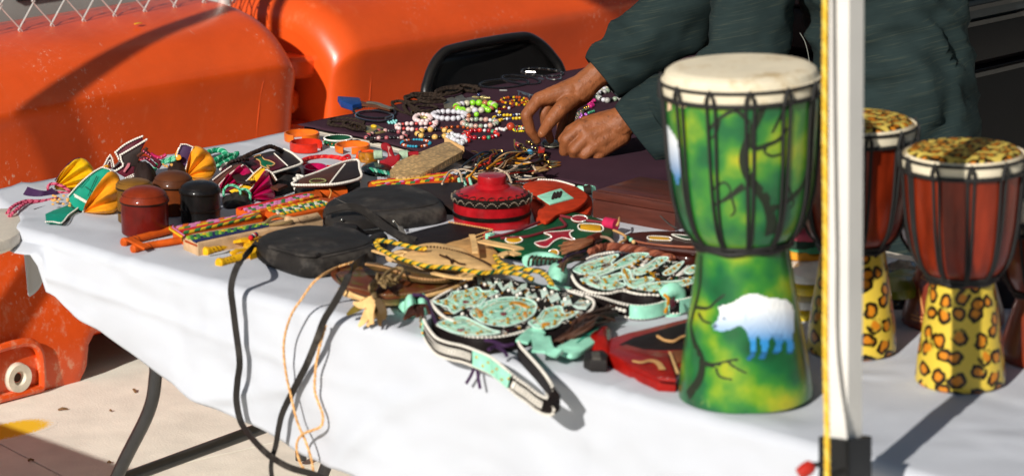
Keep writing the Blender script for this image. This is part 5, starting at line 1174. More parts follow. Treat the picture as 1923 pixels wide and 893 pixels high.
G().ribbon([P(440, 453, .016), P(455, 450, .022), P(468, 450, .02), P(478, 458, .014)], .018, .005, ZZ).build("handle_strap", L_yh, t); G().ribbon([P(434, 476, .018), P(446, 470, .022), P(462, 468, .02)], .010, .005, ZZ).build("handle_strap", L_yh, t)
G().slab([P(x, y, .018) for x, y in ((455, 448), (520, 432), (545, 450), (470, 476))], .015, bev=.003).build("pleated_block", L_yh, t)
for k in range(5): G().ball(P(471+k*2.4, 446-k*1.4, .026), .005, 8, 5).build("woven_knot", m_weaveA[(1, 5, 6, 1, 5)[k]], t)
cord("loose_cord", [P(395, 482, .003), P(420, 477, .004), P(432, 472, .006)], leather("grey cord", '#4d4a46', .7), t, .0024)
t = thing("hand_fan", "folded fan with a pink and green checked top beside the magenta pouch", "fan", P(520, 390), FG)
G().slab([P(x, y, .024) for x, y in ((443, 390), (560, 362), (600, 356), (606, 366), (492, 398), (478, 402))], .023, bev=.003).build("pleated_block", L_oh, t)
strips(t, (445, 389), (573, 361), (476, 400), (596, 367), .0265, [(1,), (0, 3, 0), (0, 3, 0, 0), (4, 2, 4)], 18)
stitch("stitching", [P(446+k*3.2, 395+k*.9, .012)+TW*.003 for k in range(11)], leather("rust", '#a33f14', .5), t, .0026, .006)
t = thing("hand_fan", "folded orange fan with a green and blue speckled top touching the rear bag", "fan", P(560, 400), FG)
G().slab([P(x, y, .024) for x, y in ((488, 394), (600, 370), (640, 372), (625, 388), (545, 404), (522, 402))], .023, bev=.003).build("pleated_block", L_oh, t)
strips(t, (500, 393), (600, 373), (530, 402), (622, 382), .0265, [(2, 4, 2), (3, 6, 3), (6, 5, 3, 6), (2, 3)], 20)
G().tube(catmull([P(592, 366, .012), P(615, 362, .014), P(648, 360, .012)], 5), .0115, 12).build("handle", L_oh, t)
cord("binding", [P(616, 352, .02), P(622, 360, .028), P(618, 372, .018)], leather("copper", '#c98a4a', .4), t, .0014)
t = thing("hand_fan", "folded fan with yellow and red stripes lying by the snakeskin sheath", "fan", P(770, 340), FG)
G().slab([P(x, y, .020) for x, y in ((690, 340), (838, 322), (862, 330), (850, 340), (720, 356), (694, 352))], .019, bev=.003).build("pleated_block", L_oh, t)
strips(t, (694, 339), (842, 322), (706, 350), (852, 334), .0225, [(1, 4), (2,), (4, 1, 0), (2, 3, 1)], 16)

# ------------------------------------------------------------------ black bags
m_bag = leather("bag black", '#2b2826', .5, var=.3, scale=14, bump=.45, dirt='#4c4742', dirt_scale=11, dirt_at=.55)
m_metal = mat("nickel", '#c9c6bd', .22, var=.1, metal=1, bump=0)
def bag(t, top, z, th, bev): return G().slab(catmull([P(x, y, z) for x, y in top], 5, True), th, bev=bev).build("body", m_bag, t, angle=60)
t = thing("crossbody_bag", "black leather crossbody bag lying flat with straps hanging over the edge", "bag", P(590, 480), "black leather bags")
z0 = .040
top = [(481, 449), (488, 440), (520, 430), (552, 423), (612, 421), (668, 428), (696, 440), (706, 455), (704, 464), (684, 470), (640, 479), (600, 486), (562, 485), (512, 470), (488, 460)]
bag(t, top, z0, .036, .013)
def pad(name, outline, z, h): return G().pillow([P(x, y, z) for x, y in outline], h, .002, p=1.6, nz=.0025, nsc=16).build(name, m_bag, t, angle=60)
pad("front_panel", [(492, 450), (500, 440), (552, 427), (612, 425), (664, 432), (694, 446), (694, 458), (640, 472), (598, 480), (562, 478), (512, 464)], z0-.001, .008)
G().tube(catmull([P(x, y, z0+.004) for x, y in ((506, 463), (540, 472), (566, 479), (592, 480), (597, 476))], 5), .0032, 7).build("flap_roll", m_bag, t)
cord("seam", [P(x, y, z0+.006) for x, y in ((597, 480), (640, 471), (680, 461), (696, 452))], L_blk, t, .0013)
stitch("seam_stitching", catmull([P(x, y, .012)+TW*.001 for x, y in ((486, 475), (530, 496), (575, 508), (610, 503), (680, 484))], 5), L_blk, t, .0009, .004, n=5)
G().pillow([P(x, y, .012) for x, y in ((678, 470), (700, 456), (722, 448), (728, 460), (708, 474), (690, 480))], .024, .012, nz=.004).build("strap_tab", m_bag, t)
for x, y, z in ((699, 461, .036), (656, 496, .03)): G().ball(P(x, y, z), .0032, 10, 6).build("rivet", m_metal, t)
zg = stitch("zip", catmull([P(x, y, .026)+TW*.0 for x, y in ((640, 486), (668, 479), (690, 472))], 3), m_metal, t, .0012, .003, n=5)
YH = -.05
st1 = [P(484, 455, .036), P(473, 466, .030), PY(456, 485, -.005), PY(443, 505, -.035), PY(434, 540, YH), PY(438, 580, YH), PY(443, 620, YH), PY(450, 678, YH), PY(446, 715, YH), PY(444, 751, YH), PY(452, 790, YH), PY(468, 815, YH-.02), PY(488, 838, YH-.04), PY(511, 858, YH-.05), PY(545, 877, YH-.06), PY(590, 890, YH-.06), PY(620, 905, YH-.06)]
G().ribbon(catmull(st1, 6), .0112, .0022, [p for p in [(-TW if i < 2 else 0)*0+np.array([.45, -.8, .1]) for i in range(len(catmull(st1, 6)))]]).build("shoulder_strap", m_bag, t)
st2 = [P(700, 470, .03), P(676, 488, .034), PY(660, 505, -.02), PY(644, 540, -.045), PY(626, 572, YH), PY(608, 602, YH), PY(592, 645, YH), PY(574, 688, YH), PY(552, 730, YH), PY(531, 773, YH), PY(523, 805, YH), PY(518, 835, YH), PY(511, 860, YH-.01), PY(509, 880, YH-.02), PY(513, 910, YH-.02)]
G().ribbon(catmull(st2, 6), [.0118-.004*min(1, max(0, (i-45)/30)) for i in range(len(catmull(st2, 6)))], .0024, np.array([.30, -.9, .1])).build("shoulder_strap", m_bag, t)
t = thing("lanyard", "thin tan leather cord looping down in front of the white cloth", "cord", P(666, 491))
c1 = [P(668, 490, .03), P(650, 496, .032), P(630, 503, .026), PY(606, 516, -.012), PY(586, 533, -.035), PY(567, 560, -.05), PY(550, 585, -.055), PY(540, 610, -.055), PY(534, 636, -.055), PY(533, 664, -.055), PY(538, 705, -.055), PY(546, 741, -.055), PY(558, 790, -.055), PY(574, 828, -.055), PY(585, 862, -.055), PY(589, 895, -.055), PY(588, 925, -.055)]
m_tcord = leather("tan cord", '#d49a5c', .55)
braid("strand", c1, .0026, [m_tcord, leather("tan cord light", '#e2b47c', .55)], t, .014)
c2 = [PY(612, 610, -.03), PY(603, 640, -.045), PY(597, 665, -.05), PY(593, 690, -.05), PY(591, 731, -.05), PY(598, 755, -.05), PY(606, 778, -.05), PY(604, 798, -.055), PY(590, 806, -.06), PY(573, 812, -.06), PY(560, 824, -.06), PY(557, 842, -.06), PY(563, 866, -.06), PY(574, 884, -.06), PY(585, 900, -.06)]
braid("strand", c2, .0026, [m_tcord, leather("tan cord light", '#e2b47c', .55)], t, .014)
# rear bag
t = thing("shoulder_bag", "larger black leather bag lying behind the crossbody bag", "bag", P(720, 400), "black leather bags")
z0 = .034
bag(t, [(607, 384), (618, 372), (655, 356), (700, 347), (742, 343), (776, 345), (812, 360), (834, 378), (836, 390), (800, 397), (762, 402), (724, 407), (690, 414), (660, 417), (626, 412), (608, 398)], z0, .031, .013)
pad("front_panel", [(640, 372), (680, 356), (740, 347), (776, 350), (812, 366), (822, 382), (780, 392), (730, 396), (672, 398), (640, 392)], z0-.001, .008)
G().ribbon(catmull([P(x, y, z) for x, y, z in ((610, 398, .045), (630, 392, .05), (652, 388, .054), (672, 391, .052), (690, 400, .046), (720, 424, .032), (752, 443, .026), (780, 452, .02))], 6), .018, .003, ZZ+TW*.5).build("strap", m_bag, t)
G().slab(catmull([P(x, y, .03) for x, y in ((622, 422), (638, 414), (664, 416), (672, 426), (654, 434), (632, 432))], 4, True), .012, bev=.005).build("tab", m_bag, t)
for x, y, z in ((665, 387, .052), (612, 397, .036), (638, 428, .032), (642, 413, .036), (739, 415, .030)): G().ball(P(x, y, z), .003, 10, 6).build("rivet", m_metal, t)
stitch("seam_stitching", catmull([P(x, y, z0+.003) for x, y in ((632, 373), (646, 380), (664, 386))], 4), leather("grey thread", '#66605a', .7), t, .0008, .003, n=5)
stitch("zip", catmull([P(x, y, .022) for x, y in ((684, 432), (700, 430), (714, 428))], 3), m_metal, t, .0013, .0035, n=5)
G().tube([P(739, 414, .03), P(744, 420, .026), P(748, 425, .022)], .002, 7).build("zip_puller", m_metal, t); G().slab([P(x, y, .026) for x, y in ((747, 424), (756, 424), (763, 438), (755, 440))], .004).build("zip_tag", leather("grey tag", '#7a7670', .6), t)
t = thing("leather_folder", "flat dark brown leather piece between rear black bag and red box", "leather folder", P(820, 362))
G().slab([P(x, y, .022) for x, y in ((770, 346), (800, 343), (868, 341), (880, 362), (868, 390), (830, 384), (800, 366))], .02, bev=.004).build("cover", L_drk, t)
t = thing("leather_pouch", "flat black leather pouch with tan stitched edges before the red box", "pouch", P(850, 440))
G().slab([P(x, y, .020) for x, y in ((748, 442), (790, 430), (844, 417), (924, 431), (880, 446), (822, 466), (784, 458))], .018, bev=.003).build("body", leather("soot", '#221c1c', .55), t)
for e in (((844, 417), (880, 423), (924, 431)), ((924, 432), (880, 447), (822, 466)), ((926, 438), (886, 452), (840, 470))): stitch("edge_stitching", catmull([P(x, y, .020) for x, y in e], 6), T_tan, t, .0021, .0056)

# red round lidded box
b = P(924, 419, .004); s = pxm(dep(b)); r = 72/s; t = thing("round_box", "red and black round leather box with a knob on its lid", "round box", b)
hb = (419-372)/s/math.cos(PITCH)
L_r2, L_b2 = leather("red lacquer", '#a3141c', .3, coat=.45, var=.3), leather("black lacquer", '#17120f', .3, coat=.4)
G().lathe([(0, 0), (r-.003, 0), (r, .003), (r+.0005, hb*.45), (r, hb*.92)], b, seg=56).build("body", L_r2, t)
G().lathe([(r+.0004, hb*.36), (r+.0022, hb*.38), (r+.0022, hb*.52), (r+.0004, hb*.54)], b, seg=56).build("black_band", L_b2, t)
lid = G().lathe([(r, hb*.92), (r+.003, hb*.93), (r+.003, hb*1.12), (r, hb*1.17), (r*.95, hb*1.215)], b, seg=56).build("lid_band", L_b2, t)
G().lathe([(r*.955, hb*1.21), (r*.90, hb*1.26), (r*.6, hb*1.42), (r*.42, hb*1.49), (r*.36, hb*1.50)], b, seg=56).build("lid_top", L_r2, t)
kn_h0, kn_h1 = hb*1.48, hb*1.48+(352-331)/s
G().lathe([(r*.50, kn_h0-.003), (r*.44, kn_h0+.003), (r*.375, kn_h0+.006), (r*.38, kn_h1-.004), (r*.36, kn_h1), (0, kn_h1+.002)], b, seg=44).build("knob", L_r2, t)
for k in range(22):
    a0, a1 = 2*math.pi*k/22, 2*math.pi*(k+1)/22; am = (a0+a1)/2
    def lp(rr, hh, a): return b+ZZ*hh+(RT*math.cos(a)+FH*math.sin(a))*rr
    # black scallops reach up the red top
    q = [lp(r*.96, hb*1.215, a0+.01), lp(r*.96, hb*1.215, a1-.01), lp(r*.87, hb*1.285, a1-.05), lp(r*.82, hb*1.312, am), lp(r*.87, hb*1.285, a0+.05)]
    G().slab(q, .002, bev=.0004).build("scallop", L_b2, lid)
g = G()
for k in range(22):
    a0 = 2*math.pi*k/22
    for j in range(8): 
        u = j/7; a = a0+u*2*math.pi/22; g.ball(lp(r+.0038, hb*(.98+.16*abs(math.sin(math.pi*u))), a), (.0016, .0016, .0012), 5, 4)
g.build("scalloped_stitching", thread("grey beige", '#8f8170'), lid)
# tangle of cords
t = thing("cord_bundle", "tangled bundle of thin coloured leather cords behind the red round box", "cords", P(930, 320))
cm_ = [leather(n_, c_, .5) for n_, c_ in (("cord navy", '#1c2a36'), ("cord teal", '#1f3a3c'), ("cord brown", '#3a2418'), ("cord tan", '#b08a62'), ("cord amber", '#d08a1c'), ("cord red", '#a82a1c'), ("cord pale", '#c9b299'), ("cord black", '#15120f'))]
for k in range(46):
    x0, y0 = 850+random.random()*60, 340-random.random()*16; L_ = 60+random.random()*90; a = R_(-18+random.gauss(0, 16)); pts = []
    for j in range(6): u = j/5; pts.append(P(min(1030, max(842, x0+L_*u*math.cos(a)+random.gauss(0, 4))), min(348, max(286, y0+L_*u*math.sin(a)+random.gauss(0, 4))), .006+.028*math.sin(math.pi*u)*random.random()+.004*random.random()))
    G().tube(catmull(pts, 5), .0016+.0009*random.random(), 6).build("cord", random.choice(cm_+cm_[:3]), t)
for pts, c_ in ((((940, 330), (962, 318), (980, 308), (996, 306), (1006, 320)), 6), (((830, 345), (845, 322), (862, 322), (868, 340)), 6), (((930, 316), (952, 326), (960, 342)), 6), (((915, 316), (932, 304), (940, 300)), 4), (((968, 306), (985, 308), (1000, 307)), 4), (((1000, 325), (1018, 316), (1028, 310)), 3)):
    G().tube(catmull([P(x, y, .03) for x, y in pts], 6), .0022, 6).build("cord", cm_[c_], t)
for k in range(5): G().tube([P(862+k*5, 336, .022), P(864+k*5, 346, .016)], .0035, 7).build("cord_tag", [L_mint, L_drk, L_mint, L_red, L_mint][k], t)
G().slab([P(x, y, .03) for x, y in ((1000, 312), (1016, 312), (1030, 317), (1010, 321))], .003).build("leather_leaf", leather("fawn", '#b08a5a', .6), t)

# orange suede bag with mint patch
b = (1045, 385); t = thing("suede_bag", "orange red suede bag with a mint diamond patch on its flap", "bag", P(*b))
m_sue = leather("orange suede", '#b8371a', .75, spec=.1)
G().slab(catmull([P(x, y, .016) for x, y in ((990, 350), (1040, 342), (1100, 360), (1113, 380), (1100, 404), (1060, 420), (1016, 418), (1000, 390))], 4, True), .014, bev=.005).build("back", m_sue, t)
G().slab(catmull([P(x, y, .030) for x, y in ((982, 347), (1012, 338), (1046, 340), (1082, 350), (1101, 362), (1102, 374), (1086, 388), (1062, 396), (1046, 402), (1034, 412), (1022, 415), (1012, 408), (1010, 394), (1020, 381), (1008, 370))], 4, True), .007, bev=.0025).build("flap", m_sue, t)
decal("patch", [(1009, 367), (1030, 360), (1053, 353), (1064, 362), (1077, 371), (1054, 377), (1033, 383), (1022, 376)], .0325, L_mint, t, .0025)
for k in range(3): decal("lizard_mark", [(1035+k*6, 372-k*1.5), (1040+k*6, 360-k), (1044+k*6, 362-k), (1040+k*6, 373-k*1.5)], .034, L_drk, t, .0012, 2)
stitch("edge_stitching", catmull([P(x, y, .031) for x, y in ((1012, 337), (1046, 339), (1078, 348))], 4), T_wh, t, .0022, .005)
t = thing("leather_toggle", "two small mint leather rolls at the edge of the purple cloth", "toggle", P(1098, 358))
for x, y in ((1090, 352), (1103, 350)):
    a = P(x-4, y+4, .018); G().tube([a, a+RT*.016-FH*.012], .0085, 12).build("roll", L_mint, t)
G().tube([P(1096, 358, .018), P(1110, 356, .02)], .010, 10).build("dark_roll", L_drk, t); G().ball(P(1101, 364, .01), .005, 8, 5).build("bead", L_yel, t)
# wooden box
t = thing("wooden_box", "plain reddish brown wooden box with a hinged lid", "box", P(1190, 420))
m_wood = mat("reddish wood", '#4f2216', .5, var=.28, scale=14, bump=.25, bscale=220, stretch=(1, 6, 6), coat=.3, spec=.3, dirt='#7a4834', dirt_scale=30, dirt_at=.64)
zb_ = .056; tp = [P(x, y, zb_) for x, y in ((1114, 358), (1208, 333), (1352, 356), (1268, 384))]
A_, B_, D_ = tp[0], tp[3], tp[1]; xa = B_-A_; ya = D_-A_; ya = ya-xa*(ya @ xa)/(xa @ xa)
q = [A_, A_+xa, A_+xa+ya, A_+ya]
G().slab([p-ZZ*.017 for p in q], zb_-.019, bev=.0015).build("body", m_wood, t); G().slab([p+(p-sum(q)/4)*.012 for p in q], .016, bev=.002).build("lid", m_wood, t)
c_ = sum(q)/4; G().slab([c_+(p-c_)*.93+ZZ*.0025 for p in q], .004, bev=.0012).build("lid_panel", m_wood, t)
# green bag with red lizard
t = thing("leather_bag", "dark green leather bag with a red lizard and yellow spots", "bag", P(1030, 440))
z0 = .022
G().slab(catmull([P(x, y, z0) for x, y in ((905, 450), (930, 442), (975, 432), (1010, 420), (1045, 405), (1066, 398), (1096, 400), (1136, 413), (1152, 432), (1140, 446), (1116, 450), (1094, 468), (1062, 480), (1030, 482), (985, 474), (935, 464))], 4, True), .020, bev=.006).build("body", L_grn, t)
T_sw = bead_mat("seed white", '#ece6da')
def patch(pts, m, nm="patch", edge=True, sm=3):
    decal(nm, pts, z0+.0022, m, t, .0024, sm)
    if edge: stitch("patch_edge", catmull([P(x, y, z0+.0024) for x, y in pts], 4, True), T_sw, t, .0014, .0036, True, 5)
L_pr, L_py = leather("patch red", '#a5182b', .45), leather("patch yellow", '#d9a018', .5)
patch([(1022, 437), (1034, 435), (1050, 434), (1076, 432), (1070, 437), (1074, 446), (1084, 451), (1070, 449), (1056, 446), (1044, 450), (1036, 456), (1028, 463), (1014, 462), (1004, 456), (1012, 453), (1026, 450), (1036, 444), (1030, 440)], L_pr, "lizard_patch", True, 2)
patch(ell(965, 450, 16, 6, 12), L_py); patch(ell(1088, 410, 15, 6, 12), L_pr); patch([(1090, 420), (1128, 422), (1129, 434), (1090, 431)], L_py, sm=0); patch(ell(1040, 474, 9, 6, 10), L_py)
L_pipe = leather("piping", '#7a2a32', .45)
for e in (((918, 446), (960, 437), (1010, 418), (1050, 402), (1070, 398)), ((940, 447), (990, 444), (1040, 430), (1062, 424), (1052, 410)), ((1048, 404), (1090, 412), (1136, 418))): G().tube(catmull([P(x, y, z0+.002) for x, y in e], 6), .0028, 7).build("piping", L_pipe, t)
G().pillow([P(x, y, .01) for x, y in ((905, 446), (918, 440), (926, 446), (916, 452))], .012, .006).build("red_corner", L_pr, t); G().box(P(920, 444, .024), (.012, .012, .012)).build("mint_bead", L_mint, t)
# tassel and braided strap
t = thing("leather_tassel", "brown leather tassel spread over the green bag", "tassel", P(1085, 460))
L_cop = leather("copper brown", '#7d4a2c', .45)
G().tube([P(1124, 445, .028), P(1108, 452, .030)], .0095, 12).build("cap", leather("tassel cap", '#5e2418', .4), t)
for k in range(22):
    u = k/21; G().ribbon(catmull([P(1112, 446+u*10, .030+.006*math.sin(u*3)), P(1085+random.gauss(0, 2), 449+u*18, .034), P(1048+random.random()*16, 455+u*22, .026)], 4), .0042, .0014, ZZ).build("fringe", L_cop if k % 3 else leather("copper light", '#a06a48', .45), t)
cord("loop", [P(1122, 444, .03), P(1140, 446, .034), P(1152, 456, .028), P(1142, 464, .024)], leather("taupe", '#9a7a66', .5), t, .0026)
t = thing("braided_strap", "reddish brown braided leather strap above the mint beaded bag", "strap", P(1180, 468))
braid("strand", [P(x, y, .026) for x, y in ((1110, 474), (1128, 465), (1150, 463), (1180, 466), (1210, 472), (1240, 480), (1262, 486))], .0085, [leather("russet", '#7a4230', .45), leather("russet light", '#9a5a42', .45), leather("russet dark", '#5e2e20', .45)], t, .032)
# brown bag behind
t = thing("leather_bag", "dark brown leather bag with a yellow patch before the wooden box", "bag", P(1240, 450))
z0 = .024
G().slab(catmull([P(x, y, z0) for x, y in ((1172, 438), (1210, 433), (1270, 432), (1318, 438), (1330, 470), (1300, 482), (1240, 474), (1204, 464), (1182, 450))], 4, True), .022, bev=.007).build("body", leather("oxblood brown", '#3c1710', .28, coat=.4), t)
patch([(1220, 443), (1256, 445), (1258, 451), (1220, 449)], L_py, sm=0); patch([(1262, 440), (1290, 442), (1312, 448), (1288, 449)], L_grn, sm=0)
G().tube(catmull([P(x, y, z0+.002) for x, y in ((1190, 452), (1220, 458), (1260, 462), (1310, 464))], 5), .0022, 6).build("piping", leather("rim tan", '#9a5a42', .45), t)
G().tube(catmull([P(x, y, z0+.006) for x, y in ((1200, 462), (1250, 468), (1310, 474))], 5), .006, 8).build("rolled_edge", leather("oxblood brown", '#3c1710', .28, coat=.4), t)
t = thing("leather_toggle", "bright pink leather roll with cords before the wooden box", "toggle", P(1147, 422))
G().tube([P(1137, 418, .028), P(1157, 422, .028)], .011, 12).build("roll", leather("hot pink", '#c02a52', .5), t)
cord("cord", [P(1158, 424, .03), P(1162, 416, .036), P(1163, 409, .034)], T_tan, t, .0022); cord("cord", [P(1152, 432, .026), P(1170, 440, .026), P(1176, 448, .026), P(1164, 455, .026)], T_tan, t, .0024)
for k in range(3): G().ball(P(1180+k*5, 446+k*4, .028), .004, 8, 5).build("bead", [L_grn, L_mint, L_tan][k], t)
for pts in (((1288, 438), (1294, 424), (1302, 420)), ((1296, 440), (1290, 428), (1286, 424)), ((1240, 405), (1256, 420), (1270, 428))): cord("wire", [P(x, y, .03) for x, y in pts], leather("grey cord", '#4d4a46', .7), t, .0012)

# ------------------------------------------------------------------ tan and brown pouches
t = thing("leather_pouch", "pale tan hide pouch with dark whipped edges beside the beaded bags", "pouch", P(820, 490))
m_hide = leather("natural hide", '#e4b87c', .6, dirt='#8a5a30', dirt_scale=16, dirt_at=.64)
G().pillow([P(x, y, .02) for x, y in ((724, 488), (758, 477), (804, 470), (842, 473), (886, 485), (926, 505), (900, 514), (862, 516), (818, 512), (760, 498))], .028, .010, nz=.004).build("lower_hide", m_hide, t)
G().slab(catmull([P(x, y, .052) for x, y in ((757, 477), (780, 468), (804, 464), (842, 468), (886, 481), (926, 503), (904, 509), (866, 506), (824, 502), (784, 492))], 4, True), .005, bev=.002).build("flap", m_hide, t)
stitch("edge_stitching", catmull([P(x, y, .0525) for x, y in ((784, 468), (804, 463), (842, 467), (886, 480), (926, 502))], 5), leather("dark whip", '#3a2416', .6), t, .0019, .0062)
for pts in (((826, 478), (840, 484), (852, 490)), ((838, 480), (846, 488), (848, 494)), ((850, 487), (862, 494), (874, 496))): cord("dark_mark", [P(x, y, .0545) for x, y in pts], leather("dark whip", '#3a2416'), t, .0018)
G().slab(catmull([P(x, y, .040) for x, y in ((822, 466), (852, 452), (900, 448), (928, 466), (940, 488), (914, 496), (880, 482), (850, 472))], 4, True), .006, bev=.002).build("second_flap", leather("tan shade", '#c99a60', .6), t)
stitch("edge_stitching", catmull([P(x, y, .041) for x, y in ((880, 480), (905, 488), (935, 505), (950, 512))], 5), leather("dark whip", '#3a2416'), t, .0019, .0062)
for pts, w_ in ((((903, 452), (930, 458), (962, 464), (975, 468)), .020), (((886, 441), (890, 455), (892, 474)), .010), (((938, 482), (955, 474), (972, 478)), .016), (((866, 520), (890, 514), (892, 506), (868, 518)), .012), (((700, 470), (730, 478), (756, 474)), .006), (((930, 500), (950, 512), (975, 514)), .012), (((812, 512), (850, 520), (888, 522)), .009)):
    G().ribbon(catmull([P(x, y, .056) for x, y in pts], 5), w_, .003, ZZ).build("hide_strip", m_hide, t)
t = thing("braided_strap", "yellow and green braided strap snaking across the tan pouch", "strap", P(800, 490))
bm = [leather("braid yellow", '#c9981e', .5), leather("braid green", '#1d5a3c', .5), leather("braid gold", '#e3b63a', .5)]
for pts in ([(706, 456), (712, 466), (726, 474), (742, 482), (767, 490), (790, 497), (820, 501), (850, 502), (880, 508), (910, 512), (940, 509), (960, 512), (985, 517), (1000, 524)], [(706, 452), (722, 452), (750, 458), (785, 466), (800, 466)], [(926, 499), (945, 502), (975, 504), (1004, 508), (1024, 516), (1036, 534)], [(930, 480), (936, 490), (955, 500), (985, 503)]):
    braid("strand", [P(x, y, .060) for x, y in pts], .0044, bm, t, .020)
t = thing("leather_pouch", "brown mottled leather pouch with tan stitched edges and a tassel", "pouch", P(740, 530))
m_cam = leather("mottled", '#4d3a1e', .45, dirt='#7d3f1c', dirt_scale=22, dirt_at=.53, coat=.25)
m_cam2 = leather("mottled two", '#5e2e18', .45, dirt='#5a5418', dirt_scale=26, dirt_at=.52, coat=.25)
G().pillow([P(x, y, .010) for x, y in ((622, 522), (632, 512), (660, 508), (760, 520), (862, 524), (830, 545), (762, 562), (712, 562), (655, 545))], .018, .009, nz=.003).build("body", m_cam2, t)
G().slab(catmull([P(x, y, .038) for x, y in ((630, 514), (650, 506), (700, 506), (770, 516), (862, 522), (815, 543), (761, 551), (713, 552), (655, 537))], 4, True), .009, bev=.003).build("lower_flap", m_cam2, t)
G().slab(catmull([P(x, y, .050) for x, y in ((687, 491), (710, 493), (734, 499), (772, 508), (823, 511), (862, 515), (850, 521), (824, 525), (772, 521), (734, 506), (700, 500))], 4, True), .007, bev=.0025).build("upper_flap", m_cam, t)
stitch("edge_stitching", catmull([P(x, y, .050) for x, y in ((688, 496), (715, 501), (736, 506), (772, 520), (824, 525), (862, 517))], 6), leather("tan whip", '#b08558', .6), t, .0026, .0056)
stitch("edge_stitching", catmull([P(x, y, .037) for x, y in ((655, 538), (690, 547), (713, 553), (761, 552), (815, 544), (860, 526))], 6), leather("brown whip", '#7a5a40', .6), t, .0024, .0054)
G().tube(catmull([P(x, y, .018) for x, y in ((650, 550), (690, 560), (730, 566), (760, 563))], 6), .007, 8).build("piping", m_hide, t); stitch("piping_stitching", catmull([P(x, y, .014)+TW*.006 for x, y in ((650, 553), (690, 563), (730, 569), (760, 566))], 6), leather("tan whip", '#b08558'), t, .0018, .005)
G().tube(catmull([P(x, y, .03) for x, y in ((800, 556), (840, 545), (876, 530), (893, 516))], 5), .004, 8).build("piping", m_hide, t)
for k in range(9):
    a = k*.8; G().tube(catmull([P(706+random.random()*40, 540-random.random()*26, .05), P(722+random.gauss(0, 12), 526+random.gauss(0, 8), .060), P(715+random.random()*34, 518+random.random()*16, .05)], 5), .0026, 7).build("knotted_cord", leather("khaki cord", '#9a7a4e', .6), t)
cord("cord_loop", [P(x, y, .06) for x, y in ((716, 524), (728, 510), (744, 503), (756, 505), (754, 514), (742, 524))], leather("khaki cord", '#9a7a4e'), t, .0028)
G().tube(catmull([P(702, 530, .052), P(697, 540, .05), P(702, 552, .04), PY(704, 566, -.02)], 5), .0055, 8).build("tassel_stem", leather("khaki cord", '#9a7a4e'), t)
tasl = [m_hide, m_cam, m_hide, leather("olive leaf", '#6a5a24', .5)]
for k, pts in enumerate((((706, 560), (700, 590), (690, 612)), ((704, 560), (712, 588), (714, 612)), ((700, 562), (686, 596), (674, 612)), ((698, 560), (670, 578), (652, 590)), ((700, 560), (680, 572), (664, 568)), ((708, 562), (720, 584), (722, 600)), ((702, 562), (695, 585), (700, 608)))):
    G().ribbon(catmull([PY(x, y, -.02-.008*k/3) for x, y in pts], 4), [.005+.009*math.sin(math.pi*min(1, .2+i/9)) for i in range(9)], .002, [.4, -.85, .3]).build("tassel_strip", tasl[k % 4], t)
G().pillow([P(x, y, .0) for x, y in ((635, 545), (655, 540), (665, 552), (645, 558))], .012, .006).build("frayed_end", m_hide, t)

# ------------------------------------------------------------------ mint and black beaded bags
L_bk, gold, rub = leather("bead black", '#1a1414', .5), mat("gold bead", '#e0a41c', .22, metal=.55, bump=0), bead_mat("ruby", '#7a1420')
T_zz = thread("pale mint thread", '#cfe6da')
L_mintb = leather("beaded mint", '#a6dec5', .65, var=.25, scale=120, dirt='#4a7a66', dirt_scale=130, dirt_at=.585)
def goldbeads(t, pts, z, r=.0030):
    g = G()
    for x, y in pts: g.ball(P(x, y, z), (r, r, r*.8), 8, 5)
    g.build("gold_beads", gold, t, kind="stuff")
t = thing("beaded_bag", "black beaded bag with mint patches, white zigzags and gold dots", "bag", P(950, 580), "mint and black beaded bags")
z0 = .034
out1 = [(810, 566), (826, 555), (846, 544), (870, 528), (893, 514), (940, 520), (989, 526), (1032, 536), (1075, 548), (1115, 560), (1117, 574), (1104, 590), (1075, 609), (1035, 616), (993, 619), (965, 626), (939, 631), (905, 633), (875, 630), (845, 622), (822, 609), (812, 590)]
G().slab(catmull([P(x, y, z0) for x, y in out1], 4, True), .032, bev=.011).build("body", L_bk, t)
stitch("twisted_edge", catmull([P(x, y, z0-.004) for x, y in out1[:5]], 5), T_wh, t, .0030, .0068)
stitch("twisted_edge", catmull([P(x, y, z0-.003) for x, y in ((822, 609), (845, 622), (875, 631), (905, 634), (939, 632), (965, 627), (993, 620), (1035, 617))], 5), T_wh, t, .0031, .0070)
stitch("twisted_edge", catmull([P(x, y, z0+.002) for x, y in ((808, 566), (820, 582), (836, 596), (850, 602))], 5), T_wh, t, .0031, .0070)
stitch("twisted_edge", catmull([P(x, y, z0) for x, y in ((1032, 536), (1075, 548), (1112, 562), (1112, 580), (1092, 594))], 5), T_wh, t, .0028, .0066)
mp1 = lambda p: (p[0]/2.79+760, p[1]/2.79+480)
def mpatch(z_pts, nm="mint_patch", m=L_mintb, z=z0, th=.003, sm=2, edge=True, tt=None):
    pts = [mp1(p) for p in z_pts]; decal(nm, pts, z+.0016, m, tt or t, th*.65, sm)
    if edge:
        stitch("patch_edge", catmull([P(x, y, z+.0024) for x, y in pts], 4, True), T_zz, tt or t, .0016, .0036, True, 5)
        cx_, cy_ = sum(p[0] for p in pts)/len(pts), sum(p[1] for p in pts)/len(pts)
        for s_, m2 in ((.80, T_zz), (.70, T_tan), (.52, T_zz)): stitch("chain_stitch", catmull([P(cx_+(x-cx_)*s_, cy_+(y-cy_)*s_, z+.003) for x, y in pts], 4, True), m2, tt or t, .0008, .0038, True, 4)
mpatch([(345, 300), (380, 262), (440, 235), (520, 218), (600, 218), (670, 235), (690, 265), (670, 310), (610, 345), (540, 365), (470, 362), (400, 345)])
mpatch([(150, 238), (200, 232), (235, 215), (250, 190), (300, 185), (340, 175), (385, 165), (410, 185), (460, 180), (490, 190), (440, 215), (410, 240), (395, 262), (340, 268), (300, 280), (255, 300), (225, 268), (190, 255)])
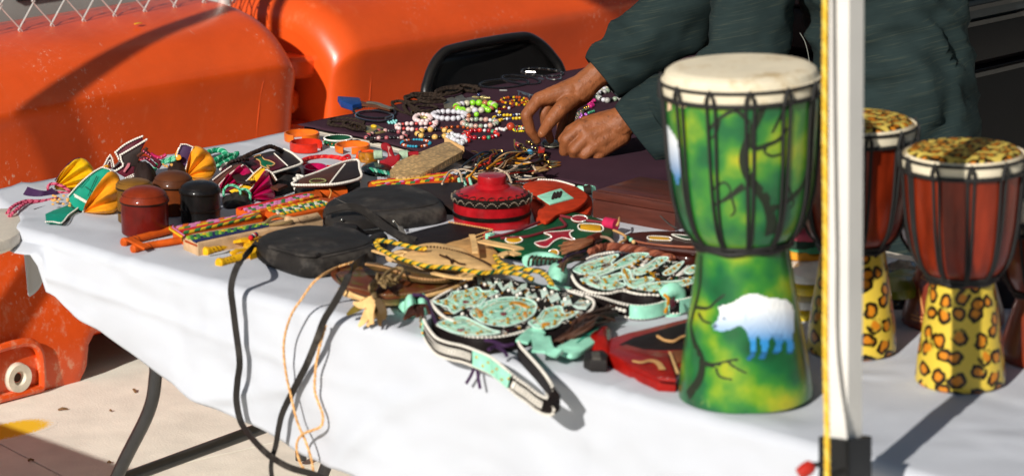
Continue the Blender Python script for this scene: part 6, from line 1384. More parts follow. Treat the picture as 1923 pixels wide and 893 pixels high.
mpatch([(650, 345), (700, 325), (725, 290), (770, 270), (820, 265), (835, 300), (880, 295), (912, 292), (870, 320), (830, 335), (800, 365), (740, 380), (680, 375)])
mpatch([(172, 358), (230, 335), (300, 318), (380, 350), (450, 385), (500, 400), (430, 412), (330, 412), (250, 398)])
for zz in ([(375, 100), (400, 95), (410, 135), (445, 110), (460, 150), (500, 120), (515, 165), (560, 130), (575, 185), (610, 150), (640, 140), (640, 165), (600, 185), (570, 200), (545, 160), (515, 185), (485, 140), (450, 170), (430, 130), (385, 150)], [(710, 178), (745, 170), (760, 215), (800, 190), (820, 235), (860, 205), (880, 255), (925, 220), (950, 250), (985, 235), (950, 275), (905, 275), (870, 250), (830, 265), (810, 225), (770, 245), (745, 205), (720, 225)]):
    mpatch(zz, "zigzag", T_zz, sm=0, edge=False)
for zz in ([(630, 200), (650, 180), (665, 205), (685, 190), (695, 215), (670, 222), (655, 235), (640, 222)],): mpatch(zz, "cross_stitch", T_zz, sm=0, edge=False)
for x, y, a, b_ in ((320, 238, 18, 7), (518, 300, 18, 8), (295, 384, 22, 6), (680, 345, 10, 5)): mpatch(ell(x, y, a, b_, 10), "ruby_patch", rub, z=z0+.0016, sm=1, edge=False)
for zz in ([(375, 270), (400, 285), (410, 310), (395, 322), (378, 300)], [(560, 238), (610, 240), (645, 258), (640, 268), (600, 255), (562, 250)], [(620, 290), (640, 295), (642, 318), (625, 315)], [(720, 350), (760, 345), (755, 362), (722, 368)]): mpatch(zz, "ochre_patch", leather("ochre", '#cf8a1c', .5), z=z0+.0016, edge=False)
goldbeads(t, [mp1(p) for p in ((175, 238), (217, 235), (217, 250), (263, 210), (268, 232), (258, 265), (262, 275), (308, 272), (322, 183), (320, 208), (372, 172), (375, 202), (412, 198), (425, 214), (365, 243), (365, 312), (455, 293), (506, 266), (425, 327), (425, 345), (470, 355), (540, 330), (540, 348), (555, 250), (570, 270), (592, 303), (605, 325), (625, 231), (650, 268), (655, 298), (600, 375), (680, 328), (742, 297), (790, 283), (792, 312), (787, 340), (785, 355), (826, 309), (852, 310), (725, 374), (204, 351), (263, 350), (321, 402), (382, 405), (400, 395), (460, 175), (880, 295))], z0+.005)
for x, y in ((322, 160), (483, 213), (303, 305), (606, 197), (420, 150), (545, 180), (735, 175), (772, 190), (930, 205), (960, 240), (700, 228), (480, 135), (590, 205), (840, 225)): G().ball(P(*mp1((x, y)), z0+.003), .0034, 8, 5).build("white_bead", T_sw, t)
def inpx(x, y, poly): return inpoly(x, y, poly)
def beadwork(t, poly, z, n):
    """rows of tiny glass seed beads and dashes worked over the leather"""
    gs = [(G(), T_wh), (G(), L_grn), (G(), leather('ochre', '#cf8a1c', .5)), (G(), L_bur)]; x0, x1 = min(p[0] for p in poly), max(p[0] for p in poly); y0, y1 = min(p[1] for p in poly), max(p[1] for p in poly)
    for k in range(n):
        x, y = random.uniform(x0, x1), random.uniform(y0, y1); gi = random.choice((0, 0, 0, 1, 1, 2, 3)); a = noise.noise(V((x*.02, y*.02, 1)))*4
        for j in range(random.choice((2, 3, 4))):
            X, Y = x+j*3.2*math.cos(a), y+j*1.5*math.sin(a)
            if inpoly(X, Y, poly): gs[gi][0].ball(P(X, Y, z), (.0012, .0012, .0009), 5, 3)
    for g_, m_ in gs:
        if g_.v: g_.build("seed_beads", m_, t, kind="stuff")
beadwork(t, [(cx*.94+960*.06, cy*.94+578*.06) for cx, cy in out1], z0+.0022, 420)
# purple and brown laces of that bag
for pts, m_ in ((((40, 205), (90, 208), (125, 235), (140, 290), (165, 350)), L_pur), (((20, 280), (60, 262), (110, 262), (130, 300)), L_brn), (((420, 440), (470, 450), (520, 470), (570, 462)), L_pur), (((440, 490), (480, 475), (520, 500), (535, 522)), L_pur)):
    G().tube(catmull([P(*mp1(p), .036) for p in pts], 6), .003, 7).build("lace", m_, t)
for pts in (((365, 580), (350, 620), (322, 668)), ((378, 585), (386, 640), (395, 695))): G().ribbon(catmull([PY(*mp1(p), -.035) for p in pts], 4), .005, .0012, [.4, -.9, 0]).build("lace_end", L_pur, t)
for k, (x, y, r_) in enumerate(((0, 270, .010), (30, 300, .008), (75, 265, .014), (95, 285, .012))): G().pillow([P(*mp1(p), .004) for p in ell(x, y, 34, 26, 10)], .034, .016, nz=.006).build("mint_knot", L_mint, t)
for k in range(7): G().tube(catmull([P(*mp1((x, y)), .038) for x, y in ((0+k*9, 330-k*4), (18+k*6, 270+random.random()*20), (45+k*8, 255+random.random()*12), (60+k*5, 300+random.random()*20))], 5), .0026, 6).build("lace", L_brn, t)
# handle loop over the edge
hl = thing("bag_handle", "black beaded handle loop with mint panel hanging over the table edge", "handle loop", P(960, 660))
outer = [(95, 285), (98, 325), (112, 360), (135, 395), (170, 432), (230, 455), (300, 470), (370, 495), (440, 525), (490, 560), (540, 602), (590, 645), (640, 678), (685, 715), (725, 738), (758, 745), (780, 738), (785, 715), (770, 675), (735, 620), (690, 565), (640, 510), (605, 470), (595, 440)]
pth = []
for i, p in enumerate(outer):
    x, y = mp1(p); yy = P(x, y, .03)[1]
    pth.append(P(x, y, .03) if yy > -.10 else PY(x, y, -.10))
pth = resample(catmull(pth, 6), step=.006); wid = .026
def hseg(i0, i1, m, nm, th=.003, w_=wid, off=0): 
    q = pth[i0:i1]; ctr = [p-ZZ*wid*.5 for p in q]; T, _ = frames(ctr); ups = [np.cross(t_, ZZ) for t_ in T]; ups = np.array([u/np.linalg.norm(u) for u in ups])
    G().ribbon([c+u*off for c, u in zip(ctr, ups)], w_, th, ups).build(nm, m, hl); return ctr, ups
N_ = len(pth); hseg(0, N_, L_bk, "strap"); ia, ib = int(N_*.36), int(N_*.53)
ctr, ups = hseg(ia, ib, L_mint, "mint_panel", .0065, wid*.96); hseg(0, int(N_*.10), L_mint, "mint_panel", .0065, wid*.96)
stitch("twisted_edge", pth, T_wh, hl, .0028, .0064); stitch("twisted_edge", [p-ZZ*wid for p in pth[int(N_*.1):int(N_*.72)]], T_wh, hl, .003, .006)
for q0, q1 in ((int(N_*.10), ia), (ib, int(N_*.63))): hseg(q0, q1, T_wh, "white_weave_band", .0052, wid*.46)
g, g2 = G(), G()
for i in range(0, N_-1):
    c = pth[i]-ZZ*wid*.5; T = pth[i+1]-pth[i]; u = np.cross(T, ZZ); u /= np.linalg.norm(u)
    if N_*.1 < i < ia or ib < i < N_*.63:
        for s_ in (1, -1):
            for k, dz_ in enumerate((-.004, .0, .004)): g.ball(c+u*.0028*s_+ZZ*dz_+T*(.3*k), (.0018, .0018, .0012), 5, 4)
    if (ia < i < ib or i < N_*.1) and i % 3 == 0:
        for s_ in (1, -1): g2.ball(c+u*.0040*s_+ZZ*(.005 if i % 2 else -.005), .0023, 8, 5)
g.build("white_weave", T_blk, hl, kind="stuff"); g2.build("gold_beads", gold, hl, kind="stuff")
# second beaded bag
t = thing("beaded_bag", "mint striped beaded bag with gold dots beside the green drum", "bag", P(1190, 520), "mint and black beaded bags")
mp2 = lambda p: (p[0]/2.976+1000, p[1]/2.976+440)
z1 = .036
out2 = [mp2(p) for p in ((208, 205), (260, 165), (345, 120), (450, 100), (560, 98), (680, 112), (770, 128), (850, 150), (935, 185), (960, 250), (910, 300), (800, 320), (700, 340), (600, 335), (500, 315), (420, 330), (330, 322), (250, 280))]
G().slab(catmull([P(x, y, z1) for x, y in out2], 4, True), .034, bev=.011).build("body", L_bk, t)
stitch("twisted_edge", catmull([P(x, y, z1-.002) for x, y in (out2[i] for i in (0, 17, 16, 15, 14, 13, 12))], 5), T_wh, t, .0031, .0070); stitch("twisted_edge", catmull([P(x, y, z1-.004) for x, y in out2[:4]], 5), T_wh, t, .003, .006)
stitch("twisted_edge", catmull([P(x, y, .022) for x, y in map(mp2, ((500, 300), (540, 312), (600, 325), (680, 325), (730, 330)))], 5), T_wh, t, .0031, .0070)
sv = mp1; mp1 = mp2
S_ = [[(228, 195), (300, 160), (380, 135), (460, 112), (480, 118), (440, 160), (470, 175), (400, 200), (330, 220), (270, 218)], [(480, 150), (560, 108), (650, 108), (600, 140), (540, 170), (480, 190), (420, 215), (350, 235), (310, 232), (390, 205)], [(545, 205), (620, 180), (700, 130), (760, 130), (720, 165), (680, 190), (640, 215), (580, 225)], [(730, 215), (790, 175), (845, 150), (820, 185), (800, 205), (760, 225)], [(850, 205), (890, 175), (930, 180), (915, 205), (880, 220)],
      [(270, 250), (330, 245), (420, 232), (490, 215), (520, 240), (470, 262), (520, 280), (470, 300), (400, 305), (330, 285)], [(500, 195), (545, 200), (560, 250), (640, 240), (680, 250), (640, 275), (570, 300), (520, 270)], [(600, 290), (680, 268), (760, 262), (830, 255), (900, 240), (915, 262), (850, 285), (770, 295), (690, 312), (630, 310)]]
for q in S_: mpatch(q, z=z1, sm=2, tt=t)
for q in ([(395, 165), (430, 155), (440, 165), (415, 182), (385, 180)], [(340, 262), (372, 258), (365, 272), (345, 272)]): mpatch(q, "dark_inset", L_brn, z=z1+.0016, edge=False, tt=t)
for q in ([(600, 170), (640, 128), (652, 132), (625, 175)], [(800, 225), (860, 175), (872, 182), (820, 230)], [(540, 180), (600, 118), (608, 124), (556, 184)], [(660, 150), (690, 125), (694, 140), (672, 165)]): mpatch(q, "white_weave", T_wh, z=z1, edge=False, sm=0, tt=t)
goldbeads(t, [mp2(p) for p in ((290, 200), (333, 182), (388, 193), (387, 150), (459, 126), (463, 170), (512, 140), (541, 180), (567, 162), (590, 147), (618, 125), (344, 240), (305, 226), (285, 268), (330, 256), (403, 252), (410, 265), (456, 282), (467, 268), (404, 297), (431, 233), (512, 196), (514, 206), (520, 216), (527, 228), (533, 240), (493, 237), (588, 240), (545, 262), (632, 240), (634, 256), (662, 212), (664, 220), (677, 224), (678, 236), (694, 175), (723, 145), (640, 207), (746, 216), (770, 206), (792, 190), (817, 170), (895, 185), (846, 258), (771, 286), (708, 274), (722, 298), (680, 314), (627, 305), (880, 240))], z1+.005)
mp1 = sv
beadwork(t, [(cx*.92+1195*.08, cy*.92+513*.08) for cx, cy in out2], z1+.0022, 420)
hs = thing("bag_handle", "mint beaded handle band lying between the two beaded bags", "handle loop", P(1170, 570))
q = resample(catmull([P(*mp2(p), .030) for p in ((95, 290), (180, 305), (280, 325), (380, 350), (470, 378), (545, 395), (620, 400), (700, 388), (740, 375), (800, 372), (860, 360), (930, 340))], 6), step=.006); n_ = len(q)
def bandseg(q, m, nm, w_, th): 
    T, _ = frames(q); ups = np.array([np.cross(t_, ZZ)/np.linalg.norm(np.cross(t_, ZZ)) for t_ in T]); G().ribbon([p-ZZ*.010 for p in q], w_, th, ups).build(nm, m, hs)
bandseg(q, L_bk, "strap", .022, .003); bandseg(q[int(n_*.55):int(n_*.80)], L_mint, "mint_panel", .0225, .0055); bandseg(q[int(n_*.84):], L_mint, "mint_panel", .0225, .0055)
stitch("twisted_edge", q, T_wh, hs, .0027, .0064); stitch("twisted_edge", [p-ZZ*.021 for p in q[int(n_*.4):]], T_wh, hs, .0027, .0064)
G().ribbon([P(*mp2(p), .034) for p in ((95, 285), (150, 298), (210, 305))], .012, .004, ZZ).build("mint_strip", L_mint, hs)
stitch("diamond_weave", [p-ZZ*.010+TW*.004 for p in q[int(n_*.40):int(n_*.54)]], T_wh, hs, .0034, .0075)
G().tube(catmull([P(*mp2(p), z) for p, z in (((735, 340), .034), ((775, 308), .044), ((815, 330), .034), ((815, 400), .012), ((790, 440), .006), ((745, 440), .006))], 4), .013, 10).build("mint_ring", L_mint, hs)
G().tube(catmull([P(*mp2(p), z) for p, z in (((735, 335), .042), ((760, 360), .036), ((752, 400), .022), ((742, 435), .014))], 4), .0028, 7).build("ochre_lace", leather("ochre", '#cf8a1c'), hs)
decal("dark_inset", [mp2(p) for p in ((765, 365), (795, 345), (800, 390), (775, 410))], .045, L_bur, hs, .004)
t = thing("leather_toggle", "mint leather knot bound with brown laces above the black beaded bag", "toggle", P(1045, 520))
G().pillow([P(x, y, .026) for x, y in ((1030, 515), (1045, 502), (1062, 510), (1066, 526), (1052, 536), (1036, 532))], .026, .012, nz=.005).build("knot", L_mint, t)
G().tube(catmull([P(x, y, .045) for x, y in ((990, 490), (1010, 484), (1035, 486), (1055, 496))], 5), .011, 10).build("roll", L_mint, t)
for k in range(8): G().tube(catmull([P(992+k*8, 498-k*.5, .04), P(994+k*8, 486, .060), P(1000+k*8, 480+k, .052)], 4), .0022, 6).build("lace", leather("taupe dark", '#5c4636', .5), t)
for k in range(10): G().tube(catmull([P(1045+random.random()*14, 495+random.random()*14, .05), P(1062+random.random()*12, 485+random.gauss(0, 5), .055), P(1080+random.random()*20, 470+random.random()*18, .04)], 5), .0024, 6).build("lace", random.choice([L_drk, L_pur, leather("taupe dark", '#5c4636')]), t)
# brown laces and mint ends at the front
t = thing("lace_bundle", "dark brown leather laces and mint strap ends before the black beaded bag", "laces", P(1090, 620))
for k in range(26):
    a = random.random(); G().tube(catmull([P(1120+random.random()*40, 572+random.random()*34, .022), P(1090+random.random()*24, 590+random.random()*24, .030+.012*random.random()), P(1060+random.random()*20, 612+random.random()*22, .026), P(1036+random.random()*24, 626+random.random()*22, .012)], 5), .0028, 6).build("lace", random.choice([L_drk, leather("coffee", '#3a241c', .4), leather("coffee light", '#553a2e', .4)]), t)
G().slab(catmull([P(*mp2(p), .024) for p in ((125, 630), (200, 590), (270, 535), (330, 510), (375, 515), (380, 570), (320, 620), (240, 668), (180, 660))], 3, True), .008, bev=.003).build("mint_strap_end", L_mint, t)
for pts, w_ in ((((5, 545), (30, 580), (40, 630), (35, 655)), .022), (((68, 575), (80, 620), (100, 650), (150, 665)), .018), (((-60, 600), (-20, 560), (10, 545), (40, 560)), .020)): G().ribbon(catmull([P(*mp2(p), .030) for p in pts], 5), w_, .004, ZZ+TW*.6).build("mint_strap", L_mint, t)
stitch("stitching", catmull([P(*mp2(p), .0255) for p in ((250, 600), (300, 565), (360, 530))], 4), L_tea, t, .0012, .004); G().ball(P(*mp2((160, 655)), .03), .004, 8, 5).build("snap", m_metal, t)
# red and black pouch
t = thing("leather_pouch", "red and black leather pouch with tan painted snakes beside the drum", "pouch", P(1230, 670))
mp1 = mp2
rd = leather("deep red", '#93150f', .38, coat=.2)
G().slab([P(*mp2(p), .024) for p in ((428, 575), (520, 545), (650, 515), (880, 458), (960, 470), (930, 640), (860, 700), (800, 812), (700, 806), (600, 760), (500, 712), (425, 670))], .022, bev=.006).build("body", rd, t)
mpatch([(480, 615), (560, 575), (700, 535), (890, 480), (950, 490), (900, 640), (720, 648), (600, 640)], "black_panel", leather("soot", '#221c1c', .55), z=.0225, sm=0, edge=False)
mpatch([(425, 655), (520, 612), (640, 645), (750, 655), (790, 770), (800, 808), (700, 800), (600, 752), (500, 700)], "front_flap", rd, z=.029, th=.007, sm=0, edge=False)
mpatch([(760, 650), (775, 652), (820, 770), (805, 775)], "tan_strip", L_tan, z=.0275, sm=0, edge=False); mpatch([(780, 648), (850, 642), (870, 690), (810, 720)], "copper_panel", leather("copper brown", '#7d4a2c'), z=.024, sm=0, edge=False)
for pts in (((700, 568), (740, 590), (790, 595), (830, 575), (870, 562)),): stitch("painted_snake", catmull([P(*mp2(p), .0275) for p in pts], 6), T_tan, t, .0026, .004)
for pts in (((560, 705), (610, 712), (660, 702), (700, 715), (725, 750)),): G().ribbon(catmull([P(*mp2(p), .034) for p in pts], 6), [.004+.006*i/24 for i in range(25)], .0016, ZZ).build("painted_snake", T_tan, t)
mp1 = sv
G().pillow([P(*mp2(p), 0) for p in ((290, 640), (340, 600), (430, 570), (440, 660), (420, 700), (330, 695))], .030, .014, nz=.004).build("folded_end", rd, t)
G().slab([P(*mp2(p), .026) for p in ((290, 645), (400, 640), (425, 665), (415, 700), (320, 698), (285, 680))], .020, bev=.004).build("dark_end", L_blk, t); decal("grey_patch", [mp2(p) for p in ((330, 655), (378, 652), (382, 690), (335, 690))], .028, leather("grey patch", '#5a5650', .6), t, .003)
# ================================================================== BEADS AND NECKLACES ON THE PURPLE CLOTH
def string_of(name, label, cat, path, rad, mats, group, single=True, closed=True, z=None, thread_m=None, jitter=0.0, dropmat=None):
    """beads in a row along path (photo points on the cloth), each bead touching the next; single: every bead a part"""
    yc_ = sum(y for _, y in path)/len(path); path = [(x, yc_+(y-yc_)*(.80 if closed and single else 1)) for x, y in path]; pts = [P(x, y, 0) for x, y in path]; cl = catmull(pts, 4, closed); c0 = sum(pts)/len(pts)
    t = thing(name, label, cat, c0, group)
    r = rad*1.16/pxm(dep(c0)); q = resample(cl, step=r*1.84, closed=closed); gs = {}
    for i, p in enumerate(q):
        m, k = mats[i % len(mats)] if isinstance(mats[0], tuple) else (mats[i % len(mats)], 1.0)
        rr = r*k*(1+random.uniform(-jitter, jitter)); c = p+ZZ*(r*.98+.003)
        if single: inst("bead", sphere_mesh(m, (12, 8)), c, t, (rr, rr, rr*.94))
        else: gs.setdefault(m.name, (m, G()))[1].ball(c, (rr, rr, rr*.95), 7, 5)
    for m, g in gs.values(): g.build("seed_beads", m, t, kind="stuff")
    G().tube([p+ZZ*(r+.003) for p in cl], min(r*.25, .0012), 5, closed).build("bead_string", thread_m or T_blk, t)
    return t, r
def two(a, b): return [a, b]
JG = "bead strings laid out on the purple cloth"
pearl, pinkp, redb = bead_mat("pearl", '#cfccd2', .28, coat=.6), bead_mat("pink pearl", '#e3c9c6', .3), bead_mat("red spacer", '#c23a34', .4)
lime, limey, terr, stone = bead_mat("lime", '#8fd62e', .3), bead_mat("lemon", '#d9d72a', .3), bead_mat("terracotta", '#a8663f', .45), bead_mat("pale stone", '#c7c0a6', .4, var=.3)
qz, qzp, qzg = bead_mat("quartz", '#b9b2a6', .15, var=.3), bead_mat("quartz pink", '#c79a8a', .2), bead_mat("quartz green", '#8fa08a', .2)
crim, crim2, mgrn, mgold = bead_mat("crimson", '#9b1020', .18), bead_mat("scarlet", '#c9241c', .2), bead_mat("glass green", '#3f8f6a', .2), mat("brass", '#c79a3a', .25, metal=1, bump=0)
wood_y, jetb, amber, turq = bead_mat("yellow wood", '#d9ac5a', .45), bead_mat("jet black", '#121013', .12, coat=.8), bead_mat("amber", '#a8480f', .15), bead_mat("turquoise", '#1f93b0', .3)
m_silver = mat("silver", '#b9b7b0', .3, var=.1, metal=1, bump=0); yel_s = bead_mat("yellow glass", '#d8b21a', .2); yel_b = bead_mat("bright yellow", '#f0d916', .35); navy = bead_mat("navy glass", '#2a2f5c', .2); garnet = bead_mat("garnet", '#5a0c14', .15)
hema = bead_mat("hematite", '#2a2a2e', .15, metal=.7); clearb = bead_mat("clear glass", '#d9dcdc', .08)
string_of("bead_bracelet", "grey white pearl bracelet in two touching rows", "bracelet", ell(844, 224, 31, 8.5, 20), 4.9, [pearl], JG)
string_of("bead_bracelet", "small pinkish pearl ring standing beside the grey white pearl bracelet", "bracelet", ell(794, 229, 15, 8, 14), 4.3, [pinkp, pinkp, (redb)][:2], JG)
string_of("bead_necklace", "white pearl string with red spacers folded in two rows", "necklace", [(745, 243), (760, 239), (778, 238), (796, 238), (812, 237), (820, 234), (818, 240), (812, 247), (796, 251), (778, 252), (762, 250), (748, 249)], 4.0, [(pinkp, 1), (pinkp, 1), (redb, .72)], JG)
string_of("bead_bracelet", "lime green and brown wooden bead bracelet", "bracelet", ell(893, 209, 37, 9, 18, rot=-2), 5.6, [(lime, 1), (lime, 1.02), (terr, .95), (lime, 1), (stone, 1.02), (pearl, .98), (stone, 1)], JG, jitter=.05)
for x, y, m_ in ((908, 200, lime), (918, 207, lime), (895, 215, lime), (880, 218, terr), (866, 208, lime), (887, 203, stone)): inst("bead", sphere_mesh(m_), P(x, y, .010), bpy.data.objects["bead_bracelet.002"], (.0062,)*3)
string_of("bead_necklace", "dark red garnet strands with two yellow beads", "necklace", ell(938, 203, 27, 7, 18), 2.5, [(garnet, 1)], JG, single=False)
for x, y, m_, k in ((947, 202, yel_s, .0040), (938, 211, yel_s, .0042), (956, 203, pearl, .0036), (933, 209, pearl, .0034)): inst("bead", sphere_mesh(m_), P(x, y, .008), bpy.data.objects["bead_necklace.001"], (k,)*3)
string_of("bead_bracelet", "cloudy quartz bracelet with pink and green stones", "bracelet", ell(901, 238, 32, 8, 18), 4.4, [(qz, 1), (qzg, 1), (qz, .9), (qzp, 1.1), (clearb, .8), (qzg, .9), (qzp, 1)], JG, jitter=.1)
string_of("bead_tassel", "short string of pale pink glass beads next to the cloudy quartz", "beads", [(933, 249), (940, 248), (946, 250), (952, 247)], 3.2, [pinkp, clearb], JG, closed=False)
string_of("bead_bracelet", "faceted crimson bead bracelet with silver and green glints", "bracelet", ell(903, 259, 32, 9, 20), 4.1, [(crim, 1), (crim2, 1.1), (clearb, .7), (crim, 1), (mgrn, .9), (crim2, 1), (m_silver, .7), (crim, 1.05)], JG, jitter=.06)
for x, y in ((879, 251), (879, 264)): inst("bead", sphere_mesh(crim2), P(x, y, .009), bpy.data.objects["bead_bracelet.004"], (.0058,)*3)
string_of("bead_bracelet", "yellow wood and black bead bracelet", "bracelet", ell(815, 258, 31, 9, 18), 4.6, [(wood_y, 1.15), (jetb, .8), (hema, .6), (wood_y, 1.1), (jetb, .75)], JG)
string_of("bead_necklace", "orange tiger eye strand curving behind the wood bead bracelet", "necklace", [(830, 247), (848, 244), (868, 244), (886, 248)], 2.7, [(amber, 1.1), (jetb, .5)], JG, closed=False)
string_of("bead_necklace", "turquoise and orange bead strand by the snakeskin sheath", "necklace", ell(781, 274, 27, 8, 20), 2.5, [(turq, 1), (turq, 1), (turq, 1), (turq, 1), (amber, 1.2), (pinkp, 1), (amber, 1.1), (jetb, .8)], JG)
string_of("bead_necklace", "black stone necklace with pink and red stones nearest the bare table edge", "necklace", [(688, 264), (700, 256), (714, 249), (730, 250), (742, 252), (756, 254), (764, 260), (754, 266), (738, 266), (720, 267), (704, 267), (692, 268)], 3.4, [(jetb, 1), (jetb, 1), (bead_mat("rose stone", '#a8545a', .3), 1.25), (jetb, .9), (bead_mat("rose pale", '#c79a94', .3), 1.1), (m_silver, .6)], JG, jitter=.1)
string_of("bead_bracelet", "white stone bracelet with heart shaped beads at the sheath's mouth", "bracelet", [(838, 262), (848, 258), (860, 262), (872, 266), (874, 275), (862, 274), (850, 270)], 4.6, [(pearl, 1.1), (clearb, .8)], JG)
hb_ = bpy.data.objects["bead_bracelet.006"]
for x, y in ((866, 270), (848, 258)):
    c = P(x, y, .012); g = G()
    for s_ in (-1, 1): g.tube([c+RT*.0045*s_+ZZ*.004, c+RT*.001*s_-ZZ*.0, c-ZZ*.007], [.0055, .005, .0015], 9)
    g.build("heart_bead", bead_mat("heart white", '#d5d6d8', .2), hb_)
string_of("bead_necklace", "amber seed bead strands in small overlapping loops", "necklace", ell(966, 194, 25, 6, 20), 2.6, [(amber, 1), (amber, 1.1), (jetb, .8), (yel_s, .9)], JG, single=False)
string_of("bead_necklace", "short amber loop beside the overlapping amber strands", "necklace", ell(975, 198, 18, 4.5, 16), 2.5, [(amber, 1), (yel_s, .9), (jetb, .7)], JG, single=False)
string_of("bead_necklace", "yellow glass bead loop with navy and silver beads", "necklace", [(927, 228), (936, 222), (950, 221), (964, 221), (978, 219), (986, 224), (976, 228), (960, 229), (945, 231), (934, 234)], 2.9, [(yel_s, 1), (yel_s, 1.1), (yel_s, .9), (navy, 1), (clearb, .9), (m_silver, .8)], JG)
t = thing("bead_pendant", "large round orange red bead beside the yellow seed loop", "bead", P(959, 240), JG); inst("bead", sphere_mesh(bead_mat("orange red", '#b03a1a', .5, var=.35), (18, 12)), P(959, 238, .0105), t, (.0098,)*3)
t, _ = string_of("bead_bracelet", "bright yellow seed bead loop with white and red speckled beads", "bracelet", ell(976, 247, 12, 4.2, 18), 2.1, [yel_b], JG, single=False)
g = {}
for k in range(70):
    m_ = random.choice([T_sw, jetb, redb, mgrn, T_sw]); g.setdefault(m_.name, (m_, G()))[1].ball(P(964+random.random()*26, 236+random.random()*9, .004+random.random()*.006), .0021, 6, 4)
for m_, q in g.values(): q.build("seed_beads", m_, t, kind="stuff")
# shining black necklaces
string_of("bead_necklace", "shining black double strand necklace nearest the folding chair", "necklace", ell(1018, 141, 39, 7, 26, rot=4), 2.3, [(jetb, 1), (hema, .9), (jetb, 1), (m_silver, .8)], JG, single=False)
string_of("bead_necklace", "long black hematite necklace with a silver bar", "necklace", ell(946, 162, 46, 8, 28, rot=-3), 2.3, [(jetb, 1), (hema, 1)], JG, single=False)
string_of("bead_necklace", "black hematite necklace crossing over the one with a silver bar", "necklace", ell(978, 155, 36, 7.5, 26, rot=7), 2.3, [(jetb, 1), (hema, 1)], JG, single=False)
o = bpy.data.objects["bead_necklace.008"] if "bead_necklace.008" in bpy.data.objects else t
for (x0, y0, x1, y1) in ((988, 135, 1006, 136), (938, 170, 952, 170), (1012, 147, 1022, 150)):
    G().tube([P(x0, y0, .006), P(x1, y1, .006)], .0028, 8).build("silver_bar", m_silver, o)
G().tube([P(1040+14*math.cos(a), 146+4*math.sin(a), .006+.002*math.sin(a)) for a in np.linspace(0, 6.28, 14)[:-1]], .0016, 6, True).build("silver_ring", m_silver, o)
t = thing("pendant", "branched silver pendant at the end of the black necklaces", "pendant", P(988, 176), JG)
for k in range(6): G().tube([P(975+k*4, 172+k*1.4, .005), P(978+k*4+random.gauss(0, 3), 178+random.gauss(0, 3), .004)], .0016, 6).build("silver_branch", m_silver, t)
G().tube([P(972, 171, .005), P(1002, 180, .005)], .002, 6).build("silver_bar", m_silver, t)
t, _ = string_of("bead_bracelet", "black seed bead bracelet with a turquoise cluster", "bracelet", ell(703, 216, 39, 11, 26, rot=3), 2.5, [(jetb, 1), (hema, .95)], JG, single=False)
G().tube([P(x, y, .009) for x, y in ell(703, 218, 36, 10, 24, rot=3)], .0024, 6, True).build("second_strand", jetb, t)
for k in range(9): inst("turquoise_chip", sphere_mesh(bead_mat("turquoise pale", '#7cc4c0', .35)), P(729+k*1.9, 229+2.5*math.sin(k*2.1), .006), t, (.0034, .0026, .003))
G().tube([P(724, 222, .008), P(738, 218, .008)], .0028, 7).build("silver_bar", m_silver, t)
# right of the hands
string_of("bead_necklace", "black and white marbled stone necklace under the sleeve", "necklace", [(1117, 186), (1124, 182), (1136, 178), (1148, 174), (1162, 178), (1174, 184), (1166, 192), (1150, 196), (1136, 198), (1122, 190)], 4.3, [(jetb, .8), (bead_mat("marble", '#a9a7a2', .3, var=.6), 1.15), (pearl, 1), (jetb, .75), (bead_mat("marble", '#a9a7a2'), 1.05), (qzg, 1)], JG, jitter=.12)
string_of("bead_necklace", "white and grey stone strand half covered by the sleeve cuff", "necklace", [(1126, 178), (1140, 172), (1154, 170), (1166, 175), (1172, 182)], 3.6, [(pearl, 1.1), (stone, 1), (clearb, .9)], JG, closed=False, jitter=.1)
t = thing("bead_cluster", "magenta pink glass flower beads beside the wrist", "beads", P(1112, 195), JG)
for k in range(9): inst("bead", sphere_mesh(bead_mat("fuchsia", '#b3186a', .2)), P(1106+random.random()*14, 188+random.random()*12, .005+.006*random.random()), t, (.0046,)*3)
for k in range(3): inst("bead", sphere_mesh(mgold), P(1098+k*4, 203-k*1.5, .005), t, (.0036,)*3)
t = thing("bead_cluster", "heap of tiny gold white and pink seed bead strands between the hands", "beads", P(1075, 230), JG)
ms_ = [mgold, T_sw, amber, bead_mat("bronze", '#8a5a1c', .3), mgrn, m_silver, mgold]
for s_ in range(7):
    path = [P(1050+s_*2.5+u*42, 247-s_*3-u*30+2.5*math.sin(u*9+s_), .004+.006*math.sin(u*3.1)) for u in np.linspace(0, 1, 10)]; gs = {}
    for i, p in enumerate(resample(catmull(path, 4), step=.0045)): m_ = ms_[(i+s_) % 7]; gs.setdefault(m_.name, (m_, G()))[1].ball(p, .0024, 6, 4)
    for m_, g in gs.values(): g.build("seed_beads", m_, t, kind="stuff")
for k in range(12): inst("bead", sphere_mesh(bead_mat("orchid", '#b35ac0', .2)), P(1082+random.random()*20, 212+random.random()*12, .008), t, (.003,)*3)
for k in range(4): inst("bead", sphere_mesh(mgrn), P(1106+k*3, 212-k, .005), t, (.0034,)*3)
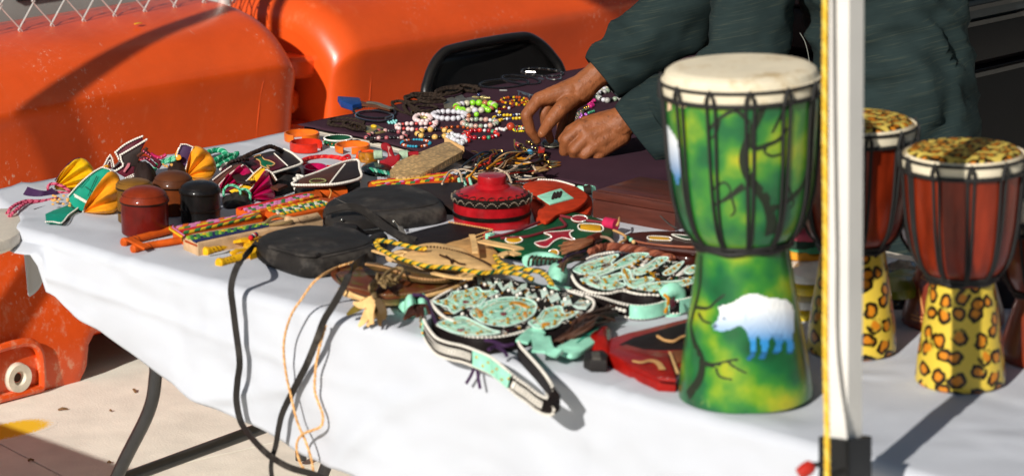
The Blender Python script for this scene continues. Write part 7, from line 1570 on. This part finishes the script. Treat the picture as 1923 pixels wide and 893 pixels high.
# dark cord necklaces with metal pendants
m_dcord = leather("braided cord", '#2b221c', .7); m_brass = mat("aged brass", '#a3935c', .35, var=.3, scale=60, metal=.5, bump=.3, bscale=300); m_pew = mat("dark pewter", '#7a7464', .4, var=.3, scale=50, metal=.45, bump=.4, bscale=250)
CG = "dark cord necklaces with metal pendants"
def cordneck(label, loops, pend):
    c = P(*loops[0][:2]); t = thing("cord_necklace", label, "necklace", c, CG); t.name = "pendant_necklace"; ORG[t.name] = ORG.get("cord_necklace", c)
    for i, (cx, cy, rx, ry, rot) in enumerate(loops):
        braid("cord_strand", [P(x, y, .005+.004*i) for x, y in ell(cx, cy, rx, ry, 16, rot=rot, wob=.18, seed=cx)], .0040, [m_dcord, leather("braided cord light", '#3a2f27', .7), m_dcord], t, .012, closed=True)
    return t
t = cordneck("dark cord necklace with a brass hand pendant nearest the bare table edge", [(650, 230, 33, 8, 4), (640, 232, 22, 5, 2), (664, 236, 20, 6, 10)], None)
G().slab(catmull([P(x, y, .008) for x, y in ((680, 236), (694, 236), (706, 234), (716, 238), (726, 244), (712, 248), (698, 249), (688, 246))], 3, True), .005, bev=.0015).build("brass_pendant", m_brass, t)
inst("amber_stone", sphere_mesh(yel_s), P(702, 237, .010), t, (.0085, .006, .004))
G().tube([P(673+4*math.cos(a), 237+4*math.sin(a), .008) for a in np.linspace(0, 6.28, 12)[:-1]], .0013, 6, True).build("brass_ring", mgold, t)
t = cordneck("dark cord necklace with an oval brass pendant behind the pearl rings", [(757, 202, 21, 9, 25), (770, 206, 14, 7, 40), (800, 203, 20, 5, 0)], None)
G().slab(catmull([P(x, y, .008) for x, y in ((780, 212), (794, 208), (808, 208), (820, 213), (808, 219), (792, 219))], 3, True), .005, bev=.0015).build("brass_pendant", m_brass, t); inst("black_stone", sphere_mesh(jetb), P(800, 209, .010), t, (.006, .005, .005))
G().tube([P(776+3.6*math.cos(a), 212+3.6*math.sin(a), .008) for a in np.linspace(0, 6.28, 12)[:-1]], .0013, 6, True).build("brass_ring", mgold, t)
t = cordneck("coiled dark cord necklace with a large pewter cross", [(795, 183, 36, 7, -3), (800, 180, 30, 5, 4), (790, 186, 30, 6, -6), (812, 188, 24, 4, 0)], None)
for q in (((832, 186), (850, 181), (858, 186), (858, 201), (846, 203), (834, 199)), ((854, 181), (868, 177), (874, 183), (878, 193), (866, 197), (858, 194)), ((872, 184), (886, 181), (898, 187), (896, 194), (882, 194))): G().slab([P(x, y, .010) for x, y in q], .007, bev=.003).build("cross_arm", m_pew, t)
t = cordneck("dark cord necklace with a star shaped pendant by the black chair", [(858, 168, 38, 6, -4), (880, 166, 20, 5, 10), (842, 172, 24, 5, -8)], None)
for k in range(5):
    a = 2*math.pi*k/5; c = P(903, 182, .008); G().slab([c+(RT*math.cos(a+x)+FH*math.sin(a+x))*r_ for x, r_ in ((-.5, .006), (-.25, .022), (.25, .022), (.5, .006))], .004, bev=.0012).build("star_arm", m_brass, t)
inst("blue_stone", sphere_mesh(navy), P(899, 178, .010), t, (.004,)*3)
# blue ended brush
t = thing("brush", "leather bound tool with a blue wrapped end at the far cloth edge", "tool", P(680, 192))
G().slab([P(x, y, .017) for x, y in ((634, 180), (676, 183), (679, 193), (662, 197), (640, 190))], .015, bev=.003).build("blue_end", leather("blue", '#1c3f7a', .4), t)
G().ribbon(catmull([P(x, y, .012) for x, y in ((660, 190), (680, 195), (700, 198), (712, 200), (735, 206))], 5), [.022-.0006*i for i in range(21)], .006, ZZ).build("shaft", leather("mahogany", '#5a3626', .4), t)
G().ribbon(catmull([P(x, y, .016) for x, y in ((690, 192), (706, 194), (720, 199), (736, 204))], 5), .012, .003, ZZ).build("twisted_wire", m_pew, t)
# earrings
EG = "earrings laid out on the purple cloth"
def earring(label, pts_list, m, extra=()):
    t = thing("earring", label, "earring", P(*pts_list[0][0]), EG)
    for pts in pts_list: G().tube(catmull([P(x, y, z) for x, y, z in [(p+(.006,))[:3] for p in pts]], 5), .0015, 6).build("wire_hook", m, t)
    for x, y, z, r_, m_ in extra: inst("bead", sphere_mesh(m_), P(x, y, z), t, (r_,)*3)
    return t
m_bronze = mat("bronze wire", '#a8804a', .3, metal=.9, bump=0); m_gold = mat("gold leaf", '#c9ae62', .25, metal=.95, bump=0)
earring("small bronze hook earring lying alone near the bare table edge", [[(886, 284, .012), (894, 285, .014), (900, 291, .010), (904, 298, .006)], [(898, 290, .012), (896, 296, .006), (904, 300, .004)]], m_bronze, [(903, 289, .011, .003, mgold), (907, 290, .011, .003, mgold), (908, 296, .008, .0028, m_bronze)])
t = earring("pair of bronze hook earrings with long leaf drops above the cord bundle", [[(919, 285, .012), (923, 282, .016), (927, 289, .010), (926, 296, .006)], [(922, 283, .014), (930, 281, .018), (933, 290, .010), (938, 297, .006)], [(934, 283, .014), (942, 282, .016), (944, 290, .008), (942, 296, .006)]], m_bronze, [(946, 288, .010, .004, m_silver), (949, 291, .010, .0034, m_silver)])
G().slab(catmull([P(x, y, .007) for x, y in ((938, 298), (955, 294), (976, 294), (978, 298), (958, 300))], 3, True), .003, bev=.001).build("leaf_drop", m_brass, t)
t = earring("gold earring pair with red tags and a blue bead below the pinching fingers", [[(966, 262, .020), (967, 276, .010), (972, 283, .004)], [(972, 272, .016), (980, 270, .012), (984, 278, .008), (994, 281, .006)], [(978, 276, .012), (986, 284, .006)]], m_gold, [(984, 278, .008, .003, m_gold), (990, 281, .008, .003, m_gold), (1000, 277, .010, .0035, m_silver), (1006, 278, .010, .003, m_gold)])
inst("blue_bead", sphere_mesh(bead_mat("sky blue", '#4f93b8', .35), (14, 9)), P(995, 286, .010), t, (.0072,)*3)
G().slab([P(x, y, .016) for x, y in ((966, 264), (976, 268), (974, 274), (967, 271))], .002).build("red_tag", L_red, t)
t = earring("gold leaf earring with a red tag close to the closed hand", [[(1012, 280, .020), (1012, 288, .014), (1016, 306, .004)], [(1018, 284, .018), (1022, 294, .012), (1024, 304, .006)]], m_gold, [(1024, 292, .012, .0042, m_gold), (1021, 300, .008, .0034, m_gold), (1030, 303, .008, .003, m_gold)])
G().slab([P(x, y, .020) for x, y in ((1012, 274), (1024, 278), (1022, 285), (1010, 286))], .002).build("red_tag", L_red, t)
for dy in (0, 5): G().slab(catmull([P(x, y+dy, .007) for x, y in ((1020, 302), (1036, 301), (1054, 304), (1040, 308), (1026, 307))], 3, True), .002, bev=.0008).build("leaf_drop", m_gold, t)
t = earring("gold pendant earring directly beneath the pinching fingertips", [[(989, 264, .016), (988, 270, .008)], [(1000, 266, .014), (1010, 272, .010)]], m_gold, [(994, 267, .012, .0048, m_gold), (999, 271, .010, .003, m_gold)])
t = thing("pendant", "dark round pendant disc held between both hands", "pendant", P(1035, 272))
G().lathe([(0, .004), (.018, .004), (.021, .002), (.021, 0), (0, 0)], P(1036, 271, .008), ZZ*.9+RT*.1-FH*.25, 28).build("disc", mat("dark horn disc", '#2b2f2b', .25, coat=.4, bump=.05), t)
G().tube([P(1036+19*math.cos(a), 270+6*math.sin(a), .0125) for a in np.linspace(0, 6.28, 24)[:-1]], .0014, 6, True).build("disc_rim", m_pew, t)
